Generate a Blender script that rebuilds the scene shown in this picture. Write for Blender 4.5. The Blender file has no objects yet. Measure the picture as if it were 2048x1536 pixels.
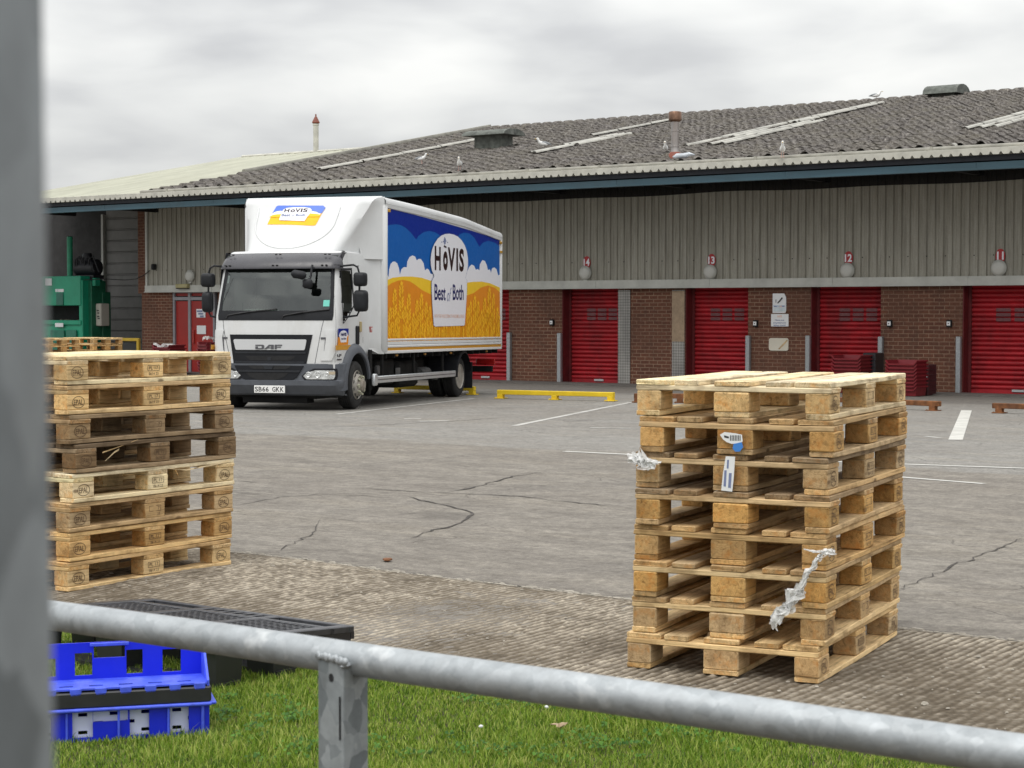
import bpy, bmesh, math, random
import numpy as np
from mathutils import Vector, Matrix, noise as mnoise
from mathutils.geometry import tessellate_polygon
random.seed(7)
C = bpy.context.scene.collection
R = math.radians
# ---------------------------------------------------------------- camera constants
FPX = 3700.0; CAMZ = 1.445
PITCH = math.atan(146.0 / FPX)
CAM = Vector((0, 0, CAMZ))
D2 = Vector((0.811, -0.585, 0)).normalized()      # along the warehouse wall, towards the right
N2 = Vector((0.585, 0.811, 0)).normalized()       # into the warehouse
ANG = math.atan2(D2.y, D2.x)
def ray(px, py):
    u = (px - 1024) / FPX; v = (py - 768) / FPX
    return Vector((u, math.cos(PITCH) - v * math.sin(PITCH), -math.sin(PITCH) - v * math.cos(PITCH)))
def G(x, y):
    q = N2.x * x + N2.y * y
    z = -0.0088 * np.clip(q - 7.0, 0, 29.0)
    return z + 0.05 * np.exp(-((x + 2.0) ** 2 + (y - 9.9) ** 2) / 1.6)
def gp(px, py, h=0.0):
    d = ray(px, py); t = 8.0
    for _ in range(60):
        p = CAM + d * t
        t = (float(G(p.x, p.y)) + h - CAMZ) / d.z
    return CAM + d * t
def wp(px, py, q=36.0):
    d = ray(px, py)
    return CAM + d * (q / (N2.x * d.x + N2.y * d.y))
def sx(px, q=36.0, py=650):
    return wp(px, py, q).dot(D2)
def wz(px, py, q=36.0):
    return wp(px, py, q).z
# ---------------------------------------------------------------- tagging
def tag(o, label=None, cat=None, group=None, kind=None):
    if label: o['label'] = label
    if cat: o['category'] = cat
    if group: o['group'] = group
    if kind: o['kind'] = kind
    return o
def empty(name, loc, rz=0.0, label=None, cat=None, group=None):
    o = bpy.data.objects.new(name, None); C.objects.link(o)
    o.location = loc; o.rotation_euler = (0, 0, rz); o.empty_display_size = 0.1
    return tag(o, label, cat, group)
def copy_tree(o, parent=None):
    c = o.copy(); C.objects.link(c); c.parent = parent
    for ch in list(o.children): copy_tree(ch, c)
    return c
# ---------------------------------------------------------------- mesh builder
class M:
    def __init__(s): s.v = []; s.f = []; s.m = []; s.ns = set()
    def add(s, vs, fs, mi=0):
        b = len(s.v); s.v += [tuple(p) for p in vs]
        for f in fs: s.f.append(tuple(i + b for i in f)); s.m.append(mi)
        return s
    def box(s, c, d, rz=0.0, mi=0, rot=None, taper=None):
        x, y, z = d[0] / 2, d[1] / 2, d[2] / 2
        P = [(-x, -y, -z), (x, -y, -z), (x, y, -z), (-x, y, -z), (-x, -y, z), (x, -y, z), (x, y, z), (-x, y, z)]
        if taper: P = [(p[0] * (taper[0] if p[2] > 0 else 1), p[1] * (taper[1] if p[2] > 0 else 1), p[2]) for p in P]
        mt = rot if rot is not None else Matrix.Rotation(rz, 3, 'Z')
        P = [mt @ Vector(p) + Vector(c) for p in P]
        return s.add(P, [(0, 3, 2, 1), (4, 5, 6, 7), (0, 1, 5, 4), (1, 2, 6, 5), (2, 3, 7, 6), (3, 0, 4, 7)], mi)
    def cbox(s, c, d, b=0.005, rz=0.0, mi=0, rot=None):
        """box with chamfered edges"""
        x, y, z = d[0] / 2, d[1] / 2, d[2] / 2
        b = min(b, x * .9, y * .9, z * .9)
        vs = []; key = {}
        for a in range(3):
            for sg in (-1, 1):
                for s1 in (-1, 1):
                    for s2 in (-1, 1):
                        h = [x, y, z]; p = [0, 0, 0]
                        o = [k for k in range(3) if k != a]
                        p[a] = sg * h[a]; p[o[0]] = s1 * (h[o[0]] - b); p[o[1]] = s2 * (h[o[1]] - b)
                        corner = [0, 0, 0]; corner[a] = sg; corner[o[0]] = s1; corner[o[1]] = s2
                        key[(a, tuple(corner))] = len(vs); vs.append(Vector(p))
        fs = []
        def k(a, cx, cy, cz): return key[(a, (cx, cy, cz))]
        for sg in (-1, 1):
            for a in range(3):
                o = [q for q in range(3) if q != a]
                def cc(s1, s2):
                    q = [0, 0, 0]; q[a] = sg; q[o[0]] = s1; q[o[1]] = s2; return tuple(q)
                fs.append([key[(a, cc(-1, -1))], key[(a, cc(1, -1))], key[(a, cc(1, 1))], key[(a, cc(-1, 1))]])
        for a in range(3):
            o = [q for q in range(3) if q != a]
            for s1 in (-1, 1):
                for s2 in (-1, 1):
                    def cc(t):
                        q = [0, 0, 0]; q[a] = t; q[o[0]] = s1; q[o[1]] = s2; return tuple(q)
                    fs.append([key[(o[0], cc(-1))], key[(o[0], cc(1))], key[(o[1], cc(1))], key[(o[1], cc(-1))]])
        for c1 in (-1, 1):
            for c2 in (-1, 1):
                for c3 in (-1, 1):
                    fs.append([key[(0, (c1, c2, c3))], key[(1, (c1, c2, c3))], key[(2, (c1, c2, c3))]])
        out = []
        for f in fs:
            p = [vs[i] for i in f]
            n = (p[1] - p[0]).cross(p[2] - p[0]); cen = sum(p, Vector()) / len(p)
            out.append(tuple(f if n.dot(cen) > 0 else f[::-1]))
        mt = rot if rot is not None else Matrix.Rotation(rz, 3, 'Z')
        return s.add([mt @ p + Vector(c) for p in vs], out, mi)
    def grid(s, rows, mi=0, closed=False, flip=False):
        nr = len(rows); nc = len(rows[0]); b = []
        for i in range(nr - 1):
            for j in range(nc if closed else nc - 1):
                k = (j + 1) % nc
                q = (i * nc + j, i * nc + k, (i + 1) * nc + k, (i + 1) * nc + j)
                b.append(q[::-1] if flip else q)
        return s.add([p for r in rows for p in r], b, mi)
    def loft(s, rings, mi=0, caps=True):
        n = len(rings[0]); base = len(s.v)
        s.grid(rings, mi, closed=True)
        if caps:
            s.f.append(tuple(base + i for i in range(n))[::-1]); s.m.append(mi)
            e = base + (len(rings) - 1) * n
            s.f.append(tuple(e + i for i in range(n))); s.m.append(mi)
        return s
    def tube(s, path, r, n=8, mi=0, caps=True):
        path = [Vector(p) for p in path]; rings = []
        rr = r if isinstance(r, (list, tuple)) else [r] * len(path)
        up = Vector((0, 0, 1))
        t0 = (path[1] - path[0]).normalized()
        if abs(t0.dot(up)) > .95: up = Vector((0, 1, 0))
        for i, p in enumerate(path):
            a = path[max(0, i - 1)]; b = path[min(len(path) - 1, i + 1)]
            t = (b - a).normalized()
            x = t.cross(up).normalized(); y = x.cross(t).normalized(); up = y
            rings.append([p + (x * math.cos(2 * math.pi * k / n) + y * math.sin(2 * math.pi * k / n)) * rr[i] for k in range(n)])
        return s.loft(rings, mi, caps)
    def lathe(s, prof, n=24, c=(0, 0, 0), axis='Z', mi=0, caps=True):
        rings = []
        for r, h in prof:
            ring = []
            for k in range(n):
                a = 2 * math.pi * k / n; p = (r * math.cos(a), r * math.sin(a), h)
                if axis == 'X': p = (h, p[0], p[1])
                if axis == 'Y': p = (p[1], h, p[0])
                ring.append((p[0] + c[0], p[1] + c[1], p[2] + c[2]))
            rings.append(ring)
        return s.loft(rings, mi, caps)
    def poly(s, pts, mi=0):
        """flat concave polygon of 3D points"""
        P = [Vector(p) for p in pts]
        return s.add(P, [tuple(t) for t in tessellate_polygon([P])], mi)
    def prism(s, pts, off, mi=0):
        P = [Vector(p) for p in pts]; o = Vector(off); n = len(P)
        t = [tuple(a) for a in tessellate_polygon([P])]
        fs = t + [tuple(i + n for i in a[::-1]) for a in t] + [(i, (i + 1) % n, (i + 1) % n + n, i + n) for i in range(n)]
        return s.add(P + [p + o for p in P], fs, mi)
    def build(s, name, mats, parent=None, smooth=None, bevel=0.0, normals=True, weld=False, loc=None):
        me = bpy.data.meshes.new(name)
        me.from_pydata(s.v, [], s.f)
        if not isinstance(mats, (list, tuple)): mats = [mats]
        for m in mats: me.materials.append(m)
        if len(mats) > 1: me.polygons.foreach_set('material_index', s.m)
        me.update()
        if bevel or normals or weld:
            bm = bmesh.new(); bm.from_mesh(me)
            if weld: bmesh.ops.remove_doubles(bm, verts=bm.verts, dist=1e-4)
            if normals: bmesh.ops.recalc_face_normals(bm, faces=bm.faces)
            if bevel:
                es = [e for e in bm.edges if len(e.link_faces) == 2 and e.calc_face_angle(0) > .6]
                bmesh.ops.bevel(bm, geom=es, offset=bevel, segments=2, affect='EDGES', profile=.6, clamp_overlap=True)
            bm.to_mesh(me); bm.free()
        if smooth is not None:
            me.polygons.foreach_set('use_smooth', [True] * len(me.polygons))
            if smooth < 180: me.set_sharp_from_angle(angle=R(smooth))
        o = bpy.data.objects.new(name, me); C.objects.link(o)
        if parent is not None: o.parent = parent
        if loc is not None: o.location = loc
        return o
_tc = {}
def text_geo(string, bold=0.02, shear=0.0, spacing=1.0):
    k = (string, bold, shear, spacing)
    if k in _tc: return _tc[k]
    cu = bpy.data.curves.new('lettering', 'FONT'); cu.body = string; cu.offset = bold; cu.shear = shear
    cu.resolution_u = 3; cu.space_character = spacing
    o = bpy.data.objects.new('lettering', cu); C.objects.link(o)
    bpy.context.view_layer.update()
    dg = bpy.context.evaluated_depsgraph_get(); ev = o.evaluated_get(dg)
    me = ev.to_mesh(); vs = [v.co.copy() for v in me.vertices]; fs = [tuple(p.vertices) for p in me.polygons]
    ev.to_mesh_clear(); bpy.data.objects.remove(o); bpy.data.curves.remove(cu)
    x0 = min(v.x for v in vs); x1 = max(v.x for v in vs); y0 = min(v.y for v in vs); y1 = max(v.y for v in vs)
    vs = [((v.x - x0) / (x1 - x0), (v.y - y0) / (y1 - y0)) for v in vs]
    _tc[k] = (vs, fs, (x1 - x0) / (y1 - y0)); return _tc[k]
def put_text(m, string, fn, mi=0, bold=0.02, shear=0.0, spacing=1.0):
    """fn maps unit (a,b) to 3D"""
    vs, fs, ar = text_geo(string, bold, shear, spacing)
    m.add([fn(a, b) for a, b in vs], fs, mi); return ar
# ---------------------------------------------------------------- materials
def srgb(r, g, b, k=1.0):
    f = lambda c: ((c / 255 + .055) / 1.055) ** 2.4 if c > 10 else c / 255 / 12.92
    return (f(r) * k, f(g) * k, f(b) * k)
def newmat(name):
    m = bpy.data.materials.new(name); m.use_nodes = True
    nt = m.node_tree; b = nt.nodes['Principled BSDF']; return m, nt, b
class NT:
    def __init__(s, nt): s.nt = nt
    def n(s, t, **kw):
        nd = s.nt.nodes.new(t)
        for k, v in kw.items():
            if k.startswith('i_'):
                key = k[2:]
                key = int(key) if key.isdigit() else key.replace('_', ' ')
                nd.inputs[key].default_value = v
            else: setattr(nd, k, v)
        return nd
    def l(s, a, b): s.nt.links.new(a, b)
    def noise(s, vec, scale, detail=4, rough=.55, dist=0.0):
        nd = s.n('ShaderNodeTexNoise'); nd.inputs['Scale'].default_value = scale; nd.inputs['Detail'].default_value = detail
        nd.inputs['Roughness'].default_value = rough; nd.inputs['Distortion'].default_value = dist
        if vec is not None: s.l(vec, nd.inputs['Vector'])
        return nd.outputs['Fac']
    def ramp(s, fac, stops, interp='LINEAR'):
        nd = s.n('ShaderNodeValToRGB'); cr = nd.color_ramp; cr.interpolation = interp
        while len(cr.elements) < len(stops): cr.elements.new(.5)
        for e, (p, c) in zip(cr.elements, stops):
            e.position = p; e.color = (*c, 1) if len(c) == 3 else c
        s.l(fac, nd.inputs['Fac']); return nd.outputs['Color']
    def mix(s, fac, a, b, mode='MIX'):
        nd = s.n('ShaderNodeMix', data_type='RGBA', blend_type=mode)
        for i, v in ((0, fac), (6, a), (7, b)):
            if hasattr(v, 'is_linked') or isinstance(v, bpy.types.NodeSocket): s.l(v, nd.inputs[i])
            elif i == 0: nd.inputs[0].default_value = v
            else: nd.inputs[i].default_value = (*v, 1) if len(v) == 3 else v
        return nd.outputs[2]
    def math(s, op, a, b=None, c=None):
        nd = s.n('ShaderNodeMath', operation=op)
        for i, v in enumerate((a, b, c)):
            if v is None: continue
            if isinstance(v, bpy.types.NodeSocket): s.l(v, nd.inputs[i])
            else: nd.inputs[i].default_value = v
        return nd.outputs[0]
    def mapping(s, vec, scale=(1, 1, 1), loc=(0, 0, 0), rot=(0, 0, 0)):
        nd = s.n('ShaderNodeMapping'); nd.inputs['Scale'].default_value = scale; nd.inputs['Location'].default_value = loc
        nd.inputs['Rotation'].default_value = rot
        s.l(vec, nd.inputs['Vector']); return nd.outputs[0]
    def obj(s): return s.n('ShaderNodeTexCoord').outputs['Object']
    def pos(s): return s.n('ShaderNodeNewGeometry').outputs['Position']
    def bump(s, h, strength=.3, dist=.01):
        nd = s.n('ShaderNodeBump'); nd.inputs['Strength'].default_value = strength; nd.inputs['Distance'].default_value = dist
        s.l(h, nd.inputs['Height']); return nd.outputs[0]
def rgb2(nt_, c): return c
def simple(name, col, rough=.5, metal=0.0, var=.12, scale=6.0, bump=0.0, bscale=60, dirt=None, spec=.5, stretch=(1, 1, 1), coat=0.0):
    m, nt, b = newmat(name); t = NT(nt); o = t.mapping(t.obj(), stretch)
    n = t.noise(o, scale, 5, .6)
    lo = tuple(c * (1 - var * 1.6) for c in col); hi = tuple(min(1, c * (1 + var)) for c in col)
    c = t.ramp(n, [(.3, lo), (.7, hi)])
    if dirt:
        n2 = t.noise(t.mapping(t.obj(), (1, 1, .35)), scale * .5, 6, .7)
        f = t.ramp(n2, [(dirt[1], (0, 0, 0)), (min(1, dirt[1] + .25), (1, 1, 1))])
        c = t.mix(t.math('MULTIPLY', f, dirt[2]), c, dirt[0])
    t.l(c, b.inputs['Base Color'])
    r = t.math('MULTIPLY_ADD', t.noise(o, scale * 3, 3), .25, rough - .12)
    t.l(r, b.inputs['Roughness'])
    b.inputs['Metallic'].default_value = metal; b.inputs['Specular IOR Level'].default_value = spec
    b.inputs['Coat Weight'].default_value = coat
    if bump: t.l(t.bump(t.noise(o, bscale, 4, .7), bump, .01), b.inputs['Normal'])
    return m
# ================================================================ materials
def m_wood():
    m, nt, b = newmat('pallet_wood'); t = NT(nt)
    oi = t.n('ShaderNodeObjectInfo')
    o = t.obj()
    off = t.n('ShaderNodeCombineXYZ'); r = oi.outputs['Random']
    t.l(t.math('MULTIPLY', r, 37.0), off.inputs[0]); t.l(t.math('MULTIPLY', r, 91.0), off.inputs[1]); t.l(t.math('MULTIPLY', r, 53.0), off.inputs[2])
    va = t.n('ShaderNodeVectorMath', operation='ADD'); t.l(o, va.inputs[0]); t.l(off.outputs[0], va.inputs[1]); v = va.outputs[0]
    grain = t.noise(t.mapping(v, (2.0, 42, 42)), 1.6, 6, .65, .6)
    fine = t.noise(t.mapping(v, (9, 160, 160)), 1.5, 3, .6)
    blot = t.noise(v, 7.0, 5, .6)
    g1 = t.ramp(grain, [(.30, (.42, .38, .33)), (.47, (.90, .88, .85)), (.70, (1.10, 1.10, 1.10))])
    g2 = t.ramp(fine, [(.3, (.84, .84, .83)), (.7, (1.06, 1.06, 1.06))])
    g3 = t.ramp(blot, [(.34, (.50, .45, .40)), (.50, (.97, .96, .95)), (.7, (1.10, 1.07, 1.0))])
    c = t.mix(1, t.mix(1, oi.outputs['Color'], g1, 'MULTIPLY'), g2, 'MULTIPLY')
    c = t.mix(.8, c, t.mix(1, c, g3, 'MULTIPLY'))
    # knots
    vo = t.n('ShaderNodeTexVoronoi'); vo.inputs['Scale'].default_value = 3.2
    t.l(t.mapping(v, (1.0, 2.2, 2.2)), vo.inputs['Vector'])
    kf = t.ramp(vo.outputs['Distance'], [(.0, (1, 1, 1)), (.05, (.9, .9, .9)), (.09, (0, 0, 0))])
    c = t.mix(t.math('MULTIPLY', kf, .75), c, (.10, .05, .022))
    # end grain
    nrm = t.n('ShaderNodeTexCoord').outputs['Normal']; sp = t.n('ShaderNodeSeparateXYZ'); t.l(nrm, sp.inputs[0])
    ef = t.math('GREATER_THAN', t.math('ABSOLUTE', sp.outputs[0]), .8)
    wv = t.n('ShaderNodeTexWave', wave_type='RINGS', rings_direction='X'); wv.inputs['Scale'].default_value = 52
    wv.inputs['Distortion'].default_value = 5.0; wv.inputs['Detail'].default_value = 3
    ro = t.n('ShaderNodeCombineXYZ'); t.l(t.math('MULTIPLY_ADD', r, .16, -.08), ro.inputs[1]); t.l(t.math('MULTIPLY_ADD', t.math('FRACT', t.math('MULTIPLY', r, 7.3)), .12, -.02), ro.inputs[2])
    rv = t.n('ShaderNodeVectorMath', operation='ADD'); t.l(t.mapping(o, (0, 1, 1)), rv.inputs[0]); t.l(ro.outputs[0], rv.inputs[1]); t.l(rv.outputs[0], wv.inputs['Vector'])
    rings = t.ramp(wv.outputs['Fac'], [(.2, (.80, .72, .63)), (.7, (.98, .95, .90))])
    ce = t.mix(1, c, rings, 'MULTIPLY')
    sc = t.noise(v, 22, 4, .7)
    ce = t.mix(t.ramp(sc, [(.5, (0, 0, 0)), (.72, (.85, .85, .85))]), ce, t.mix(1, oi.outputs['Color'], (.78, .50, .26), 'MULTIPLY'))
    c = t.mix(ef, c, ce)
    # greasy scuffs
    sf = t.ramp(t.noise(t.mapping(v, (3, 9, 9)), 3, 6, .75), [(.54, (0, 0, 0)), (.70, (1, 1, 1))])
    c = t.mix(t.math('MULTIPLY', sf, .62), c, t.mix(1, oi.outputs['Color'], (.36, .33, .30), 'MULTIPLY'))
    t.l(c, b.inputs['Base Color'])
    b.inputs['Roughness'].default_value = .82; b.inputs['Specular IOR Level'].default_value = .25
    h = t.math('ADD', grain, t.math('MULTIPLY', fine, .5))
    t.l(t.bump(h, .55, .004), b.inputs['Normal'])
    return m
def m_brick():
    m, nt, b = newmat('brown_brick'); t = NT(nt)
    o = t.obj(); sp = t.n('ShaderNodeSeparateXYZ'); t.l(o, sp.inputs[0])
    cb = t.n('ShaderNodeCombineXYZ'); t.l(t.math('ADD', sp.outputs[0], sp.outputs[1]), cb.inputs[0]); t.l(sp.outputs[2], cb.inputs[1])
    v = cb.outputs[0]
    w = t.noise(v, 3, 3); vv = t.n('ShaderNodeVectorMath', operation='ADD'); t.l(v, vv.inputs[0])
    cw = t.n('ShaderNodeCombineXYZ'); t.l(t.math('MULTIPLY_ADD', w, .012, -.006), cw.inputs[1]); t.l(cw.outputs[0], vv.inputs[1])
    bt = t.n('ShaderNodeTexBrick'); t.l(vv.outputs[0], bt.inputs['Vector'])
    bt.inputs['Scale'].default_value = 1; bt.inputs['Brick Width'].default_value = .225; bt.inputs['Row Height'].default_value = .082
    bt.inputs['Mortar Size'].default_value = .009; bt.inputs['Mortar Smooth'].default_value = .25; bt.inputs['Bias'].default_value = -.2
    bt.inputs['Color1'].default_value = (.165, .072, .047, 1); bt.inputs['Color2'].default_value = (.115, .050, .036, 1)
    bt.inputs['Mortar'].default_value = (.30, .20, .14, 1)
    fade = t.ramp(t.noise(v, .8, 4), [(.42, (.0, .0, .0)), (.6, (1, 1, 1))])
    c = t.mix(t.math('MULTIPLY', t.math('SUBTRACT', 1.0, fade), .55), bt.outputs['Color'], (.13, .068, .048))
    g = t.ramp(t.noise(v, 14, 5, .7), [(.3, (.75, .75, .75)), (.7, (1.15, 1.12, 1.1))])
    c = t.mix(1, c, g, 'MULTIPLY')
    low = t.ramp(t.noise(t.mapping(v, (1.5, .6, 1)), 2.2, 5, .7), [(.5, (0, 0, 0)), (.75, (1, 1, 1))])
    c = t.mix(t.math('MULTIPLY', low, .35), c, (.06, .05, .042))
    t.l(c, b.inputs['Base Color']); b.inputs['Roughness'].default_value = .88; b.inputs['Specular IOR Level'].default_value = .2
    t.l(t.bump(t.math('SUBTRACT', t.noise(v, 40, 4), bt.outputs['Fac']), .5, .008), b.inputs['Normal'])
    return m
def m_ground():
    m, nt, b = newmat('yard_concrete'); t = NT(nt); p = t.pos()
    sp = t.n('ShaderNodeSeparateXYZ'); t.l(p, sp.inputs[0])
    q = t.math('ADD', t.math('MULTIPLY', sp.outputs[0], N2.x), t.math('MULTIPLY', sp.outputs[1], N2.y))
    s = t.math('ADD', t.math('MULTIPLY', sp.outputs[0], D2.x), t.math('MULTIPLY', sp.outputs[1], D2.y))
    sq = t.n('ShaderNodeCombineXYZ'); t.l(s, sq.inputs[0]); t.l(q, sq.inputs[1]); v = sq.outputs[0]
    big = t.noise(v, .35, 5, .6); mid = t.noise(t.mapping(v, (1, 1.6, 1)), 1.7, 6, .65); fine = t.noise(v, 38, 4, .7); spk = t.noise(v, 140, 3, .8)
    base = t.ramp(mid, [(.28, (.150, .134, .117)), (.5, (.215, .196, .172)), (.74, (.300, .275, .240))])
    lightc = t.ramp(mid, [(.28, (.205, .196, .182)), (.74, (.295, .283, .264))])
    qn = t.math('ADD', q, t.math('MULTIPLY_ADD', t.noise(v, .8, 3), 1.0, -.5))
    lf = t.ramp(t.math('DIVIDE', qn, 40.0), [(.418, (0, 0, 0)), (.424, (1, 1, 1))])
    c = t.mix(lf, base, lightc)
    # the dark apron in front of the doors
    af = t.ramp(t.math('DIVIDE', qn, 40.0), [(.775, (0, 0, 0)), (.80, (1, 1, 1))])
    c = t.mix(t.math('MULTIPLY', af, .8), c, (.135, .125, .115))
    # dusty patches and tyre-dark streaks along the bays
    dk = t.ramp(t.noise(t.mapping(v, (1.3, .25, 1), (3, 1, 0)), 1.0, 5, .7), [(.52, (0, 0, 0)), (.75, (1, 1, 1))])
    c = t.mix(t.math('MULTIPLY', dk, .42), c, (.135, .125, .118))
    dk2 = t.ramp(t.noise(t.mapping(v, (.35, 1.5, 1), (9, 4, 0)), 1.0, 5, .7), [(.5, (0, 0, 0)), (.72, (1, 1, 1))])
    c = t.mix(t.math('MULTIPLY', dk2, .35), c, (.36, .32, .255))
    c = t.mix(t.ramp(big, [(.35, (.45, .45, .45)), (.6, (0, 0, 0))]), c, (.19, .17, .15))
    c = t.mix(1, c, t.ramp(fine, [(.25, (.66, .66, .66)), (.75, (1.26, 1.26, 1.25))]), 'MULTIPLY')
    c = t.mix(1, c, t.ramp(spk, [(.3, (.66, .66, .66)), (.7, (1.28, 1.28, 1.27))]), 'MULTIPLY')
    pat = t.noise(t.mapping(v, (1, 1.4, 1)), 7.5, 6, .75); pat2 = t.noise(t.mapping(v, (1, .7, 1), (5, 5, 0)), 16, 5, .75)
    c = t.mix(1, c, t.ramp(pat, [(.30, (.70, .69, .68)), (.5, (1, 1, 1)), (.70, (1.22, 1.22, 1.20))]), 'MULTIPLY')
    c = t.mix(1, c, t.ramp(pat2, [(.30, (.74, .74, .73)), (.5, (1, 1, 1)), (.70, (1.2, 1.2, 1.19))]), 'MULTIPLY')
    oil = t.ramp(t.noise(t.mapping(v, (1, .8, 1), (21, 3, 0)), .9, 3, .5), [(.66, (0, 0, 0)), (.71, (1, 1, 1))])
    c = t.mix(t.math('MULTIPLY', oil, .35), c, (.075, .068, .062))
    # fine craze cracks
    vo = t.n('ShaderNodeTexVoronoi', feature='DISTANCE_TO_EDGE'); vo.inputs['Scale'].default_value = .42
    wob = t.n('ShaderNodeTexNoise'); wob.inputs['Scale'].default_value = 1.4; wob.inputs['Detail'].default_value = 6; t.l(v, wob.inputs['Vector'])
    ad = t.n('ShaderNodeVectorMath', operation='MULTIPLY_ADD'); t.l(wob.outputs['Color'], ad.inputs[0]); ad.inputs[1].default_value = (.9, .9, 0); t.l(v, ad.inputs[2])
    t.l(ad.outputs[0], vo.inputs['Vector'])
    ck = t.ramp(vo.outputs['Distance'], [(.0, (1, 1, 1)), (.0042, (0, 0, 0))])
    ckm = t.math('MULTIPLY', ck, t.ramp(t.noise(v, .7, 3), [(.48, (0, 0, 0)), (.56, (1, 1, 1))]))
    c = t.mix(t.math('MULTIPLY', ckm, .7), c, (.07, .062, .055))
    t.l(c, b.inputs['Base Color']); b.inputs['Roughness'].default_value = .9; b.inputs['Specular IOR Level'].default_value = .25
    h = t.math('SUBTRACT', t.math('ADD', fine, t.math('MULTIPLY', spk, .6)), t.math('MULTIPLY', ckm, 2.0))
    t.l(t.bump(h, .5, .006), b.inputs['Normal'])
    return m
def m_rough():
    m, nt, b = newmat('ribbed_concrete'); t = NT(nt); p = t.pos()
    sp = t.n('ShaderNodeSeparateXYZ'); t.l(p, sp.inputs[0])
    z = sp.outputs[2]
    v = t.mapping(p, (1, 1, .2))
    n1 = t.noise(v, 2.2, 5, .6); n2 = t.noise(v, 45, 4, .7); n3 = t.noise(v, 150, 2, .7)
    c = t.ramp(n1, [(.3, (.235, .205, .165)), (.5, (.36, .322, .268)), (.8, (.49, .445, .375))])
    c = t.mix(1, c, t.ramp(n2, [(.25, (.55, .53, .5)), (.5, (1, 1, 1)), (.8, (1.35, 1.33, 1.28))]), 'MULTIPLY')
    c = t.mix(t.ramp(n3, [(.66, (0, 0, 0)), (.74, (.8, .8, .8))]), c, (.5, .45, .37))
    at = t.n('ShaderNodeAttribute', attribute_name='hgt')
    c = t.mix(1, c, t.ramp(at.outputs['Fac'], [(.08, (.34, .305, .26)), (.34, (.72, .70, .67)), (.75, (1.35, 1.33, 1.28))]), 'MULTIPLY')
    t.l(c, b.inputs['Base Color']); b.inputs['Roughness'].default_value = .92; b.inputs['Specular IOR Level'].default_value = .2
    t.l(t.bump(t.math('ADD', n2, n3), .7, .006), b.inputs['Normal'])
    return m
def m_grass(name, stops):
    m, nt, b = newmat(name); t = NT(nt)
    g = t.n('ShaderNodeNewGeometry'); n = t.noise(g.outputs['Position'], 1.6, 4)
    n2 = t.noise(g.outputs['Position'], 9, 3)
    f = t.math('ADD', t.math('MULTIPLY', g.outputs['Random Per Island'], .5), t.math('MULTIPLY', t.math('ADD', n, n2), .27))
    c = t.ramp(f, stops)
    t.l(c, b.inputs['Base Color']); b.inputs['Roughness'].default_value = .55; b.inputs['Specular IOR Level'].default_value = .3
    tr = t.n('ShaderNodeBsdfTranslucent'); t.l(c, tr.inputs[0]); mx = t.n('ShaderNodeMixShader'); mx.inputs[0].default_value = .38
    t.l(b.outputs[0], mx.inputs[1]); t.l(tr.outputs[0], mx.inputs[2]); t.l(mx.outputs[0], nt.nodes['Material Output'].inputs[0])
    return m
def m_roof():
    m, nt, b = newmat('weathered_roof_sheet'); t = NT(nt); o = t.obj()
    n1 = t.noise(o, 1.1, 5, .6); n2 = t.noise(t.mapping(o, (2.4, 1.2, 1)), 5, 6, .8); n3 = t.noise(t.mapping(o, (1.6, 1, 1)), 12, 4, .8)
    c = t.ramp(n2, [(.34, (.045, .040, .038)), (.5, (.130, .118, .110)), (.66, (.29, .27, .252))])
    c = t.mix(t.ramp(n1, [(.4, (0, 0, 0)), (.7, (.6, .6, .6))]), c, (.17, .155, .125))
    c = t.mix(1, c, t.ramp(n3, [(.32, (.42, .41, .40)), (.5, (.95, .95, .95)), (.68, (1.6, 1.6, 1.56))]), 'MULTIPLY')
    li = t.ramp(t.noise(o, 11, 3, .8), [(.64, (0, 0, 0)), (.72, (1, 1, 1))])
    c = t.mix(t.math('MULTIPLY', li, .5), c, (.36, .35, .30))
    t.l(c, b.inputs['Base Color']); b.inputs['Roughness'].default_value = .9; b.inputs['Specular IOR Level'].default_value = .2
    t.l(t.bump(t.math('ADD', n2, n3), .8, .03), b.inputs['Normal'])
    return m
def m_galv(name, lo=(.30, .33, .35), hi=(.55, .58, .60), scale=55, rough=.42):
    m, nt, b = newmat(name); t = NT(nt); o = t.obj()
    w = t.n('ShaderNodeTexNoise'); w.inputs['Scale'].default_value = 14; w.inputs['Detail'].default_value = 3; t.l(o, w.inputs['Vector'])
    ad = t.n('ShaderNodeVectorMath', operation='MULTIPLY_ADD'); t.l(w.outputs['Color'], ad.inputs[0]); ad.inputs[1].default_value = (.05, .05, .05); t.l(o, ad.inputs[2])
    vo = t.n('ShaderNodeTexVoronoi'); vo.inputs['Scale'].default_value = scale; t.l(ad.outputs[0], vo.inputs['Vector'])
    sp = t.n('ShaderNodeSeparateColor'); t.l(vo.outputs['Color'], sp.inputs[0])
    c = t.ramp(sp.outputs[0], [(0, lo), (.45, tuple((a + b_) / 2 for a, b_ in zip(lo, hi))), (.6, tuple(a * .4 + b_ * .6 for a, b_ in zip(lo, hi))), (1, hi)])
    n = t.noise(o, 30, 5, .7)
    c = t.mix(1, c, t.ramp(n, [(.3, (.82, .82, .82)), (.7, (1.1, 1.1, 1.1))]), 'MULTIPLY')
    c = t.mix(t.ramp(t.noise(o, 9, 4, .7), [(.62, (0, 0, 0)), (.74, (.6, .6, .6))]), c, (.72, .74, .74))
    t.l(c, b.inputs['Base Color']); b.inputs['Metallic'].default_value = .6
    t.l(t.math('MULTIPLY_ADD', sp.outputs[1], .16, rough), b.inputs['Roughness'])
    t.l(t.bump(t.noise(o, 160, 3), .12, .002), b.inputs['Normal'])
    return m
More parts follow.
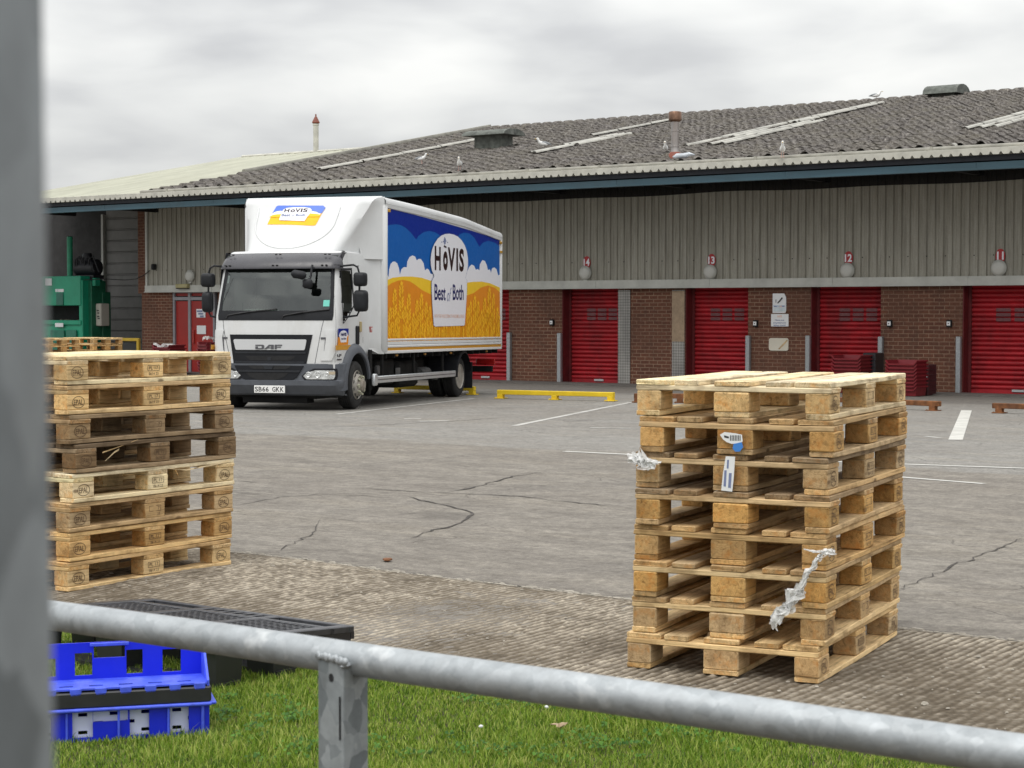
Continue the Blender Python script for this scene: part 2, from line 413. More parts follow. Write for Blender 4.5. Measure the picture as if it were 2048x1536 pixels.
def m_glass(name, tint=(.5, .56, .53), fac=.07):
    m, nt, b = newmat(name); t = NT(nt); nt.nodes.remove(b)
    tr = t.n('ShaderNodeBsdfTransparent'); tr.inputs[0].default_value = (*tint, 1)
    gl = t.n('ShaderNodeBsdfGlossy'); gl.inputs['Roughness'].default_value = .04; gl.inputs[0].default_value = (.9, .95, .93, 1)
    lw = t.n('ShaderNodeLayerWeight'); lw.inputs[0].default_value = .35
    mx = t.n('ShaderNodeMixShader'); t.l(t.math('MULTIPLY_ADD', lw.outputs['Fresnel'], .5, fac), mx.inputs[0])
    t.l(tr.outputs[0], mx.inputs[1]); t.l(gl.outputs[0], mx.inputs[2]); t.l(mx.outputs[0], nt.nodes['Material Output'].inputs[0])
    return m
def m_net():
    m, nt, b = newmat('net_and_canopy_shade'); t = NT(nt); nt.nodes.remove(b)
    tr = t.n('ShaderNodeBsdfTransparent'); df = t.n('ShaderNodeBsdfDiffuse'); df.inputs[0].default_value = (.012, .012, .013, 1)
    mx = t.n('ShaderNodeMixShader'); mx.inputs[0].default_value = .88  # high opacity, so the net carries the canopy shade too
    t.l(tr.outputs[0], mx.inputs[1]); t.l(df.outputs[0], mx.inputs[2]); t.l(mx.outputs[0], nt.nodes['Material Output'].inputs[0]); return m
def m_chequer():
    m, nt, b = newmat('chequer_plate'); t = NT(nt); o = t.obj()
    bt = t.n('ShaderNodeTexChecker'); bt.inputs['Scale'].default_value = 22
    bt.inputs['Color1'].default_value = (1, 1, 1, 1); bt.inputs['Color2'].default_value = (.62, .62, .62, 1)
    t.l(t.mapping(o, (1, 1, 1), (0, .3, 0), (0, R(45), 0)), bt.inputs['Vector'])
    n = t.noise(t.mapping(o, (1, 1, .5)), 3, 5)
    c = t.ramp(n, [(.35, (.27, .26, .245)), (.65, (.40, .385, .36))])
    c = t.mix(1, c, bt.outputs['Color'], 'MULTIPLY')
    t.l(c, b.inputs['Base Color']); b.inputs['Metallic'].default_value = .35; b.inputs['Roughness'].default_value = .5; return m
def m_sheet():
    m, nt, b = newmat('cladding_paint'); t = NT(nt); o = t.obj()
    n1 = t.noise(t.mapping(o, (2.2, 2.2, .25)), 2.5, 6, .65); n2 = t.noise(t.mapping(o, (9, 9, .6)), 2.5, 5, .7); n3 = t.noise(o, 45, 3, .7)
    c = t.ramp(n1, [(.3, (.295, .282, .240)), (.7, (.415, .400, .345))])
    c = t.mix(1, c, t.ramp(n2, [(.3, (.78, .77, .74)), (.6, (1.04, 1.04, 1.04))]), 'MULTIPLY')
    c = t.mix(1, c, t.ramp(n3, [(.3, (.9, .9, .9)), (.7, (1.06, 1.06, 1.06))]), 'MULTIPLY')
    t.l(c, b.inputs['Base Color']); b.inputs['Roughness'].default_value = .6; b.inputs['Specular IOR Level'].default_value = .3; return m
WOOD = m_wood(); BRICK = m_brick(); GROUND = m_ground(); ROUGH = m_rough(); ROOF = m_roof()
GALV = m_galv('galvanised_steel', (.36, .385, .40), (.45, .475, .49), 58, .46)
GALVP = m_galv('galvanised_angle_steel', (.21, .235, .245), (.40, .43, .44), 36, .5); POSTG = m_galv('weathered_galvanised_steel', (.18, .20, .212), (.31, .335, .35), 22, .6)
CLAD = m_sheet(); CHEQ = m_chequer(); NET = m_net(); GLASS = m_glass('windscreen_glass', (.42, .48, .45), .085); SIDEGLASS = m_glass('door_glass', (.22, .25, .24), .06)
WHITE = simple('white_truck_paint', (.65, .66, .66), .4, var=.03, scale=2, dirt=((.44, .42, .38), .52, .6), coat=.15)
BOXWHITE = simple('white_panel', (.72, .73, .73), .35, var=.02, scale=2)
GREYP = simple('grey_bumper_plastic', (.085, .093, .108), .5, var=.12, scale=5, dirt=((.15, .14, .13), .6, .4))
VISOR = simple('smoked_visor_plastic', (.055, .054, .062), .3, var=.1, scale=4)
BLACK = simple('black_plastic', (.014, .015, .018), .5, var=.15, scale=8, spec=.25)
DARK = simple('matt_black', (.012, .012, .013), .8, var=.2, scale=5)
CHASSIS = simple('chassis_black', (.012, .012, .012), .8, var=.3, scale=4, dirt=((.05, .042, .035), .58, .5), spec=.2)
RUBBER = simple('tyre_rubber', (.015, .015, .015), .85, var=.2, scale=9, dirt=((.07, .065, .058), .5, .5))
SILVER = simple('silver_trim', (.62, .63, .64), .38, metal=.35, var=.02, scale=2)
ALU = simple('aluminium', (.58, .60, .61), .4, metal=.5, var=.08, scale=5)
RIM = simple('dirty_steel_rim', (.42, .40, .36), .55, metal=.3, var=.2, scale=12, dirt=((.16, .11, .07), .45, .7))
LAMPG = simple('headlamp_reflector', (.70, .71, .70), .15, metal=.7, var=.3, scale=25)
PLATE = simple('number_plate_white', (.85, .85, .83), .4, var=.02)
INK = simple('black_lettering', (.02, .02, .022), .5, var=.05)
DAFG = simple('dark_grey_lettering', (.11, .11, .12), .35, metal=.4, var=.05)
SEAT = simple('seat_fabric', (.05, .055, .06), .9, var=.2, scale=14)
DASH = simple('dashboard_grey', (.42, .45, .42), .7, var=.1)
CYAN = simple('cyan_paper', (.18, .62, .52), .7, var=.05)
AMBER = simple('orange_reflective_tape', (.62, .30, .03), .4, var=.12, scale=20)
C_NAVY = simple('print_navy', srgb(0, 38, 138), .35, var=.03, spec=.15); C_BLUE = simple('print_blue', srgb(14, 92, 172), .35, var=.03, spec=.15)
C_WHITE = simple('print_white', srgb(232, 232, 238), .35, var=.01); C_YEL = simple('print_yellow', srgb(238, 196, 50), .35, var=.03, spec=.15)
C_ORA = simple('print_orange', srgb(226, 140, 38), .35, var=.04, spec=.15); C_GOLD = simple('print_gold', srgb(250, 190, 46), .35, var=.05, spec=.15)
C_DGOLD = simple('print_dark_gold', srgb(226, 150, 30), .35, var=.05, spec=.15); C_BRN = simple('print_brown', srgb(42, 16, 18), .35, var=.03, spec=.15)
C_INK = simple('print_ink', srgb(24, 30, 92), .35, var=.03, spec=.15); C_GREY = simple('print_grey', srgb(120, 130, 165), .35, var=.03); C_PEACH = simple('print_peach', srgb(232, 190, 170), .35, var=.03)
C_LBLUE = simple('print_light_blue', srgb(70, 112, 215), .35, var=.03)
RED = simple('red_shutter_paint', (.40, .010, .018), .55, var=.2, scale=3.5, dirt=((.11, .010, .012), .48, .8), stretch=(.6, 1, 2.5))
REDD = simple('red_door_paint', (.33, .012, .007), .45, var=.08, scale=2)
SLOT = simple('shutter_vision_slot', (.15, .05, .055), .5, var=.2, scale=20)
PIPEM = simple('weathered_grey_pipe', (.30, .29, .25), .7, var=.2, scale=3, dirt=((.14, .13, .11), .5, .6))
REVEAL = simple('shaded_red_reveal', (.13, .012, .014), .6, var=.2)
TRIM = simple('pale_trim', (.50, .505, .465), .55, var=.1, scale=3, stretch=(1, 1, 1))
FRAMEG = simple('grey_door_frame', (.26, .26, .28), .5, var=.1)
FASCIA = simple('teal_fascia', (.035, .082, .108), .5, var=.15, scale=1.5, dirt=((.03, .045, .055), .5, .6), stretch=(.4, 1, 3))
FASCIAD = simple('dark_fascia', (.018, .022, .032), .6, var=.2)
CREAM = simple('cream_sheet', (.52, .51, .45), .6, var=.14, scale=3, dirt=((.26, .25, .20), .55, .5))
PALEROOF = simple('pale_green_roof_sheet', (.42, .42, .335), .6, var=.12, scale=.8, dirt=((.36, .355, .27), .5, .5), stretch=(3, .5, 1))
ROOFLIGHT = simple('grp_rooflight', (.40, .39, .345), .5, var=.2, scale=3, dirt=((.25, .23, .19), .5, .6))
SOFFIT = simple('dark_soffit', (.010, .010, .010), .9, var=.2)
SHUTG = simple('grey_sectional_door', (.22, .215, .205), .6, var=.1, scale=2)
YELLOW_SHADE = simple('shade_darkened_yellow', (.42, .28, .02), .55, var=.15, scale=4)  # yellow darkened to paint the shade under the canopy
YELLOW = simple('yellow_paint', (.78, .55, .02), .45, var=.08, scale=4, dirt=((.20, .12, .03), .66, .8))
RUST = simple('rusty_steel', (.22, .085, .028), .85, var=.4, scale=9, dirt=((.07, .03, .018), .5, .7), bump=.4)
CRED = simple('maroon_plastic', (.17, .012, .018), .42, var=.12, scale=6)
CBLK = simple('black_crate_plastic', (.022, .022, .026), .34, var=.15, spec=.6)
DECKP = simple('black_plastic_with_shine', (.050, .051, .058), .38, var=.3, scale=14, spec=.6)  # lighter bluish base colour paints the shine on the deck
BLUEP = simple('blue_crate_plastic', (.006, .020, .62), .38, var=.06, scale=6)
BLUEL = simple('scuffed_blue_plastic', (.07, .12, .78), .45, var=.2, scale=20)
LAV = simple('sky_reflection_lavender', (.62, .66, .86), .6, var=.05)  # pale lavender paints the sky mirrored in the blue plastic
GREEN = simple('green_machine_paint', (.012, .31, .175), .4, var=.12, scale=2, dirt=((.01, .10, .06), .55, .5))
CABINET = simple('beige_cabinet', (.47, .45, .39), .5, var=.05)
PAPER = simple('white_paper', (.78, .79, .80), .6, var=.03)
STEEL = simple('stainless_flue', (.46, .43, .41), .32, metal=.8, var=.2, scale=3, stretch=(1, 1, .2), dirt=((.28, .15, .09), .5, .4))
COPPER = simple('heat_tinted_cowl', (.20, .115, .075), .35, metal=.7, var=.3, scale=6)
TERRA = simple('rusty_cowl', (.22, .06, .035), .6, var=.2)
VENT = simple('mossy_vent', (.12, .13, .115), .85, var=.3, scale=7, dirt=((.30, .30, .28), .52, .8), bump=.3)
GULLW = simple('gull_white', (.80, .80, .78), .7, var=.03); GULLG = simple('gull_grey', (.36, .38, .40), .7, var=.08); GULLY = simple('gull_beak', (.65, .42, .08), .6, var=.1); GULLP = simple('gull_leg', (.55, .33, .28), .6, var=.1)
LAMPW = simple('lamp_diffuser', (.55, .55, .51), .5, var=.05)
SIGNR = simple('red_sign', (.42, .015, .02), .4, var=.05)
LINE = simple('road_paint', (.54, .53, .49), .8, var=.12, scale=5, dirt=((.30, .28, .25), .55, .75), bump=.3)
LINEF = simple('worn_road_paint', (.47, .46, .43), .85, var=.2, scale=5, dirt=((.29, .27, .24), .5, .9), bump=.3)
CRACK = simple('crack_dirt', (.065, .057, .050), .95, var=.4, scale=12)
SOILM = simple('soil', (.07, .055, .03), .95, var=.4, scale=20, bump=.6)
FILM = simple('crumpled_film', (.62, .61, .58), .35, var=.1, scale=30)
def film_mat():
    m, nt, b = newmat('clear_film'); t = NT(nt); b.inputs['Base Color'].default_value = (.80, .80, .79, 1); b.inputs['Roughness'].default_value = .25
    tr = t.n('ShaderNodeBsdfTransparent'); mx = t.n('ShaderNodeMixShader'); t.l(t.ramp(t.noise(t.obj(), 35, 3), [(.35, (.45, .45, .45)), (.65, (.95, .95, .95))]), mx.inputs[0])
    t.l(tr.outputs[0], mx.inputs[1]); t.l(b.outputs[0], mx.inputs[2]); t.l(mx.outputs[0], nt.nodes['Material Output'].inputs[0]); return m
FILM = film_mat()
STAMP = simple('burnt_stamp', (.10, .055, .028), .8, var=.3, scale=80)
LABELB = simple('blue_label', (.05, .22, .62), .5, var=.1)
STONE = simple('pale_chips', (.42, .385, .325), .9, var=.2, scale=9)
LEAFD = simple('dry_leaf', (.40, .30, .19), .8, var=.25, scale=40)
GRASS = m_grass('lawn_blades', [(.25, (.034, .085, .006)), (.41, (.125, .235, .014)), (.58, (.255, .375, .036)), (.80, (.47, .49, .14))])
CLOV = m_grass('broad_weed_leaves', [(.3, (.035, .11, .010)), (.8, (.12, .27, .03))])
# ================================================================ world, sun, camera
def setup():
    w = bpy.data.worlds.new('World'); bpy.context.scene.world = w; w.use_nodes = True
    nt = w.node_tree; t = NT(nt); bg = nt.nodes['Background']
    sky = t.n('ShaderNodeTexSky', sky_type='NISHITA'); sky.sun_disc = False; sky.sun_elevation = R(58); sky.sun_rotation = R(215)
    sk = t.mix(1, sky.outputs[0], (.10, .10, .10), 'MULTIPLY')
    g = t.n('ShaderNodeTexCoord').outputs['Generated']; sp = t.n('ShaderNodeSeparateXYZ'); t.l(g, sp.inputs[0])
    z = t.math('MAXIMUM', sp.outputs[2], 0.0)
    den = t.math('ADD', z, .17)
    cb = t.n('ShaderNodeCombineXYZ'); t.l(t.math('DIVIDE', sp.outputs[0], den), cb.inputs[0]); t.l(t.math('DIVIDE', sp.outputs[1], den), cb.inputs[1])
    v = t.mapping(g, (3.2, 3.2, 8.5), (2.3, .6, 0))
    n1 = t.noise(v, 1.0, 4, .45, .25); n2 = t.noise(t.mapping(g, (6.5, 6.5, 21), (7, 2, 0)), 1.4, 4, .45, .2)
    f = t.math('ADD', t.math('MULTIPLY', n1, .62), t.math('MULTIPLY', n2, .38))
    cl = t.ramp(f, [(.37, (.50, .505, .515)), (.46, (.62, .625, .63)), (.54, (.77, .775, .765)), (.63, (.91, .91, .885))])
    # brighter overhead, as any overcast sky is
    zz = t.math('MULTIPLY_ADD', z, 2.0, .84); cm = t.n('ShaderNodeCombineXYZ')
    for i in range(3): t.l(zz, cm.inputs[i])
    cl = t.mix(1, cl, cm.outputs[0], 'MULTIPLY')
    c = t.mix(.94, sk, cl); t.l(c, bg.inputs[0]); bg.inputs[1].default_value = 1.0
    s = bpy.data.lights.new('sun', 'SUN'); s.energy = 1.1; s.angle = R(28); s.color = (1, .965, .91)
    so = bpy.data.objects.new('sun', s); C.objects.link(so); so['kind'] = 'structure'
    el, az = R(58), R(215)   # azimuth measured clockwise from +Y
    d = Vector((math.sin(az) * math.cos(el), math.cos(az) * math.cos(el), math.sin(el)))
    so.rotation_euler = d.to_track_quat('Z', 'Y').to_euler(); so.location = d * 60
    cam = bpy.data.cameras.new('camera'); co = bpy.data.objects.new('camera', cam); C.objects.link(co)
    cam.sensor_width = 36; cam.lens = FPX / 2048 * 36; cam.clip_start = .05; cam.clip_end = 3000
    co.location = CAM; co.rotation_euler = (math.pi / 2 - PITCH, 0, 0)
    cam.dof.use_dof = True; cam.dof.focus_distance = 13.0; cam.dof.aperture_fstop = 19
    sc = bpy.context.scene; sc.camera = co
    vs = sc.view_settings; vs.view_transform = 'Standard'; vs.look = 'None'; vs.gamma = 1; vs.exposure = .04; vs.use_curve_mapping = False
    sc.cycles.max_bounces = 8; sc.cycles.transparent_max_bounces = 12
setup()
# ================================================================ ground
def SQ(s, q, z=None):
    p = D2 * s + N2 * q
    return Vector((p.x, p.y, float(G(p.x, p.y)) if z is None else z))
def ground():
    # one sheet to the horizon, finer near the yard
    ss = sorted(set([-400, -250, -150, -90] + [x * 1.5 for x in range(-40, 41)] + [90, 150, 250, 400]))
    qs = sorted(set([-60, -30, -10, -3, 0, 2] + [3 + .5 * k for k in range(0, 70)] + [40, 45, 60, 90, 150, 300, 600]))
    m = M(); m.grid([[SQ(s, q) + Vector((0, 0, -.004 if q < 6 else 0)) for s in ss] for q in qs], flip=True)
    tag(m.build('ground', GROUND, smooth=180), 'grey brown concrete yard with cracks and dusty patches', 'ground', kind='structure')
QE = 6.02    # grass edge
QJ = 8.06    # joint between the ribbed strip and the smooth slabs
_pj = gp(1260, 1200); QJ = _pj.dot(N2); QE = gp(1300, 1402).dot(N2)
_jits = None
def vnoise(x, y, seed=0):
    """vectorised value noise 0..1"""
    xi = np.floor(x).astype(np.int64); yi = np.floor(y).astype(np.int64); fx = x - xi; fy = y - yi
    fx = fx * fx * (3 - 2 * fx); fy = fy * fy * (3 - 2 * fy)
    def h(a, b):
        n = (a * 374761393 + b * 668265263 + seed * 974711) & 0xffffffff
        n = ((n ^ (n >> 13)) * 1274126177) & 0xffffffff
        return ((n ^ (n >> 16)) & 0xffff) / 65535.0
    return (h(xi, yi) * (1 - fx) + h(xi + 1, yi) * fx) * (1 - fy) + (h(xi, yi + 1) * (1 - fx) + h(xi + 1, yi + 1) * fx) * fy
def edge_j(s): return QJ + .02 * (vnoise(np.asarray(s) * 1.7, np.asarray(s) * 0 + .5, 3) - .5) * 2
def edge_g(s): return QE + .07 * (vnoise(np.asarray(s) * 4.0, np.asarray(s) * 0 + .5, 5) - .5) * 2
def np_mesh(name, v, quads, mat, smooth=True):
    me = bpy.data.meshes.new(name)
    me.vertices.add(len(v)); me.vertices.foreach_set('co', v.astype(np.float32).ravel())
    n = quads.shape[1]; me.loops.add(quads.size); me.loops.foreach_set('vertex_index', quads.astype(np.int32).ravel())
    me.polygons.add(len(quads)); me.polygons.foreach_set('loop_start', np.arange(0, quads.size, n, dtype=np.int32))
    me.polygons.foreach_set('loop_total', np.full(len(quads), n, dtype=np.int32))
    me.polygons.foreach_set('use_smooth', np.full(len(quads), smooth)); me.update(); me.validate()
    me.materials.append(mat); o = bpy.data.objects.new(name, me); C.objects.link(o); return o
def gquads(nr, nc):
    i = np.arange(nr - 1)[:, None]; j = np.arange(nc - 1)[None, :]
    a = (i * nc + j).ravel(); return np.stack([a, a + 1, a + nc + 1, a + nc], 1)
def rough_strip():
    s = np.arange(-9.2, 1.0, .0085); rows = 300
    e0 = edge_g(s); e1 = edge_j(s); f = np.linspace(0, 1, rows)[:, None]
    q = (e0 - .05) * (1 - f) + e1 * f; S = np.broadcast_to(s, q.shape)
    wob = .018 * vnoise(q * 2.2, S * 2.2, 11) + .010 * vnoise(q * 7, S * 9, 12)
    ph = (S + wob + q * .03) / .042
    rib = .5 + .5 * np.cos(2 * np.pi * ph)
    wear = np.clip(vnoise(S * 1.3, q * 1.3, 2) * 1.5 - .25, 0, 1)
    brk = vnoise(S * 38, q * 26, 4)
    brk2 = vnoise(S * 85, q * 70, 6)
    h = rib * (.35 + .65 * brk) * (.35 + .65 * wear) * .8 + .35 * brk2 * brk
    h = np.clip(h, 0, 1.2) / 1.15
    fade = np.clip((e1 - q) / .06, 0, 1) * np.clip((q - e0 + .05) / .05, 0, 1)
    pit = np.clip((vnoise(S * 12, q * 12, 9) - .72) * 5, 0, 1)
    X = D2.x * S + N2.x * q; Y = D2.y * S + N2.y * q
    Z = G(X, Y) + .002 + .014 * h * fade - .003 * pit * fade
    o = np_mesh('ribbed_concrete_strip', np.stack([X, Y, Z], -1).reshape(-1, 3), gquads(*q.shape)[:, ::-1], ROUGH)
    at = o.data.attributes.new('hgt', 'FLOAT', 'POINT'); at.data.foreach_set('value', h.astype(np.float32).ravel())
    n = o.data.polygons[0].normal
    tag(o, 'rough ribbed concrete strip between the lawn and the smooth yard', 'concrete strip', kind='structure')
    # pale broken joint
    m = M(); random.seed(3)
    for k in range(520):
        a = -8.8 + k * .0185 + random.uniform(-.01, .01); r = random.uniform(.004, .014) * (1.6 if random.random() < .12 else 1)
        p = SQ(a, float(edge_j(a)) + random.gauss(.006, .010)); p.z += .003
        n = 6; ring = [p + (D2 * math.cos(t) * r * 1.9 + N2 * math.sin(t) * r * .8) * random.uniform(.7, 1.15) for t in [2 * math.pi * i / n for i in range(n)]]
        top = [p + (x - p) * .6 + Vector((0, 0, r * .45)) for x in ring]; m.loft([ring, top])
    tag(m.build('crumbled_joint', STONE, smooth=50), 'pale crumbled joint line along the ribbed strip', 'joint', kind='stuff')
    # dark cut of the joint
    m = M(); L = []; Rr = []
    for k in range(0, 420):
        a = -9.0 + k * .024; e = float(edge_j(a)); w = .004 + .006 * random.random()
        pa = SQ(a, e - .012 - w); pb = SQ(a, e - .012); pa.z += .0125; pb.z += .0125; L.append(pa); Rr.append(pb)
    m.grid([L, Rr]); tag(m.build('joint_gap', CRACK), 'thin dark gap beside the ribbed strip', 'gap', kind='structure')
def ribbon(pxs, w, z, mat, name, label, cat, n=None, jit=0.0, taper=False):
    P = [gp(*p) for p in pxs]; out = []
    for a, b in zip(P[:-1], P[1:]):
        k = max(2, int((b - a).length / (.10 if jit else .6)))
        for i in range(k): out.append(a.lerp(b, i / k))
    out.append(P[-1])
    if jit: out = [p + Vector((random.uniform(-jit, jit), random.uniform(-jit, jit) + .05 * mnoise.noise(Vector((i * .35, p.x, 1))), 0)) for i, p in enumerate(out)]
    m = M(); L = []; Rr = []
    for i, p in enumerate(out):
        a = out[max(0, i - 2)]; b = out[min(len(out) - 1, i + 2)]; d = (b - a); d.z = 0; d.normalize(); nn = Vector((-d.y, d.x, 0))
        ww = w * ((.5 + .9 * abs(mnoise.noise(Vector((i * .23, 3.3, w * 99)))) * 2) * random.uniform(.6, 1.2) if jit else 1)
        if taper: f = i / (len(out) - 1); ww *= min(1, 4 * f + .15, 4 * (1 - f) + .15)
        l = p + nn * ww / 2; r = p - nn * ww / 2
        l.z = float(G(l.x, l.y)) + z; r.z = float(G(r.x, r.y)) + z; L.append(l); Rr.append(r)
    m.grid([L, Rr])
    o = m.build(name, mat)
    if o.data.polygons[0].normal.z < 0:
        o.data.flip_normals()
    return tag(o, label, cat, kind='structure')
def markings():
    Ls = [([(1128, 903), (1290, 911), (2048, 937), (2300, 946)], .10, LINE, 'long white lane line across the yard behind the right pallets'),
          ([(1780, 953), (1830, 957), (1968, 968)], .085, LINE, 'short broken white line right of the pallet stack'),
          ([(672, 829), (950, 797)], .10, LINEF, 'thin white bay line beside the truck wheels'),
          ([(1028, 852), (1262, 805)], .10, LINEF, 'white bay line in front of the chequer plates'),
          ([(1911, 880), (1933, 821)], .17, LINE, 'wide white bay line right of the rusty stop'),
          ([(456, 823), (545, 823)], .10, LINEF, 'faint white dashes beside the front of the truck'),
          ([(808, 838), (842, 838)], .13, LINEF, 'faded white stroke of a bay number'), ([(838, 843), (898, 842)], .13, LINEF, 'faded white lower stroke of a bay number'),
          ([(1180, 856), (1262, 857)], .11, LINEF, 'faded white number strokes in the middle bay'),
          ([(1850, 873), (1880, 876)], .10, LINEF, 'tiny faded white mark in the right bay')]
    for i, (p, w, mt, lb) in enumerate(Ls):
        ribbon(p, w, .004, mt, 'road_marking', lb, 'road marking')
    cr = [([(690, 975), (760, 979), (835, 984), (905, 987), (1020, 992), (1262, 1017)], .022, 'dark crack running across the middle of the yard'),
          ([(884, 987), (940, 978), (990, 963), (1040, 950), (1092, 944)], .024, 'forked crack rising to the right'),
          ([(806, 991), (850, 1003), (905, 1014), (948, 1026), (930, 1040), (905, 1052), (868, 1060), (820, 1078)], .022, 'crooked open crack hooking back on itself'),
          ([(468, 1013), (560, 995), (640, 989), (720, 992), (810, 995)], .016, 'long crack leading away from the left pallets'),
          ([(470, 962), (560, 968)], .014, 'short crack at the left of the yard'), ([(470, 986), (570, 993)], .012, 'short crack left of the forked crack'),
          ([(790, 1029), (870, 1023), (915, 1019)], .010, 'fine crack inside the hook'),
          ([(640, 1040), (636, 1052), (620, 1070), (570, 1095), (545, 1112)], .008, 'pale winding crack near the ribbed strip'),
          ([(1806, 1177), (1900, 1134), (2048, 1078)], .016, 'dark joint running right from the right pallets'),
          ([(480, 857), (700, 853), (900, 843), (1060, 832)], .022, 'dark seam in front of the truck'),
          ([(560, 1029), (625, 1034), (740, 1046)], .007, 'hairline crack left of the hooked crack')]
    for p, w, lb in cr: ribbon(p, w * 1.0, .0045, CRACK, 'crack', lb, 'crack', jit=.02, taper=True)
def scatter_chips():
    random.seed(21); m = M()
    for k in range(520):
        a = random.uniform(-8, .2); q = random.uniform(QE + .05, QJ); r = random.uniform(.003, .009) * (2 if random.random() < .05 else 1)
        p = SQ(a, q); p.z += .007; n = 5; rt = random.uniform(0, 3); an = random.uniform(.3, .9)
        ring = [p + Vector((math.cos(t + rt) * r, math.sin(t + rt) * r * an, 0)) * random.uniform(.7, 1.2) for t in [2 * math.pi * i / n for i in range(n)]]
        m.loft([ring, [p + (x - p) * .6 + Vector((0, 0, r * .5)) for x in ring]])
    tag(m.build('stone_chips', STONE, smooth=40), 'pale stone chips strewn over the ribbed concrete', 'chips', kind='stuff')
    m = M()
    for k in range(1500):
        a = random.uniform(-8, .6); q = float(edge_g(a)) + abs(random.gauss(0, .07)) - .02; r = random.uniform(.004, .016)
        p = SQ(a, q); p.z += .008; rt = random.uniform(0, 3)
        ring = [p + Vector((math.cos(t + rt) * r, math.sin(t + rt) * r * .5, random.uniform(0, r * .8))) for t in [2 * math.pi * i / 5 for i in range(5)]]
        m.add(ring, [(0, 1, 2, 3, 4)])
    tag(m.build('dead_leaf_litter', simple('litter_brown', (.13, .075, .045), .9, var=.5, scale=40)), 'brown leaf litter gathered along the lawn edge', 'leaf litter', kind='stuff')
def lawn():
    # soil sheet, then blades
    ss = [-12 + .4 * k for k in range(0, 50)]
    m = M(); m.grid([[SQ(s, q if q < 5.9 else float(edge_g(s)), 0.002) for s in ss] for q in (-8, -4, 0, 2, 3, 4, 5, 6)], flip=True)
    o = m.build('lawn_soil', SOILM); 
    if o.data.polygons[0].normal.z < 0: o.data.flip_normals()
    tag(o, 'dark soil under the lawn', 'soil', kind='structure')
    rng = np.random.default_rng(5); N = 225000
    s = rng.uniform(-7.4, .9, N * 3); q = rng.uniform(3.2, QE + .05, N * 3)
    X = D2.x * s + N2.x * q; Y = D2.y * s + N2.y * q
    ok = (Y > 5.1) & (np.abs(X + .0) < Y * .36 + .2) & (q < edge_g(s) + .02)
    s, q, X, Y = s[ok][:N], q[ok][:N], X[ok][:N], Y[ok][:N]; n = len(X)
    cl = vnoise(X * 3, Y * 3, 8); thin = vnoise(X * 7, Y * 7, 14)
    H = rng.gamma(6, .0028, n) * (.5 + 1.0 * cl) + .007; H = np.clip(H, .006, .055)
    H *= np.clip((edge_g(s) + .03 - q) * 7, .35, 1)
    az = rng.uniform(0, 2 * np.pi, n); lean = rng.uniform(.15, 1.0, n) * H; wd = rng.uniform(.0010, .0023, n)
    fa = az + rng.uniform(1.0, 2.1, n)
    dx, dy = np.cos(az), np.sin(az); wx, wy = np.cos(fa) * wd, np.sin(fa) * wd
    V = np.zeros((n, 5, 3))
    V[:, 0] = np.stack([X - wx, Y - wy, 0 * X], 1); V[:, 1] = np.stack([X + wx, Y + wy, 0 * X], 1)
    mx, my, mz = X + dx * lean * .35, Y + dy * lean * .35, H * .62
    V[:, 2] = np.stack([mx + wx * .8, my + wy * .8, mz], 1); V[:, 3] = np.stack([mx - wx * .8, my - wy * .8, mz], 1)
    V[:, 4] = np.stack([X + dx * lean, Y + dy * lean, H], 1)
    b = np.arange(n)[:, None] * 5
    me = bpy.data.meshes.new('grass'); v = V.reshape(-1, 3)
    me.vertices.add(len(v)); me.vertices.foreach_set('co', v.astype(np.float32).ravel())
    lo = np.concatenate([b + np.array([[0, 1, 2, 3]]), b + np.array([[3, 2, 4]])], 1).astype(np.int32).ravel()
    me.loops.add(len(lo)); me.loops.foreach_set('vertex_index', lo)
    st = np.stack([np.arange(n) * 7, np.arange(n) * 7 + 4], 1).astype(np.int32).ravel(); tt = np.tile(np.array([4, 3], dtype=np.int32), n)
    me.polygons.add(2 * n); me.polygons.foreach_set('loop_start', st); me.polygons.foreach_set('loop_total', tt); me.update(); me.validate()
    me.materials.append(GRASS); o = bpy.data.objects.new('grass', me); C.objects.link(o)
    tag(o, 'short green lawn grass in front of the ribbed concrete', 'grass', kind='stuff')
    # clover and broad weeds
    random.seed(9); m = M()
    for k in range(170):
        px = random.uniform(440, 1900); py = random.uniform(1400, 1536); c = gp(px, py)
        if c.dot(N2) > QE - .03: continue
        if vnoise(np.array([c.x * 2.2]), np.array([c.y * 2.2]), 31)[0] < .5: continue
        for j in range(random.randint(8, 18)):
            a = random.uniform(0, 6.28); rr = random.uniform(0, .05); r = random.uniform(.005, .010)
            p = c + Vector((math.cos(a) * rr, math.sin(a) * rr, random.uniform(.02, .042))); tl = Vector((random.uniform(-.5, .5), random.uniform(-.7, .2), 1)).normalized()
            ax = tl.cross(Vector((1, 0, 0))).normalized(); ay = tl.cross(ax)
            m.add([p + (ax * math.cos(t) + ay * math.sin(t) * .7) * r for t in [i * 2 * math.pi / 6 for i in range(6)]], [(0, 1, 2, 3, 4, 5)])
    tag(m.build('clover_leaves', CLOV), 'clusters of dark clover and broad weed leaves in the lawn', 'weeds', kind='stuff')
    # dry leaf
    m = M(); c = gp(1117, 1474); c.z = .038; pts = []
    for i in range(14):
        a = i * 2 * math.pi / 14; r = .026 if i % 2 == 0 else .010
        pts.append(c + Vector((math.cos(a) * r * 1.3, math.sin(a) * r * 1.5, random.uniform(-.004, .012))))
    m.add([c + Vector((0, 0, .008))] + pts, [(0, i + 1, (i + 1) % 14 + 1) for i in range(14)])
    tag(m.build('dry_leaf', LEAFD), 'curled dry brown leaf lying on the lawn below the rail', 'leaf')
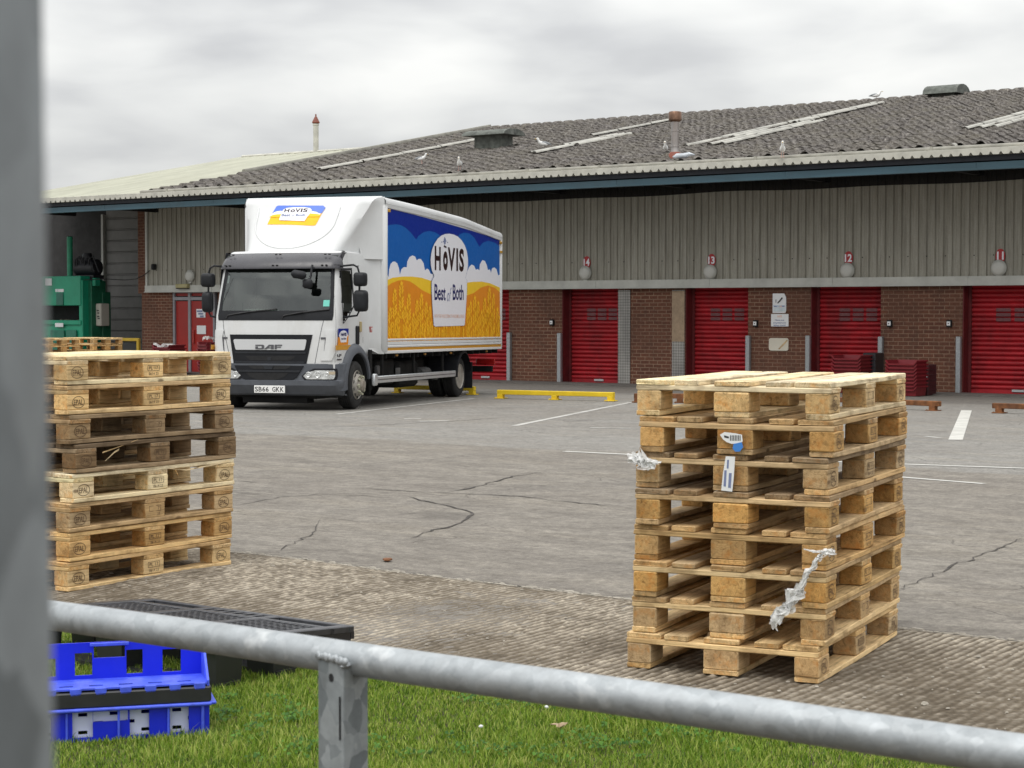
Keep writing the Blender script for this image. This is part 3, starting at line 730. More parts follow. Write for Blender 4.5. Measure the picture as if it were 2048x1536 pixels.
    for px, py, lb in ((962, 1477, 'small white scrap of litter on the lawn left of the dry leaf'), (1093, 1437, 'larger pale pebble-like scrap on the lawn just under the rail')):
        m = M(); c = gp(px, py); c.z = .04
        m.loft([[c + Vector((math.cos(a) * r * random.uniform(.7, 1.2), math.sin(a) * r * .7, h)) for a in [k * math.pi / 3 for k in range(6)]] for r, h in ((.003, -.004), (.0075, 0), (.006, .005), (.002, .007))])
        tag(m.build('litter_scrap', PAPER, smooth=60), lb, 'litter')
    m = M(); c = gp(775, 1122); c.z += .006
    m.loft([[c + Vector((math.cos(a) * .028, math.sin(a) * .045, h)) for a in [k * math.pi / 3 for k in range(6)]] for h in (0, .008)])
    tag(m.build('litter_scrap', RUST, smooth=40), 'small brown scrap on the smooth concrete near the joint', 'litter')
ground(); rough_strip(); markings(); scatter_chips(); lawn()
# ================================================================ warehouse
QW = 36.0; ZB = float(G(*(N2 * QW).xy)); QF = 33.5
S0 = sx(1500); WO = D2 * S0 + N2 * QW; WO.z = ZB
WH = empty('warehouse', WO, ANG, 'long brown brick warehouse with grey cladding, weathered grey roof and a row of red shutters', 'warehouse')
def L(s, q, z): return (s - S0, q - QW, z - ZB)          # world (s, q, z) -> warehouse local
ZFL = wz(1200, 575.5); ZFT = wz(1200, 561)               # pale flashing bottom / top
ZR0 = 4.50; PIT = .187
def zr(q): return ZR0 + PIT * (q - QF)
SL, SR = sx(284), 14.0                                   # left end of the main wall, right end far outside the frame
S15 = sx(900); 
DOORS = [(sx(1925), sx(1925) + 2.0, 11), (sx(1621), sx(1761.5), 12), (sx(1371), sx(1496), 13), (sx(1124), sx(1236), 14), (sx(888), sx(1018), 15)]
DOORS.append((DOORS[0][1] + 1.4, DOORS[0][1] + 3.3, 10))
EN = (sx(345), sx(436))                                  # entrance door opening
def piers():
    ops = sorted([(a, b) for a, b, _ in DOORS] + [EN]); out = []; x = SL
    for a, b in ops: out.append((x, a)); x = b
    out.append((x, SR)); return out
def warehouse():
    for a, b in piers():
        m = M(); m.box(((a + b) / 2 - S0, .30, (ZFL - ZB) / 2 - .1), (b - a, .6, ZFL - ZB + .2))
        m.build('brick_pier', BRICK, WH)
    # lintel over openings & wall core behind the cladding
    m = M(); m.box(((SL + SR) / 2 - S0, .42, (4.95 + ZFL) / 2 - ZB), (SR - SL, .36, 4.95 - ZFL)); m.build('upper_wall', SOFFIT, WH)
    m = M(); m.box(((SL + SR) / 2 - S0, 1.2, 1.0), (SR - SL, .1, 3.2)); m.build('inner_wall', DARK, WH)
    # brick return at the left corner
    m = M(); m.box((SL - S0 + .15, 1.6, 2.3), (.30, 2.0, 4.9)); m.box((SL - S0 + .02, .2, (4.9 + ZFL) / 2 - ZB), (.30, .42, 4.9 - ZFL + .1)); m.build('brick_return', BRICK, WH)
    # cladding
    x0 = sx(298); xs = []; p = .184; x = x0; prof = []
    k = 0
    while x < SR:
        j = random.uniform(-.004, .004)
        for dx, dy in ((0, 0), (.064, 0), (.078, .030), (.096, .030), (.110, 0), (.134, 0), (.142, -.008), (.154, -.008), (.162, 0)): prof.append((x + dx + j * .3, -.03 - .045 + dy))
        x += p; k += 1
    m = M(); m.grid([[(a - S0, y, ZFT - ZB - .02) for a, y in prof], [(a - S0, y, zr(QW) - ZB - .10) for a, y in prof]])
    m.build('cladding', CLAD, WH)
    m = M(); m.box((x0 - S0 + .03, -.06, (ZFT + 4.9) / 2 - ZB), (.07, .12, 4.9 - ZFT)); m.build('corner_trim', TRIM, WH)
    m = M(); xx = x0 - S0
    while xx < SR - S0:
        w = 3.0; m.box((xx + w / 2, -.07, (ZFT + ZFL) / 2 - ZB), (w - .006, .16, ZFT - ZFL)); xx += w
    m.box(((x0 + SR) / 2 - S0, -.085, ZFL - ZB - .012), (SR - x0, .19, .024)); m.build('flashing', TRIM, WH)
    m = M(); xx = x0 - S0 + .4
    while xx < SR - S0:
        m.cbox((xx, -.085, ZFT - ZB + .42), (.022, .02, .022), .006); xx += .41 + random.choice((0, 0, .2))
    m.build('cladding_screws', DARK, WH)
    # canopy: soffit, fascia, eaves sheet
    a0 = sx(-160, QF); w = SR - a0; cx = (a0 + SR) / 2 - S0
    m = M(); m.add([L(a0, QF + .05, zr(QF) - .30), L(SR, QF + .05, zr(QF) - .30), L(SR, QW + 4, zr(QW + 4) - .24), L(a0, QW + 4, zr(QW + 4) - .24)], [(0, 1, 2, 3)])
    for k in range(6): m.box((cx, QF + .4 + .45 * k - QW, zr(QF + .4 + .45 * k) - ZB - .34), (w, .07, .14))
    x = a0 + .5
    while x < SR: m.box((x - S0, -1.25, zr(QW - 1.25) - ZB - .46), (.12, 2.4, .20)); x += 3.4
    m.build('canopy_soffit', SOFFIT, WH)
    zb = wz(1048, 382.7, QF); zt = wz(1048, 358, QF); zk = wz(1048, 347, QF)
    m = M(); m.box((cx, QF - QW, (zb + .17 + zt) / 2 - ZB), (w, .10, zt - zb - .17)); m.build('fascia_upper', FASCIAD, WH)
    m = M(); xx = a0
    while xx < SR: m.box((xx + 2.0 - S0, QF - QW - .03, zb + .075 - ZB), (3.994, .14, .13)); xx += 4.0
    m.box((cx, QF - QW - .05, zb + .02 - ZB), (w, .16, .045)); m.build('fascia', FASCIA, WH)
    # corrugated eaves sheet edge (white teeth)
    pr = []; x = a0
    while x < SR:
        for dx, dz in ((0, 0), (.110, 0), (.140, .050), (.158, .050)): pr.append((x + dx, dz))
        x += .195
    m = M(); rows = []
    for q in (QF - .22, QF + .15): rows.append([L(a, q, zk + .10 * (q - QF + .22)) for a, dz in pr])
    m.grid(rows); m.grid([[L(a, QF - .22, zk) for a, dz in pr], [L(a, QF - .215, zt - .005 + dz) for a, dz in pr]]); m.grid([[L(a, QF - .215, zt - .005 + dz) for a, dz in pr], [L(a, QF + .2, zt + .01 + dz) for a, dz in pr]])
    m.build('eaves_sheet', CREAM, WH)
    m = M(); m.tube([L(sx(275, QF), QF + .16, zk + .055), L(SR, QF + .16, zk + .055)], .05, 10); m.box(((sx(275, QF) + SR) / 2 - S0, QF + .30 - QW, zk + .03 - ZB), (SR - sx(275, QF), .2, .10))
    x = sx(275, QF) + 1
    while x < SR: m.box(L(x, QF + .16, zk + .055), (.05, .112, .112)); x += 1.9
    m.build('eaves_pipe', PIPEM, WH, smooth=40)
    # dense net under the canopy; its dark tone also paints the shade there
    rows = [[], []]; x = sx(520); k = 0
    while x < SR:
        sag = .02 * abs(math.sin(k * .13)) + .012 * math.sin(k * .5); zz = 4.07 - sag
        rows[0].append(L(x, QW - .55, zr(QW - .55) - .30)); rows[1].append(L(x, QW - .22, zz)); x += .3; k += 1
    m = M(); m.grid(rows); nt_ = m.build('shade_netting', NET, WH)
    m = M(); m.tube([Vector(p) + Vector((0, -.01, 0)) for p in rows[1]], .012, 5); m.build('netting_cord', DARK, nt_)
def roof_sheet(name, mat, s_of, qa, qb, ds=.41, course=.36, amp=.060, label=None, seed=1, flat=False):
    """roof plane with real rolls and stepped courses; s_of(q) gives (s_left, s_right)"""
    rng = np.random.default_rng(seed)
    sL = min(s_of(qa)[0], s_of(qb)[0]); sR = max(s_of(qa)[1], s_of(qb)[1])
    per = 8; n = int((sR - sL) / ds * per) + 1; s = sL + np.arange(n) * ds / per
    prof = np.maximum(np.sin(2 * np.pi * s / ds), 0) ** .7 * amp if not flat else (np.abs(((s / ds) % 1) - .5) < .12) * amp
    qs = []; st = []; q = qa
    while q < qb: qs += [q, min(q + course, qb) - .002]; st += [.034, 0.0]; q += course
    qs = np.array(qs); st = np.array(st) * (0 if flat else 1)
    nr = len(qs); roll = (s / ds).astype(int)
    J = rng.normal(0, 1, (nr // 2 + 1, roll.max() - roll.min() + 2))
    jj = .6 * J[(np.arange(nr) // 2)[:, None], (roll - roll.min())[None, :]]
    Z = np.vectorize(zr)(qs)[:, None] + prof[None, :] * (1 + .25 * jj * (not flat)) + st[:, None] + .008 * jj * (not flat)
    Q = qs[:, None] + .02 * jj * (not flat); S = np.broadcast_to(s[None, :], Z.shape).copy()
    for i, qq in enumerate(qs):
        a, b = s_of(qq); S[i] = np.clip(S[i], a, b)
    V = np.stack([S - S0, Q - QW, Z - ZB], -1).reshape(-1, 3)
    o = np_mesh(name, V, gquads(nr, n), mat, smooth=False); o.parent = WH
    if label: o['label'] = label
    return o
QR = QF + 15.5; QP = QF + 10.3
def roofs():
    pe = wp(275, 385, QF); sE = pe.dot(D2)
    pr_ = wp(980, 258, QR); sV = sE
    main = roof_sheet('main_roof', ROOF, lambda q: (sE, SR + 14), QF + .28, QR, label='weathered dark grey ribbed roof with pale strips', seed=2)
    sl = wp(485, 311, QP).dot(D2)
    pale = roof_sheet('pale_roof', PALEROOF, lambda q: (sl, sE), QF - .2, QP, ds=.33, course=3, amp=.03, label='smooth pale green grey roof section at the left end', seed=3, flat=True)
    # back slopes
    m = M(); zR = zr(QR); m.add([L(sE, QR, zR), L(SR + 14, QR, zR), L(SR + 14, QR + 15.5, ZR0), L(sE, QR + 15.5, ZR0)], [(0, 1, 2, 3)])
    m.add([L(sE, QF + .42, zr(QF)-.1), L(sE, QR, zR), L(sE, QR + 15.5, ZR0), L(sE, QR + 15.5, ZB), L(sE, QW + 4, ZB), L(sE, QW + 4, zr(QW)-.2)], [(0, 1, 2, 3, 4, 5)]); m.build('rear_roof', ROOF, WH)
    m = M(); zP = zr(QP); m.add([L(sl, QP, zP), L(sE, QP, zP), L(sE, QP + 10, ZR0), L(sl, QP + 10, ZR0)], [(0, 1, 2, 3)]); m.build('pale_rear_roof', PALEROOF, WH)
    # verge flashing along the step
    m = M(); a = Vector(L(sE - .05, QF + 4, zr(QF + 4) + .06)); b = Vector(L(sE - .05, QR, zr(QR) + .08)); m.tube([a, b], .085, 6); m.build('verge_flashing', PIPEM, WH, smooth=60)
    m = M(); m.tube([L(sl, QP, zP + .03), L(sE, QP, zP + .03)], .05, 6); m.build('pale_ridge_cap', CREAM, WH, smooth=60)
    # ridge cap with bumps
    m = M(); s = sE
    while s < 6:
        m.loft([[L(s + dx, QR + .16 * math.cos(a), zr(QR) - .02 + h * math.sin(a)) for a in [math.pi * k / 6 for k in range(7)]] for dx, h in ((0, .09), (.10, .13), (.30, .13), (.41, .09))]); s += .41
    m.build('ridge_cap', ROOF, WH, smooth=40)
    # pale strips lying in the slope: quads given by their pixel ends
    strips = [((1135, 297), (1250, 274), .42, 3), ((1060, 313), (1135, 297), .22, 2), ((640, 345), (950, 284), .26, 2), ((1412, 297), (1612, 249), .62, 4), ((1570, 253), (1780, 210), .42, 2),
              ((1945, 265), (2060, 228), .62, 3), ((1170, 278), (1360, 243), .20, 1), ((1900, 300), (2060, 293), .22, 1)]
    def rp(px, py):
        d = ray(px, py)     # intersect the roof plane z = zr(q)
        dq = N2.x * d.x + N2.y * d.y; t = (ZR0 - PIT * QF - CAMZ) / (d.z - PIT * dq); return CAM + d * t
    global roof_point; roof_point = rp
    for (a, b, w, n) in strips:
        A, B = rp(*a), rp(*b); sA = A.dot(D2); qa, qb = sorted((A.dot(N2), B.dot(N2))); m = M()
        if abs(qb - qa) < 2.0 and abs(A.dot(D2) - B.dot(D2)) > 3:
            s1, s2 = sorted((A.dot(D2), B.dot(D2))); qm = (qa + qb) / 2
            m.grid([[L(s, qm + dq, zr(qm + dq) + .115 + random.uniform(-.01, .01)) for s in np.arange(s1, s2, .5)] for dq in (-w / 2, w / 2)])
        else:
            q = qa
            while q < qb:
                q2 = min(q + random.choice((.9, 1.3, 1.7)), qb); j = random.uniform(-.02, .02)
                for k in range(n):
                    if n > 2 and random.random() < .12: continue
                    s1 = round(sA / .41) * .41 + .10 + (k - n / 2) * .41 * .5 * (w / .4) + j
                    rows = []
                    for t in range(5):
                        an = math.pi * t / 4; rows.append([L(s1 + .075 * (1 - math.cos(an)), qq, zr(qq) + .085 + .045 * math.sin(an) + (qq - q) * -.006) for qq in (q, q2 - .02)])
                    m.grid(rows)
                q = q2
        if m.v: m.build('rooflight_strip', ROOFLIGHT, WH, smooth=40)
    # low roof vents
    for px, py, w_, lb in ((987, 291, 1.0, 'mossy box vent with a domed cap near the left of the ridge'), (1893, 192, .95, 'round topped vent on the ridge at the right')):
        p = rp(px, py + (8 if px < 1000 else 2)); pq = p.dot(N2); ps = p.dot(D2); zz = zr(pq); ww = 1.15 if px < 1000 else .80; kk = 0 if px < 1000 else 1
        m = M()
        m.box(L(ps, pq, zz + .14 - .18 * kk), (ww * .8, .5, .44))
        v = m.build('roof_vent', VENT, WH); v['label'] = lb
        m = M(); m.loft([[L(ps + dx, pq + .50 * math.cos(a), zz + (.36 if not kk else .06) + (.17 if not kk else .27) * math.sin(a)) for a in [math.pi * k / 8 for k in range(9)]] for dx in (-ww * .62, ww * .62)])
        m.build('vent_cap', VENT, v, smooth=50)
    # flues
    p = rp(1350, 319); q = p.dot(N2); s = p.dot(D2); z0 = p.z; H = wz(1350, 228, q) - z0; r = 15.5 / FPX * p.y / 2 * 1.0
    m = M(); m.lathe([(r * 1.6, 0), (r * 1.5, .10), (r, .16), (r, H * .32), (r * 1.08, H * .325), (r * 1.08, H * .345), (r, H * .35), (r, H * .66), (r * 1.08, H * .665), (r * 1.08, H * .685), (r, H * .69), (r, H)], 20, L(s, q, z0 - .05))
    f = m.build('flue', STEEL, WH, smooth=40); f['label'] = 'stainless steel flue with a brown heat tinted cowl'
    m = M(); m.lathe([(r * 1.2, H - .12), (r * 1.7, H - .08), (r * 1.7, H + .08), (r * 1.5, H + .10), (r * 1.5, H + .06), (0.01, H + .05)], 20, L(s, q, z0 - .05)); m.build('cowl', COPPER, f, smooth=40)
    m = M(); m.lathe([(r * 1.9, -.02), (r * 1.6, .12), (r * 1.2, .16)], 12, L(s, q, z0)); m.build('flue_base', TERRA, f, smooth=40)
    p = wp(632, 303, QP); q = QP; s = p.dot(D2); z0 = zr(QP) - .05; H = wz(632, 248, q) - z0
    m = M(); m.lathe([(.085, 0), (.085, H)], 14, L(s, q, z0)); m.lathe([(.10, .9), (.10, .95)], 14, L(s, q, z0))
    f = m.build('flue', CREAM, WH, smooth=40); f['label'] = 'slim pale flue pipe with a pointed rusty cap at the left'
    m = M(); m.lathe([(.11, H + .02), (.125, H + .05), (.04, H + .22), (.022, H + .24), (.022, H + .31)], 14, L(s, q, z0)); m.lathe([(.05, H), (.05, H + .05)], 8, L(s, q, z0)); m.build('pointed_cap', TERRA, f, smooth=40)
def shutter(a, b, num):
    qd = .32; zt = ZFL - ZB + .02; gl = .05
    m = M(); ys = []; z = .10; sl = .0985; rows = []
    xs = [a - S0 + .085, b - S0 - .02]
    while z < zt - .02:
        for k in range(5):
            f = k / 5; rows.append([(x, qd - .040 * math.sin(math.pi * f) ** .7, z + sl * f) for x in xs])
        rows.append([(x, qd + .012, z + sl - .004) for x in xs]); z += sl
    m.grid(rows); m.box(((xs[0] + xs[1]) / 2, qd - .005, .055), (xs[1] - xs[0], .06, .10))
    d = m.build('roller_shutter', RED, WH, smooth=50)
    m = M()
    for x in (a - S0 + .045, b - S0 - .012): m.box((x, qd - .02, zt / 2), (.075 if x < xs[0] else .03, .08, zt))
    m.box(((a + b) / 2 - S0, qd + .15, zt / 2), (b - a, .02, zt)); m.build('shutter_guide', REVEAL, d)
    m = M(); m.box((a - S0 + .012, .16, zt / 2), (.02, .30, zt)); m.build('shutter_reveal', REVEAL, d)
    # vision slots
    w = xs[1] - xs[0]; x0 = xs[0] + w * (.30 if num in (12, 14) else .27); ww = w * .165
    zs = .10 + sl * 14 
    for k in range(3):
        m = M()
        for j in range(3):
            m.cbox((x0 + k * w * .205 + ww / 2, qd - .034, zs + sl * j + .047), (ww, .012, sl * .74), .004)
        m.build('vision_slot', SLOT, d)
    m = M(); m.cbox(((xs[0] + xs[1]) / 2 + .05, qd - .05, .085), (.26, .03, .05), .006); m.build('lock_plate', ALU, d)
def doors():
    for a, b, n in DOORS: shutter(a, b, n)
    gz = [(1021, 665), (1122, 666), (1499, 671), (1619, 671), (1764, 673), (1920, 673)]
    for px, py in gz:
        s = sx(px); zt = wz(px, py) - ZB; m = M(); m.cbox((s - S0, -.055, zt / 2), (.10, .10, zt), .01)
        m.build('door_guard', GALV, WH)
    for a, b, py in ((1236, 1262, 580), (1344, 1371, 580)):
        s0_, s1_ = sx(a + 1), sx(b - 1); zt = wz(a, py) - ZB; m = M(); m.box(((s0_ + s1_) / 2 - S0, -.012, zt / 2 + .01), (s1_ - s0_, .02, zt - .02))
        c = m.build('chequer_plate', CHEQ, WH)
        if a > 1300: c['label'] = 'chequer plate with a tan upper half'
    m = M(); s0_, s1_ = sx(1345), sx(1370); z0 = wz(1350, 683) - ZB; z1 = wz(1350, 582) - ZB
    m.box(((s0_ + s1_) / 2 - S0, -.026, (z0 + z1) / 2), (s1_ - s0_, .006, z1 - z0))
    m.build('tan_facing', simple('tan_facing', (.36, .26, .17), .6, var=.15, scale=12), bpy.data.objects['chequer_plate.001'])
    for px, py in ((1106, 645), (1513, 647), (1781, 647), (1900, 647)):
        p = wp(px, py); m = M(); m.cbox(L(p.dot(D2), QW - .04, p.z), (.10, .07, .15), .008); o = m.build('switch_box', DARK, WH)
        m = M(); m.cbox(L(p.dot(D2), QW - .08, p.z), (.075, .02, .085), .004, mi=0); m.cbox(L(p.dot(D2), QW - .092, p.z), (.02, .012, .028), .004, mi=1); m.build('button_plate', [PAPER, INK], o)
    # entrance door
    a, b = EN; zt = ZFL - ZB; ox = -S0; m = M()
    zth = wz(390, 595.5) - ZB; zmid = wz(381, 600) - ZB
    pa, pm, pb = sx(347), sx(378), sx(427)
    for x in (pa, pm, pb): m.box((x + ox, .06, zt / 2), (.07 if x != pm else .09, .10, zt))
    m.box(((pa + pb) / 2 + ox, .06, zth - .02), (pb - pa, .09, .09)); m.box(((pa + pb) / 2 + ox, .06, zt - .02), (pb - pa + .1, .09, .05))
    fr = m.build('entrance_frame', FRAMEG, WH)
    m = M(); m.box(((pa + pm) / 2 + ox, .09, zth / 2 - .04), (pm - pa - .08, .05, zth - .10)); m.box(((pa + pb) / 2 + ox, .09, (zth + zt) / 2), (pb - pa - .08, .05, zt - zth - .10)); m.build('side_panel', REDD, fr)
    m = M(); m.box(((pm + pb) / 2 + ox, .07, zth / 2 - .04), (pb - pm - .10, .05, zth - .10)); dr = m.build('entrance_door', REDD, WH)
    m = M(); m.cbox((sx(386) + ox, .02, wz(386, 662) - ZB), (.05, .06, .05), .008, mi=0); m.cbox((sx(386) + ox, .015, wz(386, 672) - ZB - .06), (.03, .05, .30), .008, mi=0); m.build('door_handle', simple('pink_red_handle', (.5, .08, .07), .4), dr)
    for (x0, x1, y0, y1, bl) in ((391.5, 409, 618, 635, 1), (392, 410, 651, 668, 0)):
        m = M(); A = sx(x0), sx(x1); Z = wz(x0, y1) - ZB, wz(x0, y0) - ZB
        m.box(((A[0] + A[1]) / 2 + ox, .035, (Z[0] + Z[1]) / 2), (A[1] - A[0], .012, Z[1] - Z[0]), mi=0)
        if bl:
            for k in range(3): m.box((A[0] + (A[1] - A[0]) * (.38 + .12 * k) + ox, .026, Z[1] - .06 - .07 * k), ((A[1] - A[0]) * (.62 - .1 * k), .008, .045), mi=1)
        o = m.build('door_notice', [PAPER, C_GREY], dr)
    # recessed bay at the far left: dark wall and grey sectional door
    q2 = QW + 3.0; sa = sx(-160, q2); sb = SL + .3
    m = M(); m.box(((sa + sb) / 2 - S0, 3.25, 2.6), (sb - sa, .3, 5.6))
    rw = m.build('recessed_wall', simple('dark_block_wall', (.035, .034, .034), .9, var=.2, scale=3), WH)
    a, b = sx(213, q2), SL + .10; m = M(); zz = 0.05; zt = wz(240, 428, q2) - ZB
    while zz < zt:
        hh = .345; m.cbox(((a + b) / 2 - S0, 3.04, zz + hh / 2), (b - a, .06, hh - .045), .012); m.box(((a + b) / 2 - S0, 3.045, zz + hh), (b - a, .03, .03)); zz += hh
    m.build('sectional_door', SHUTG, WH)
    m = M(); m.box((sx(210, q2) - S0, 2.98, zt / 2), (.09, .14, zt)); m.build('door_frame_post', TRIM, WH)
    m = M(); pts = []
    for px, py in ((168, 560), (210, 558), (250, 560), (272, 558), (285, 552), (300, 541)):
        p = wp(px, py, QW - .15); pts.append(L(p.dot(D2), p.dot(N2), p.z))
    m.tube(pts, .012, 6); p = wp(316, 534); m.cbox(L(p.dot(D2), QW - .16, p.z), (.10, .14, .16), .02); m.build('sagging_cable', DARK, WH, smooth=40)
    # dust covered apron kerb line at the wall foot
    m = M(); m.box(((SL + SR) / 2 - S0, -.5, .012), (SR - SL, 1.0, .05)); m.build('threshold', simple('threshold_concrete', (.12, .11, .10), .9, var=.2, scale=3), WH)
warehouse(); roofs(); doors()
# ---------------------------------------------------------------- lamps and signs on the wall
def wall_lamp(px, py, label):
    p = wp(px, py); o = empty('bulkhead_lamp', D2 * p.dot(D2) + N2 * (QW - .075) + Vector((0, 0, p.z)), ANG, label, 'wall lamp', 'round wall lamps above the shutters')
    if 'h' not in wall_lamp.__dict__:
        m = M(); m.lathe([(.10, 0), (.155, -.01), (.165, -.05), (.155, -.065)], 24, axis='Y'); m.box((0, -.02, -.17), (.10, .05, .05)); h = m.build('housing', TRIM, o, smooth=40)
        m = M(); m.lathe([(.150, -.055), (.145, -.085), (.11, -.108), (.06, -.120), (.01, -.123)], 24, axis='Y'); d = m.build('diffuser', LAMPW, o, smooth=50)
        wall_lamp.h, wall_lamp.d = h, d
    else:
        for s_ in (wall_lamp.h, wall_lamp.d): c = s_.copy(); C.objects.link(c); c.parent = o
def number_sign(px, py, n):
    p = wp(px, py); o = empty('number_sign', D2 * p.dot(D2) + N2 * (QW - .09) + Vector((0, 0, p.z)), ANG, 'dark red oval sign with the white number %d above its round lamp' % n, 'number sign', 'numbered oval signs above the shutters')
    m = M(); ring = [(.10 * math.cos(a), 0, .145 * math.sin(a)) for a in [2 * math.pi * k / 28 for k in range(28)]]
    m.prism(ring, (0, .02, 0)); m.build('plate', SIGNR, o)
    m = M(); put_text(m, str(n), lambda a, b: ((a - .5) * (.165 if n != 11 else .14), -.004, (b - .5) * .165 + .005), bold=.035); m.build('number', C_WHITE, o)
for (px, py, n, sxp, syp) in ((1176, 546, 14, 1177.5, 525), (1425.5, 544, 13, 1427, 521), (1699.5, 541, 12, 1700.5, 516.5), (2002, 536, 11, 2004, 512)):
    wall_lamp(px, py, 'round grey wall lamp under the number %d sign' % n); number_sign(sxp, syp, n)
wall_lamp(386, 552, 'round pale wall lamp above the red entrance door, left of the truck')
def box_sign(name, x0, y0, x1, y1, label, cat, deco=None, mat=PAPER, curl=0.0, qoff=.02):
    P0 = wp(x0, y1); P1 = wp(x1, y0); s0_, s1_ = P0.dot(D2), P1.dot(D2); w = s1_ - s0_; z0, z1 = wp(x0, y1).z, wp(x0, y0).z; h = z1 - z0
    o = empty(name, D2 * (s0_ + w / 2) + N2 * (QW - qoff) + Vector((0, 0, (z0 + z1) / 2)), ANG, label, cat)
    return o, w, h
o, w, h = box_sign('hygiene_sign', 1546, 587, 1573, 626, 'tall white wall sign with a black brush picture, highest of three on the brick pier', 'sign')
m = M(); m.prism([(-w / 2, 0, -h / 2), (w / 2 - .02, 0, -h / 2), (w / 2, 0, -h / 2 + .05), (w / 2, 0, h / 2 - .08), (w / 2 - .05, 0, h / 2), (-w / 2, 0, h / 2)], (0, .012, 0)); m.build('panel', PAPER, o)
m = M(); m.box((.035, -.006, .075), (.028, .006, .12), rot=Matrix.Rotation(R(42), 3, 'Y')); m.prism([(-.055, -.004, 0), (-.02, -.004, .0), (.0, -.004, .03), (-.015, -.004, .045)], (0, .003, 0))
m.box((-.08, -.005, .05), (.012, .004, .07)); m.build('brush_picture', INK, o)
m = M(); m.box((0, -.005, -.065), (w * .86, .004, .045), mi=0); m.box((0, -.005, -.14), (w * .86, .004, .075), mi=1); m.box((-w * .28, -.009, -.068), (.06, .003, .016), mi=2); m.box((w * .30, -.009, -.068), (.05, .003, .014), mi=2); m.box((.04, -.009, -.066), (.05, .003, .02), mi=3)
m.build('printed_band', [simple('print_pale_blue', (.48, .56, .66), .5), simple('print_paler_blue', (.60, .68, .72), .5), C_GREY, C_PEACH], o)
o, w, h = box_sign('safety_sign', 1543, 628, 1578, 653, 'white notice with three lines of writing, middle of three on the brick pier', 'sign')
m = M(); m.cbox((0, 0, 0), (w, .014, h), .004); m.build('panel', PAPER, o)
m = M()
for k, (tx, tw, tz) in enumerate((('Have you', .52, .0), ('completed your', .76, -.058), ('Safety check?', .70, -.112))):
    put_text(m, tx, lambda a, b: ((a - .5) * w * tw, -.010, tz + (b - .5) * .040), bold=.03)
put_text(m, 'SAFE', lambda a, b: ((a - .5) * w * .26, -.010, .085 + (b - .5) * .045), mi=1, bold=.03); m.build('writing', [C_GREY, C_PEACH], o)
o, w, h = box_sign('blank_sign', 1538.5, 676, 1577.5, 701, 'blank cream sign with a rusty diagonal stain, lowest of three on the brick pier', 'sign')
m = M(); r_ = .05; pts = []
for cx_, cz_, a0 in ((w / 2 - r_, h / 2 - r_, 0), (-w / 2 + r_, h / 2 - r_, 90), (-w / 2 + r_, -h / 2 + r_, 180), (w / 2 - r_, -h / 2 + r_, 270)):
    for k in range(5): a = R(a0 + 22.5 * k); pts.append((cx_ + r_ * math.cos(a), 0, cz_ + r_ * math.sin(a)))
m.prism(pts, (0, .02, 0)); m.build('panel', simple('cream_sign', (.66, .62, .52), .5, var=.05, scale=3), o)
m = M(); m.prism([(w * .43, -.003, h * .38), (w * .47, -.003, h * .30), (w * .25, -.003, -h * .1), (w * .05, -.003, -h * .40), (-w * .02, -.003, -h * .36), (w * .18, -.003, -h * .02)], (0, .002, 0)); m.build('rust_stain', simple('stain', (.50, .36, .20), .7, var=.3, scale=12), o)
o, w, h = box_sign('emergency_light', 364.5, 568, 387.5, 576.5, 'small yellowish box light above the red entrance door', 'emergency light', qoff=.20)
m = M(); m.cbox((0, 0, 0), (w, .14, h), .015); m.build('cover', simple('yellowed_cover', (.38, .34, .17), .5), o, smooth=40)
m = M(); m.box((0, .01, -h / 2 - .01), (w * .96, .12, .02)); m.build('base', DARK, o)
# ================================================================ pallets
def board_mesh(m, Ln, W, T, seed, c=(0, 0, 0), n=7, ch=.003, warp=.0025, chip=True, mi=0):
    """long board along X with slight warp, bow and chipped ends"""
    rnd = random.Random(seed); rings = []; ph = rnd.uniform(0, 6); bow = rnd.uniform(-1, 1) * warp
    for i in range(n + 1):
        f = i / n; x = (f - .5) * Ln
        w = W / 2 + rnd.uniform(-1, 1) * .0012; t = T / 2 + rnd.uniform(-1, 1) * .0006
        oy = rnd.uniform(-1, 1) * .0012; oz = bow * math.sin(math.pi * f) + .0006 * math.sin(ph + f * 5)
        if i in (0, n): w -= ch; t -= ch * .8
        P = [(-w + ch, -t), (w - ch, -t), (w, -t + ch), (w, t - ch), (w - ch, t), (-w + ch, t), (-w, t - ch), (-w, -t + ch)]
        if i in (0, n) and chip:
            jx = [rnd.uniform(-.002, .002) for _ in P]
        else: jx = [0] * 8
        rings.append([(x + j + c[0], y + oy + c[1], z + oz + c[2]) for (y, z), j in zip(P, jx)])
        if i in (0,): rings.append([(x + ch + c[0], y * (w + ch) / w + oy + c[1], z * (t + ch * .8) / t + oz + c[2]) for y, z in P])
        if i == n: rings.insert(-1, [(x - ch + c[0], y * (w + ch) / w + oy + c[1], z * (t + ch * .8) / t + oz + c[2]) for y, z in P])
    m.loft(rings, mi)
def mark_oval(m, cx, cz, y, sgn, text='EPAL', mi=1, w=.042, h=.030):
    """burnt oval stamp in the x,z plane at depth y facing sgn*Y"""
    n = 30; e = .0010 * sgn; th = .0028
    for k in range(n):
        a0, a1 = 2 * math.pi * k / n, 2 * math.pi * (k + 1) / n
        p = [(cx + math.cos(a) * (w - d), y + e, cz + math.sin(a) * (h - d)) for a, d in ((a0, 0), (a1, 0), (a1, th), (a0, th))]
        m.add(p if sgn < 0 else p[::-1], [(0, 1, 2, 3)], mi)
    put_text(m, text, lambda a, b: (cx + (a - .5) * w * 1.45 * (-sgn), y + e, cz + (b - .5) * h * .92), mi=mi, bold=.0)
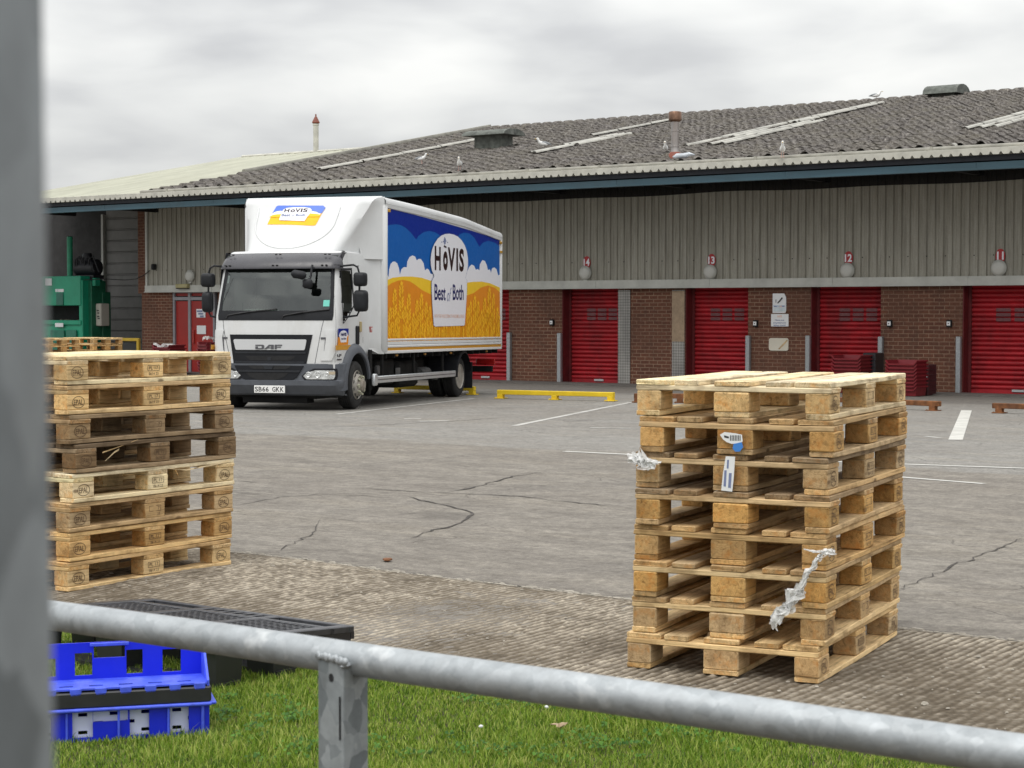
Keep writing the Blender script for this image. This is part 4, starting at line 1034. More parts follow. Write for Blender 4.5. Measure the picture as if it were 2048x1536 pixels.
def mark_box(m, cx, cz, y, sgn, mi=1):
    e = .0010 * sgn
    def ln(x0, z0, x1, z1): m.box(((x0 + x1) / 2, y + e, (z0 + z1) / 2), (max(abs(x1 - x0), .0022), .0006, max(abs(z1 - z0), .0022)), mi=mi)
    for z in (cz + .024, cz - .004): ln(cx - .042, z, cx + .042, z)
    ln(cx - .042, cz - .004, cx - .042, cz + .024); ln(cx + .042, cz - .004, cx + .042, cz + .024)
    put_text(m, 'PL 17', lambda a, b: (cx + (a - .5) * .064 * (-sgn), y + e, cz + .010 + (b - .5) * .017), mi=mi, bold=.0)
    put_text(m, '0614 23', lambda a, b: (cx + (a - .5) * .070 * (-sgn), y + e, cz - .020 + (b - .5) * .014), mi=mi, bold=.0)
TY = [-.3275, -.1875, 0, .1875, .3275]; TW = [.145, .1, .145, .1, .145]
def make_pallet(seed, marked=True):
    o = empty('wooden_pallet', (0, 0, 0)); rnd = random.Random(seed)
    for k, (y, w) in enumerate(zip(TY, TW)):
        m = M(); board_mesh(m, 1.2 + rnd.uniform(-.005, .003), w, .0215, seed * 31 + k); m.build('deck_board', WOOD, o, loc=(rnd.uniform(-.004, .004), y + rnd.uniform(-.003, .003), .144 - .0108))
    for k, x in enumerate((-.5275, 0, .5275)):
        m = M(); board_mesh(m, .8, .145, .0215, seed * 37 + k); q = m.build('cross_board', WOOD, o, loc=(x + rnd.uniform(-.003, .003), rnd.uniform(-.002, .002), .144 - .0325)); q.rotation_euler.z = math.pi / 2
    for i, x in enumerate((-.5275, 0, .5275)):
        for j, y in enumerate((-.350, 0, .350)):
            bw = .100 if j != 1 else .145; hx = .145 / 2
            m = M(); board_mesh(m, .145, bw, .078, seed * 41 + i * 3 + j, n=2, ch=.004, warp=.0, chip=True)
            sg = -1 if j == 0 else 1
            if marked and j != 1:
                if i != 1: mark_oval(m, rnd.uniform(-.006, .006), rnd.uniform(-.003, .003), sg * (bw / 2 + .0006), sg)
                else: mark_box(m, rnd.uniform(-.004, .004), 0, sg * (bw / 2 + .0006), sg)
            m.build('block', [WOOD, STAMP], o, loc=(x + rnd.uniform(-.003, .003), y + (0 if j == 1 else -sg * rnd.uniform(-.001, .004)), .061))
    for k, (y, w) in enumerate(((-.35, .1), (0, .145), (.35, .1))):
        m = M(); board_mesh(m, 1.2, w, .0215, seed * 43 + k); m.build('bottom_board', WOOD, o, loc=(rnd.uniform(-.003, .003), y, .0110))
    return o
PROTO = [make_pallet(11), make_pallet(23), make_pallet(37)]
TONE = dict(fresh=(.84, .62, .335), pale=(.96, .80, .53), tan=(.67, .48, .265), warm=(.68, .445, .20), orange=(.68, .43, .17), brown=(.44, .32, .195), dark=(.25, .175, .105), grey=(.40, .31, .21))
def place_pallet(i, base, rz, boards, blocks, label, group, deck=None, tilt=(0, 0), used=set()):
    src = PROTO[i]
    o = copy_tree(src); o.location = base; o.rotation_euler = (tilt[0], tilt[1], rz)
    tag(o, label, 'pallet', group)
    rnd = random.Random(hash(label) % 9999 if False else sum(map(ord, label)))
    for c in o.children:
        t = TONE[blocks if c.name.startswith('block') else (deck if (deck and c.name.startswith('deck_board')) else boards)]
        k = rnd.uniform(.78, 1.14); w = rnd.uniform(-.05, .05)
        c.color = (min(1, t[0] * k * (1 + w)), t[1] * k, t[2] * k * (1 - w * 2), 1)
    return o
# ---- right stack: near corner from the ground, long side heading away
AR = R(64.3); aR = Vector((math.cos(AR), math.sin(AR), 0)); cR = Vector((-math.sin(AR), math.cos(AR), 0))
NR_ = gp(1640, 1373)
RS = [  # bottom to top: (shift right, boards, blocks, deck, label)
    (.000, 'fresh', 'tan', 'fresh', 'clean pale pallet at the very bottom of the right stack'),
    (.014, 'fresh', 'tan', 'tan', 'light tan pallet second from the bottom of the right stack'),
    (.024, 'fresh', 'orange', 'tan', 'orange-blocked pallet third from the bottom of the right stack, behind the hanging film'),
    (.026, 'warm', 'warm', 'tan', 'right stack pallet with white film tied round its corner block, fourth from the bottom'),
    (.030, 'tan', 'orange', 'brown', 'tan pallet fourth from the top of the right stack'),
    (.030, 'tan', 'tan', 'brown', 'right stack pallet with a white tape strip on its middle block, third from top'),
    (.036, 'tan', 'warm', 'tan', 'right stack pallet with a torn barcode label, second from the top'),
    (.036, 'pale', 'fresh', 'pale', 'pale new pallet on top of the right stack')]
RIGHT = []
for k, (dx, bo, bl, de, lb) in enumerate(RS):
    rz = AR + R([-.3, .4, .2, -.5, .5, -.2, .6, .1][k])
    c = NR_ + aR * .6 + cR * .4 + Vector((dx + [.0, .003, -.004, .004, -.003, .003, .006, -.002][k], [.0, .006, -.008, .006, -.006, .008, -.004, .004][k], 0)); c.z = NR_.z + .008 + k * .1455
    RIGHT.append(place_pallet([0, 1, 2, 0, 1, 2, 0, 1][k], c, rz, bo, bl, lb, 'pallets stacked at the right', de))
# ---- left stack
AL = R(56.5); aL = Vector((math.cos(AL), math.sin(AL), 0)); cL = Vector((-math.sin(AL), math.cos(AL), 0))
NL_ = gp(137, 1187)
LS = [(.000, 'fresh', 'fresh', 'tan', 'light pallet at the very bottom of the left stack'),
      (.004, 'fresh', 'warm', 'fresh', 'light tan pallet second from the bottom of the left stack'),
      (.012, 'tan', 'tan', 'tan', 'brownish tan pallet third from the bottom of the left stack'),
      (.020, 'pale', 'pale', 'pale', 'pale splintered pallet fourth from the bottom of the left stack'),
      (.030, 'brown', 'dark', 'dark', 'dark broken pallet in the left stack with a snapped pale slat hanging down'),
      (.018, 'brown', 'brown', 'grey', 'weathered brown pallet third from the top of the left stack'),
      (.004, 'fresh', 'fresh', 'tan', 'light pallet second from the top of the left stack'),
      (.004, 'pale', 'fresh', 'pale', 'bright new pallet on top of the left stack')]
LEFT = []
for k, (dx, bo, bl, de, lb) in enumerate(LS):
    rz = AL + R([0, .3, -.3, .5, .9, -.4, .2, 0][k])
    c = NL_ + aL * .6 + cL * .4 + Vector((dx, dx * .4 + [.0, .004, -.004, .006, .004, -.005, .0, .003][k], 0)); c.z = NL_.z + .008 + k * .1475
    LEFT.append(place_pallet([2, 0, 1, 2, 0, 1, 2, 0][k], c, rz, bo, bl, lb, 'pallets stacked at the left', de))
LEFT[4].children[0]
# splinters on the left stack
def splinter(par, pts, w, col, name='splinter'):
    inv = par.matrix_world.inverted()
    m = M(); P = [inv @ Vector(p) for p in pts]; rings = []
    for i, p in enumerate(P):
        f = 1 - i / (len(P) - 1) * .75; rings.append([p + Vector(a) * w * f for a in ((0, -.2, .5), (.3, .2, .4), (0, .2, -.5), (-.3, -.2, -.4))])
    m.loft(rings); o = m.build(name, WOOD, par); o.color = (*col, 1); return o
bpy.context.view_layer.update()
def on_left(px, py, out=.02):     # point on the long face plane of the left stack
    d = ray(px, py); n = -cL; p0 = NL_ - cL * out * 1.0
    t = (p0 - CAM).dot(n) / d.dot(n); return CAM + d * t
def on_rs(px, py, out=.01):       # short face of the right stack
    d = ray(px, py); t = (NR_ - aR * out - CAM).dot(aR) / d.dot(aR); return CAM + d * t
def on_rl(px, py, out=.01):       # long face of the right stack
    d = ray(px, py); t = (NR_ - cR * out - CAM).dot(cR) / d.dot(cR); return CAM + d * t
splinter(LEFT[4], [on_left(238, 899, -.03), on_left(228, 905, .0), on_left(219, 914, .03), on_left(210, 922, .04)], .014, TONE['pale'])
splinter(LEFT[4], [on_left(205, 905, .0), on_left(240, 893, .01), on_left(276, 879, .02)], .008, TONE['fresh'])
splinter(LEFT[3], [on_left(462, 921, .0), on_left(420, 931, .015), on_left(372, 940, .03), on_left(338, 937, .035)], .012, TONE['pale'])
splinter(LEFT[3], [on_left(350, 938, .0), on_left(356, 950, .03), on_left(358, 962, .03)], .008, TONE['fresh'])
splinter(LEFT[2], [on_left(402, 1012, .0), on_left(407, 1000, .02), on_left(409, 988, .02)], .005, TONE['dark'])
# labels stuck on the middle blocks of the short face (upper right stack)
def sticker(par, pix, mats, name, lb=None, fn=on_rs, out=.0045, extra=None):
    inv = par.matrix_world.inverted(); m = M()
    P = [inv @ fn(x, y, out) for x, y in pix]; o_ = inv.to_3x3() @ (aR * .0006); m.prism(P, o_, 0)
    if extra:
        for px_, mi in extra:
            Q = [inv @ fn(x, y, out + .0008) for x, y in px_]; m.prism(Q, o_, mi)
    o = m.build(name, mats, par)
    if lb: o['label'] = lb
z1 = lambda x, y: (1230 + x / 2.194, 700 + y / 2.194)
Z = lambda l: [z1(*p) for p in l]
sticker(RIGHT[6], Z([(460, 372), (480, 360), (530, 366), (557, 372), (560, 402), (545, 408), (512, 412), (490, 404), (474, 392)]), [PAPER, INK, LABELB], 'paper_label', 'torn white barcode label',
        extra=[(Z([(505 + k * 7, 374), (508.5 + k * 7, 374), (508.5 + k * 7, 398), (505 + k * 7, 398)]), 1) for k in range(7)] + [(Z([(478, 374), (500, 380), (498, 388), (480, 384)]), 1)])
sticker(RIGHT[6], Z([(520, 412), (556, 404), (562, 426), (548, 446), (527, 446), (516, 432)]), [LABELB], 'tape_patch', 'blue torn tape patch', out=.0065)
sticker(RIGHT[5], Z([(486, 466), (527, 468), (521, 560), (514, 622), (466, 616), (474, 540)]), [PAPER, C_GREY], 'tape_strip', 'white printed tape strip',
        extra=[(Z([(480, 528), (490, 528), (486, 600), (476, 598)]), 1), (Z([(500, 540), (512, 540), (508, 606), (496, 604)]), 1), (Z([(492, 482), (500, 482), (498, 520), (490, 520)]), 1)])
# crumpled stretch film: loose things tied round the stack
def film(pts, widths, label, seed, strands=7):
    """crumpled stretch film: several thin folded ribbons gathered round one path"""
    rnd = random.Random(seed); m = M(); fine = []; W = []
    for i in range(len(pts) - 1):
        for k in range(6):
            f = k / 6; fine.append(Vector(pts[i]).lerp(Vector(pts[i + 1]), f)); W.append(widths[i] * (1 - f) + widths[i + 1] * f)
    fine.append(Vector(pts[-1])); W.append(widths[-1]); n = len(fine)
    for st_ in range(strands):
        o1, o2 = rnd.uniform(0, 50), rnd.uniform(0, 50); i0 = rnd.randint(0, max(0, n // 5)); i1 = n - rnd.randint(0, max(1, n // 6)); rows = []
        if i1 - i0 < 4: i0, i1 = 0, n
        ph = rnd.uniform(0, 6.28)
        for i in range(i0, i1):
            p = fine[i]; w = W[i]; nz = lambda a, b: mnoise.noise(Vector((i * .22 + a, b, seed)))
            c = p + Vector((nz(o1, 1), .3 * nz(o1, 5), nz(o1, 9))) * w * 1.5
            an = ph + 2.2 * nz(o2, 3); d = Vector((math.cos(an), .4 * math.sin(an), math.sin(an) * .8)); r = []
            for j in range(5):
                t = j / 4 - .5; r.append(c + d * t * w * 1.3 + Vector((0, 1, 0)) * w * .5 * mnoise.noise(Vector((i * .5 + o2, j * 1.7, seed + 3))) + Vector((0, 0, 1)) * w * .35 * mnoise.noise(Vector((i * .7, j * 1.1 + o1, 8))))
            rows.append(r)
        m.grid(rows)
    o = m.build('plastic_film', FILM, smooth=60); tag(o, label, 'plastic film'); return o
fa = [on_rs(*z1(828, 875), .008), on_rs(*z1(880, 885), .012), on_rs(*z1(915, 890), .02)]
m = None
film([on_rl(*z1(968, 872), .01), on_rs(*z1(950, 884), .02), on_rs(*z1(912, 888), .025), on_rs(*z1(885, 925), .03), on_rs(*z1(855, 965), .035), on_rs(*z1(825, 1025), .04), on_rs(*z1(795, 1080), .045), on_rs(*z1(740, 1140), .05), on_rs(*z1(700, 1185), .05), on_rs(*z1(700, 1210), .05)],
     [.006, .020, .013, .012, .013, .019, .030, .030, .034, .012], 'white crumpled film strip hanging from the corner of the right stack', 4)
film([on_rs(*z1(828, 874), .006), on_rs(*z1(870, 884), .010), on_rs(*z1(918, 888), .016)], [.003, .006, .006], 'thin white film string wrapped round the corner block of the right stack', 6)
film([on_rs(*z1(205, 492), .006), on_rs(*z1(170, 492), .014), on_rs(*z1(140, 500), .02), on_rs(*z1(110, 480), .02), on_rs(*z1(75, 478), .015), on_rs(*z1(58, 490), .01)], [.005, .012, .040, .034, .018, .006], 'bunched white film knot stuck on the left corner of the right stack', 8)
# ---- far pallets by the green machine
def far_stack(px, py, base_py, n, rzd, lbs, i0):
    c0 = gp(px, base_py)
    for k in range(n):
        c = c0 + Vector((random.uniform(-.02, .02), random.uniform(-.02, .02), 0)); c.z = c0.z + .006 + k * .146
        place_pallet((i0 + k) % 3, c, R(rzd + random.uniform(-1, 1)), 'warm' if k < n - 1 else 'fresh', 'warm', lbs[k], 'far pallets by the green machine')
FO = ['lowest', 'second lowest', 'third lowest', 'middle one', 'third highest', 'second highest', 'topmost']
far_stack(186, 0, 764, 7, -40, ['far pallet, %s of the stack left of the yellow hoop' % f for f in FO], 0)
far_stack(98, 0, 769, 7, -40, ['far pallet, %s of the stack half hidden by the blurred post' % f for f in FO], 1)
for p in PROTO:
    for c in list(p.children): bpy.data.objects.remove(c)
    bpy.data.objects.remove(p)
# ================================================================ foreground rail, post, crates, plastic pallet
QRAIL = (D2 * 0 + N2 * 0); 
_d = ray(1024, 1362.7); YR = 2.47; _t = YR / _d.y; P0 = CAM + _d * _t; QRL = P0.dot(N2); ZRL = P0.z; SRL = P0.dot(D2); RR = .0483 / 2
rail = empty('guard_rail', D2 * (SRL - .5) + N2 * QRL, ANG, 'galvanised tubular guard rail on an angle iron post in the foreground', 'guard rail')
RL = lambda s, q, z: (s - (SRL - .5), q - QRL, z)
dv = D2 + Vector((0, 0, .0))
m = M(); pa = []; 
for k in range(60): s = -3.2 + k * .09; pa.append(RL(SRL + s, QRL, ZRL + .0006 * math.sin(k * .7)))
m.tube(pa, RR, 40); m.build('top_rail', GALV, rail, smooth=180)
def rail_post(s, name='rail_post', detail=True):
    zt = ZRL + .000; m = M(); rot = R(7)
    # L section, heel towards the viewer: in rail frame x along rail, y away
    c = Vector((s, -RR * .25, 0))
    w = .051; t = .006; a1 = R(205); a2 = R(-25)
    def pt(al, r, off): return (c.x + math.cos(al) * r, c.y, 0)
    # heel point
    h = Vector((s, -RR - .012, 0)); d1 = Vector((-math.cos(R(14)), math.sin(R(14)), 0)) ; d2 = Vector((math.sin(R(14)), math.cos(R(14)), 0))
    n1 = Vector((-d1.y, d1.x, 0)); n1 = d2; n2 = d1
    sec = [h, h + d1 * w, h + d1 * w + d2 * t, h + d1 * (t + .007) + d2 * t, h + d1 * (t + .002) + d2 * (t + .002), h + d1 * t + d2 * (t + .007), h + d1 * t + d2 * .075, h + d2 * .075]
    return sec, zt, m, h, d1, d2, w, t
# the visible post: left flange 640..683, right flange 683..735, seen from the camera
def visible_post():
    def at(px, q):       # rail-frame point at height .85 on the line of sight column px, at depth q
        p = wp(px, 1450, q); return Vector((p.dot(D2) - (SRL - .5), p.dot(N2) - QRL, 0))
    qf = QRL - RR - .004
    A = at(637, qf + .002); H = at(686, qf - .010); B = at(735.5, qf + .050)
    u1 = (A - H).normalized(); u2 = (B - H).normalized(); t = .006
    inn = (u1 + u2).normalized()
    sec = [A]
    for k in range(7):           # rounded heel
        f = k / 6; p = H + u1 * .006 * (1 - f) ** 2 + u2 * .006 * f ** 2; sec.append(p)
    sec.append(B); sec.append(B + Vector((-u2.y, u2.x, 0)) * t if Vector((-u2.y, u2.x, 0)).dot(u1) > 0 else B + Vector((u2.y, -u2.x, 0)) * t)
    nn1 = Vector((-u1.y, u1.x, 0)); nn1 = nn1 if nn1.dot(u2) > 0 else -nn1
    nn2 = Vector((-u2.y, u2.x, 0)); nn2 = nn2 if nn2.dot(u1) > 0 else -nn2
    inner = H + (nn1 + nn2) * t * 1.3
    for k in range(5): f = k / 4; sec.append(inner + u2 * .014 * (1 - f) ** 2 + u1 * .014 * f ** 2)
    sec.append(A + nn1 * t)
    zt_l = ZRL + .004; zt_r = ZRL - .010; m = M(); n = len(sec)
    def top(p): f = max(0, min(1, (p - A).dot(u1) / -max((H - A).length, 1e-4))); return zt_l if (p - A).length < (H - A).length * 1.02 else zt_l - .012
    m.loft([[Vector((p.x, p.y, -.3)) for p in sec], [Vector((p.x, p.y, top(p))) for p in sec]])
    o = m.build('rail_post', GALVP, rail, smooth=40)
    # bolt hole
    hp = A.lerp(H, .54); nrm = -nn1; zc = CAMZ - (1358 - 622) / FPX * (wp(660, 1358, qf).y)
    m = M(); rr_ = .0062; ring = [hp + u1 * math.cos(a) * rr_ * .85 + Vector((0, 0, zc + math.sin(a) * rr_)) + nrm * .0008 for a in [2 * math.pi * k / 20 for k in range(20)]]
    m.loft([ring, [p + nrm * -.0006 for p in ring]]); m.build('bolt_hole', DARK, o)
    # seam line
    hp2 = A.lerp(H, .90); m = M(); m.box(hp2 + nrm * .0012 + Vector((0, 0, zc - .055)), (.0018, .0016, .062)); m.build('seam', CHASSIS, o)
    # weld bead
    random.seed(12); m = M()
    for k in range(26):
        f = k / 25; p = A.lerp(H, f * 1.12) + nrm * .001 + Vector((0, 0, zt_l + .0015 * math.sin(k * 1.9))); r = random.uniform(.0032, .0062)
        m.loft([[p + Vector((math.cos(a) * r * s_, -r * .1 + math.sin(a) * r * s_ * .7, h * r)) for a in [2 * math.pi * i / 8 for i in range(8)]] for s_, h in ((.3, -1), (.85, -.5), (1, 0), (.8, .6), (.25, 1))])
    for k in range(10):
        f = k / 9; p = H.lerp(B, f * .6) + Vector((-u2.y, u2.x, 0)) * 0 + Vector((0, 0, zt_l - .008)); r = random.uniform(.003, .005)
        m.loft([[p + Vector((math.cos(a) * r * s_, math.sin(a) * r * s_, h * r)) for a in [2 * math.pi * i / 8 for i in range(8)]] for s_, h in ((.3, -1), (1, 0), (.25, 1))])
    m.build('weld_bead', GALV, o, smooth=60)
    for ds in (-2.35, 2.35):
        m = M(); m.loft([[Vector((p.x + ds, p.y, -.3)) for p in sec], [Vector((p.x + ds, p.y, top(p))) for p in sec]]); m.build('rail_post', GALVP, rail, smooth=40)
visible_post()
# blurred upright right in front of the lens
pc = CAM + ray(94, 768) * .36; po = empty('fence_post', (pc.x - .0391, pc.y + .012, 0), 0, 'blurred grey galvanised upright post filling the left edge', 'post')
m = M(); n = 24; sec = []
for cx_, cy_, a0 in ((.0375 - .008, .0375 - .008, 0), (-.0375 + .008, .0375 - .008, 90), (-.0375 + .008, -.0375 + .008, 180), (.0375 - .008, -.0375 + .008, 270)):
    for k in range(6): a = R(a0 + 18 * k); sec.append((cx_ + .008 * math.cos(a), cy_ + .008 * math.sin(a)))
m.loft([[(x, y, z) for x, y in sec] for z in (-.2, .6, 1.2, 1.4, 1.6, 2.2)]); m.build('upright', POSTG, po, smooth=50)
m = M(); m.cbox((0, 0, 2.21), (.08, .08, .02), .004); m.build('post_cap', POSTG, po)
po.rotation_euler.y = R(-.35)
# ---- black plastic pallet leaning on the crates
def plastic_pallet():
    c1 = gp(709, 1251, .15); ex = -D2; ex = Vector((-.80, .60, 0)); ey = Vector((-.60, -.80, 0))
    o = empty('plastic_pallet', c1, 0, 'black plastic pallet with an open grid deck lying behind the rail', 'plastic pallet')
    o.matrix_world = Matrix(((ex.x, ey.x, 0, c1.x), (ex.y, ey.y, 0, c1.y), (0, 0, 1, c1.z), (0, 0, 0, 1)))
    o.rotation_euler.rotate(Matrix.Rotation(0, 3, 'Z'))
    lx, ly = 1.22, .80; T = .03
    sl = lambda y: .055 * y / .8
    m = M()
    def bar(x0, x1, y0, y1, z0=-T, z1=0.0, b=.004):
        zc = sl((y0 + y1) / 2); m.cbox(((x0 + x1) / 2, (y0 + y1) / 2, (z0 + z1) / 2 + zc), (x1 - x0, y1 - y0, z1 - z0), b, rot=Matrix.Rotation(math.atan(.055 / .8), 3, 'X'))
    for a, b_ in ((0, .05), (lx - .05, lx), (.395, .43), (.79, .825)): bar(a, b_, 0.03, ly - .03)
    for a, b_ in ((0, .03), (ly - .03, ly), (.12, .15), (.38, .42), (.65, .68)): bar(.0, lx, a, b_, z1=-.0006)
    for k in range(1, 34):
        x = k * lx / 34; bar(x - .004, x + .004, .15, .65, -.022, -.004, .001)
    for k in range(1, 14):
        y = .15 + k * .5 / 14; bar(.02, lx - .02, y - .0035, y + .0035, -.022, -.006, .001)
    for k in range(6):
        for y0, y1 in ((.03, .12), (.68, .77)):
            for cx_ in (.43 + k * .06,): bar(cx_, cx_ + .018, y0, y1, -.02, -.002, .002)
    m.build('deck', DECKP, o)
    for (x, y) in [(a, b_) for a in (.08, .61, 1.14) for b_ in (.09, .40, .71)]:
        hz = c1.z - .004 + sl(y) - T; m = M(); m.box((x, y, sl(y) - T - hz / 2), (.14, .13, hz), taper=(1.12, 1.12)); m.build('foot', CBLK, o)
    m = M()
    for y in (.0, .80): m.box((lx / 2, min(max(y, .012), ly - .012), sl(y) - .038), (lx, .02, .03))
    for x in (.012, lx - .012): m.box((x, ly / 2, sl(.4) - .040), (.02, ly, .03), rot=Matrix.Rotation(math.atan(.055 / .8), 3, 'X'))
    m.build('skirt', CBLK, o)
    # runner under each row of feet
    m = M()
    for y in (.09, .40, .71): m.box((lx / 2, y, -c1.z + .02), (lx, .11, .02))
    m.build('runner', CBLK, o)
plastic_pallet()
# ---- blue crates
def blue_crates():
    A = gp(417, 1470); B = gp(130, 1487); u = (A - B); u.z = 0; u.normalize(); v = Vector((-u.y, u.x, 0))   # u right, v away
    W = .78; Dp = .20; rz = math.atan2(u.y, u.x)
    o = empty('blue_crate', A, rz, 'bright blue plastic crate with slotted sides, lying lowest on the lawn', 'crate', 'blue crates on the lawn')
    def wall(m, x0, x1, z0, z1, y, t, holes, axis='x', mi=0):
        """vertical wall with rectangular holes; holes list (xa,xb,za,zb) sorted, non-overlapping in x"""
        xs = sorted(set([x0, x1] + [h for q in holes for h in q[:2]]))
        for a, b in zip(xs[:-1], xs[1:]):
            hs = sorted([(q[2], q[3]) for q in holes if q[0] <= a + 1e-6 and q[1] >= b - 1e-6]); z = z0
            for za, zb in hs + [(z1, z1)]:
                if za - z > .0005:
                    c = ((a + b) / 2, y, (z + za) / 2); d = (b - a, t, za - z)
                    if axis == 'y': c = (y, (a + b) / 2, c[2]); d = (t, b - a, d[2])
                    m.box(c, d, mi=mi)
                z = zb
    H = .112
    # lower crate: front wall with tapering windows
    hol = []
    xs = [-.10, -.245, -.395, -.52, -.655]
    m = M(); px = lambda p: -(417 - p) / 592.0 / math.cos(rz)
    windows = [(842, 968), (612, 740), (415, 612), (288, 420), (100, 185)]
    H0 = []
    for a, b in windows:
        xa, xb = px(60 + a / 3.012), px(60 + b / 3.012)
        if (a, b) == (415, 612): H0.append((xa, xb, H - .045, H - .006))
        else: H0.append((xa + .006, xb - .004, .016, H - .008))
    H0 += [(-.70, -.62, .016, H - .008)]
    wall(m, -W, 0, 0, H, 0, .006, H0)
    wall(m, -W, 0, 0, H, Dp, .006, []); wall(m, 0, Dp, 0, H, 0, .006, [], 'y'); wall(m, 0, Dp, 0, H, -W, .006, [], 'y')
    m.build('side_walls', BLUEP, o)
    m = M()
    for k in range(13):
        x = -W + k * W / 12
    m.box((-W / 2, Dp / 2, .006), (W - .01, Dp - .01, .006)); m.build('floor', BLUEP, o)
    m = M()
    for (x, w) in ((-.135, .008), (-.30, .008), (-.47, .008), (-.02, .010), (-.60, .008)): m.cbox((x, -.010, H / 2), (w, .014, H - .01), .003)
    m.cbox((-W / 2, -.012, H), (W + .02, .030, .012), .004); m.cbox((.012, Dp / 2, H), (.030, Dp + .02, .012), .004); m.cbox((-W - .012, Dp / 2, H), (.030, Dp + .02, .012), .004); m.cbox((-W / 2, Dp + .012, H), (W + .02, .03, .012), .004)
    m.build('rim', BLUEL, o)
    # liner inside, painted pale as sky reflected in blue plastic, with rectangular slots showing the lawn colour
    m = M(); hl = []
    random.seed(4)
    x = -W + .03
    cells = []
    while x < -.03:
        cells.append(x); x += .052
    for i, x in enumerate(cells):
        for j in range(3):
            if (i + j) % 2 == 0: hl.append((x + .006, x + .036, .024 + .030 * j, .036 + .030 * j))
    wall(m, -W + .012, -.012, .012, H - .006, .016, .003, hl); o2 = m.build('sky_sheen_liner', LAV, o)
    m = M(); m.box((-W / 2, .030, H / 2), (W - .03, .002, H - .03)); m.build('grass_behind', CLOV, o) if False else None
    # black tray between
    zt = H + .006; t = empty('black_tray', A + Vector((0, 0, zt)) + v * -.008, rz, 'shallow black plastic tray sandwiched between the two blue crates', 'tray')
    m = M(); m.cbox((-W / 2, 0, .026), (W + .012, .02, .052), .004); m.cbox((-W / 2, Dp, .026), (W + .012, .02, .052), .004); m.cbox((.0, Dp / 2, .026), (.02, Dp, .052), .004); m.cbox((-W, Dp / 2, .026), (.02, Dp, .052), .004); m.build('rim', CBLK, t)
    m = M(); m.box((-W / 2, Dp / 2, .008), (W, Dp, .006)); m.build('base', CBLK, t)
    # upper crate
    z2 = zt + .048; c = empty('blue_crate', A + Vector((0, 0, z2)), rz, 'blue crate with a low front and tall windowed back, resting on the black tray', 'crate', 'blue crates on the lawn')
    Hb = .105; m = M(); wb = []
    B0 = lambda p: -(417 - (60 + p / 3.012)) / 566.0 / math.cos(rz) + .008
    for a, b, za, zb in ((835, 940, .020, .100), (632, 724, .020, .104), (345, 442, .022, .100), (135, 240, .022, .085), (450, 625, .080, .122)): wb.append((B0(a), B0(b), za, zb))
    wb = sorted(wb); W0 = [(a, b, za, zb) for a, b, za, zb in wb]
    wall(m, -W, 0, 0, Hb + .03, Dp, .008, W0); m.build('back_wall', BLUEP, c)
    m = M(); 
    for (x0_, x1_) in ((B0(445) , B0(630)),): m.cbox(((x0_ + x1_) / 2, Dp - .010, .128), (x1_ - x0_ + .02, .008, .012), .002)
    m.build('hand_grip', BLUEL, c)
    for x_, y0_, y1_ in ((0, 0, Dp), (-W, 0, Dp)):
        m = M(); m.prism([(x_ - .004, y0_, 0), (x_ - .004, y1_, 0), (x_ - .004, y1_, Hb + .03), (x_ - .004, y1_ - .03, Hb + .03), (x_ - .004, y0_, .022)], (.008, 0, 0)); m.build('end_wall', BLUEL, c)
    m = M(); sl_ = []
    # ledge with slots
    k = 0; x = -W
    ys = (0.0, .035, .055, .12)
    m.box((-W / 2, .0175, .012), (W, .035, .006)); m.box((-W / 2, .088, .012), (W, .066, .006))
    x = -.028
    while x > -W: m.box((x, .045, .012), (.052, .02, .006)); x -= .098
    m.box((-W / 2, Dp / 2 + .058, .006), (W, Dp - .118, .006)); m.build('ledge', BLUEL, c)
    x = -.03
    while x > -W + .02: m = M(); m.cbox((x, -.012, .006), (.038, .012, .026), .003); x -= .082; m.build('tab', BLUEL, c)
blue_crates()
# ================================================================ wheel stops in the bays
def wheel_stop(p0, p1, h, mat, label, legs=(0.0, .5, 1.0), cat='wheel stop', grp=None, wdt=.10):
    a, b = gp(*p0), gp(*p1); d = b - a; d.z = 0; Ln = d.length; rz = math.atan2(d.y, d.x)
    o = empty('wheel_stop', a, rz, label, cat, grp); dz = (b.z - a.z) / Ln
    m = M(); m.cbox((Ln / 2, 0, h - .045), (Ln, wdt, .085), .008); m.build('beam', mat, o)
    for f in legs:
        x = .06 + (Ln - .12) * f; m = M(); m.cbox((x, 0, (h - .08) / 2), (.11, wdt + .01, h - .08), .006); m.cbox((x, 0, .010), (.19, wdt + .10, .014), .003)
        for sx_ in (-.07, .07): m.lathe([(.012, .016), (.012, .028)], 6, (x + sx_, -wdt * .8, 0))
        m.build('foot', mat, o)
    return o
G1 = 'yellow wheel stops'; G2 = 'rusty wheel stops'
wheel_stop((996, 797), (1228, 803), .165, YELLOW, 'yellow steel wheel stop on three feet, lying whole right of the truck', grp=G1)
wheel_stop((790, 786), (950, 790), .165, YELLOW, 'yellow wheel stop whose end shows behind the rear wheel of the truck', grp=G1)
wheel_stop((1268, 805), (1452, 807), .165, RUST, 'brown wheel stop seen through the gaps of the top right pallet', grp=G2)
wheel_stop((1640, 812), (1880, 822), .165, RUST, 'rusty orange wheel stop ending right of the right pallet stack', legs=(0, .97), grp=G2)
wheel_stop((1986, 826), (2210, 834), .165, RUST, 'dark rusty wheel stop cut off by the right edge', legs=(.03, .5, 1), grp=G2)
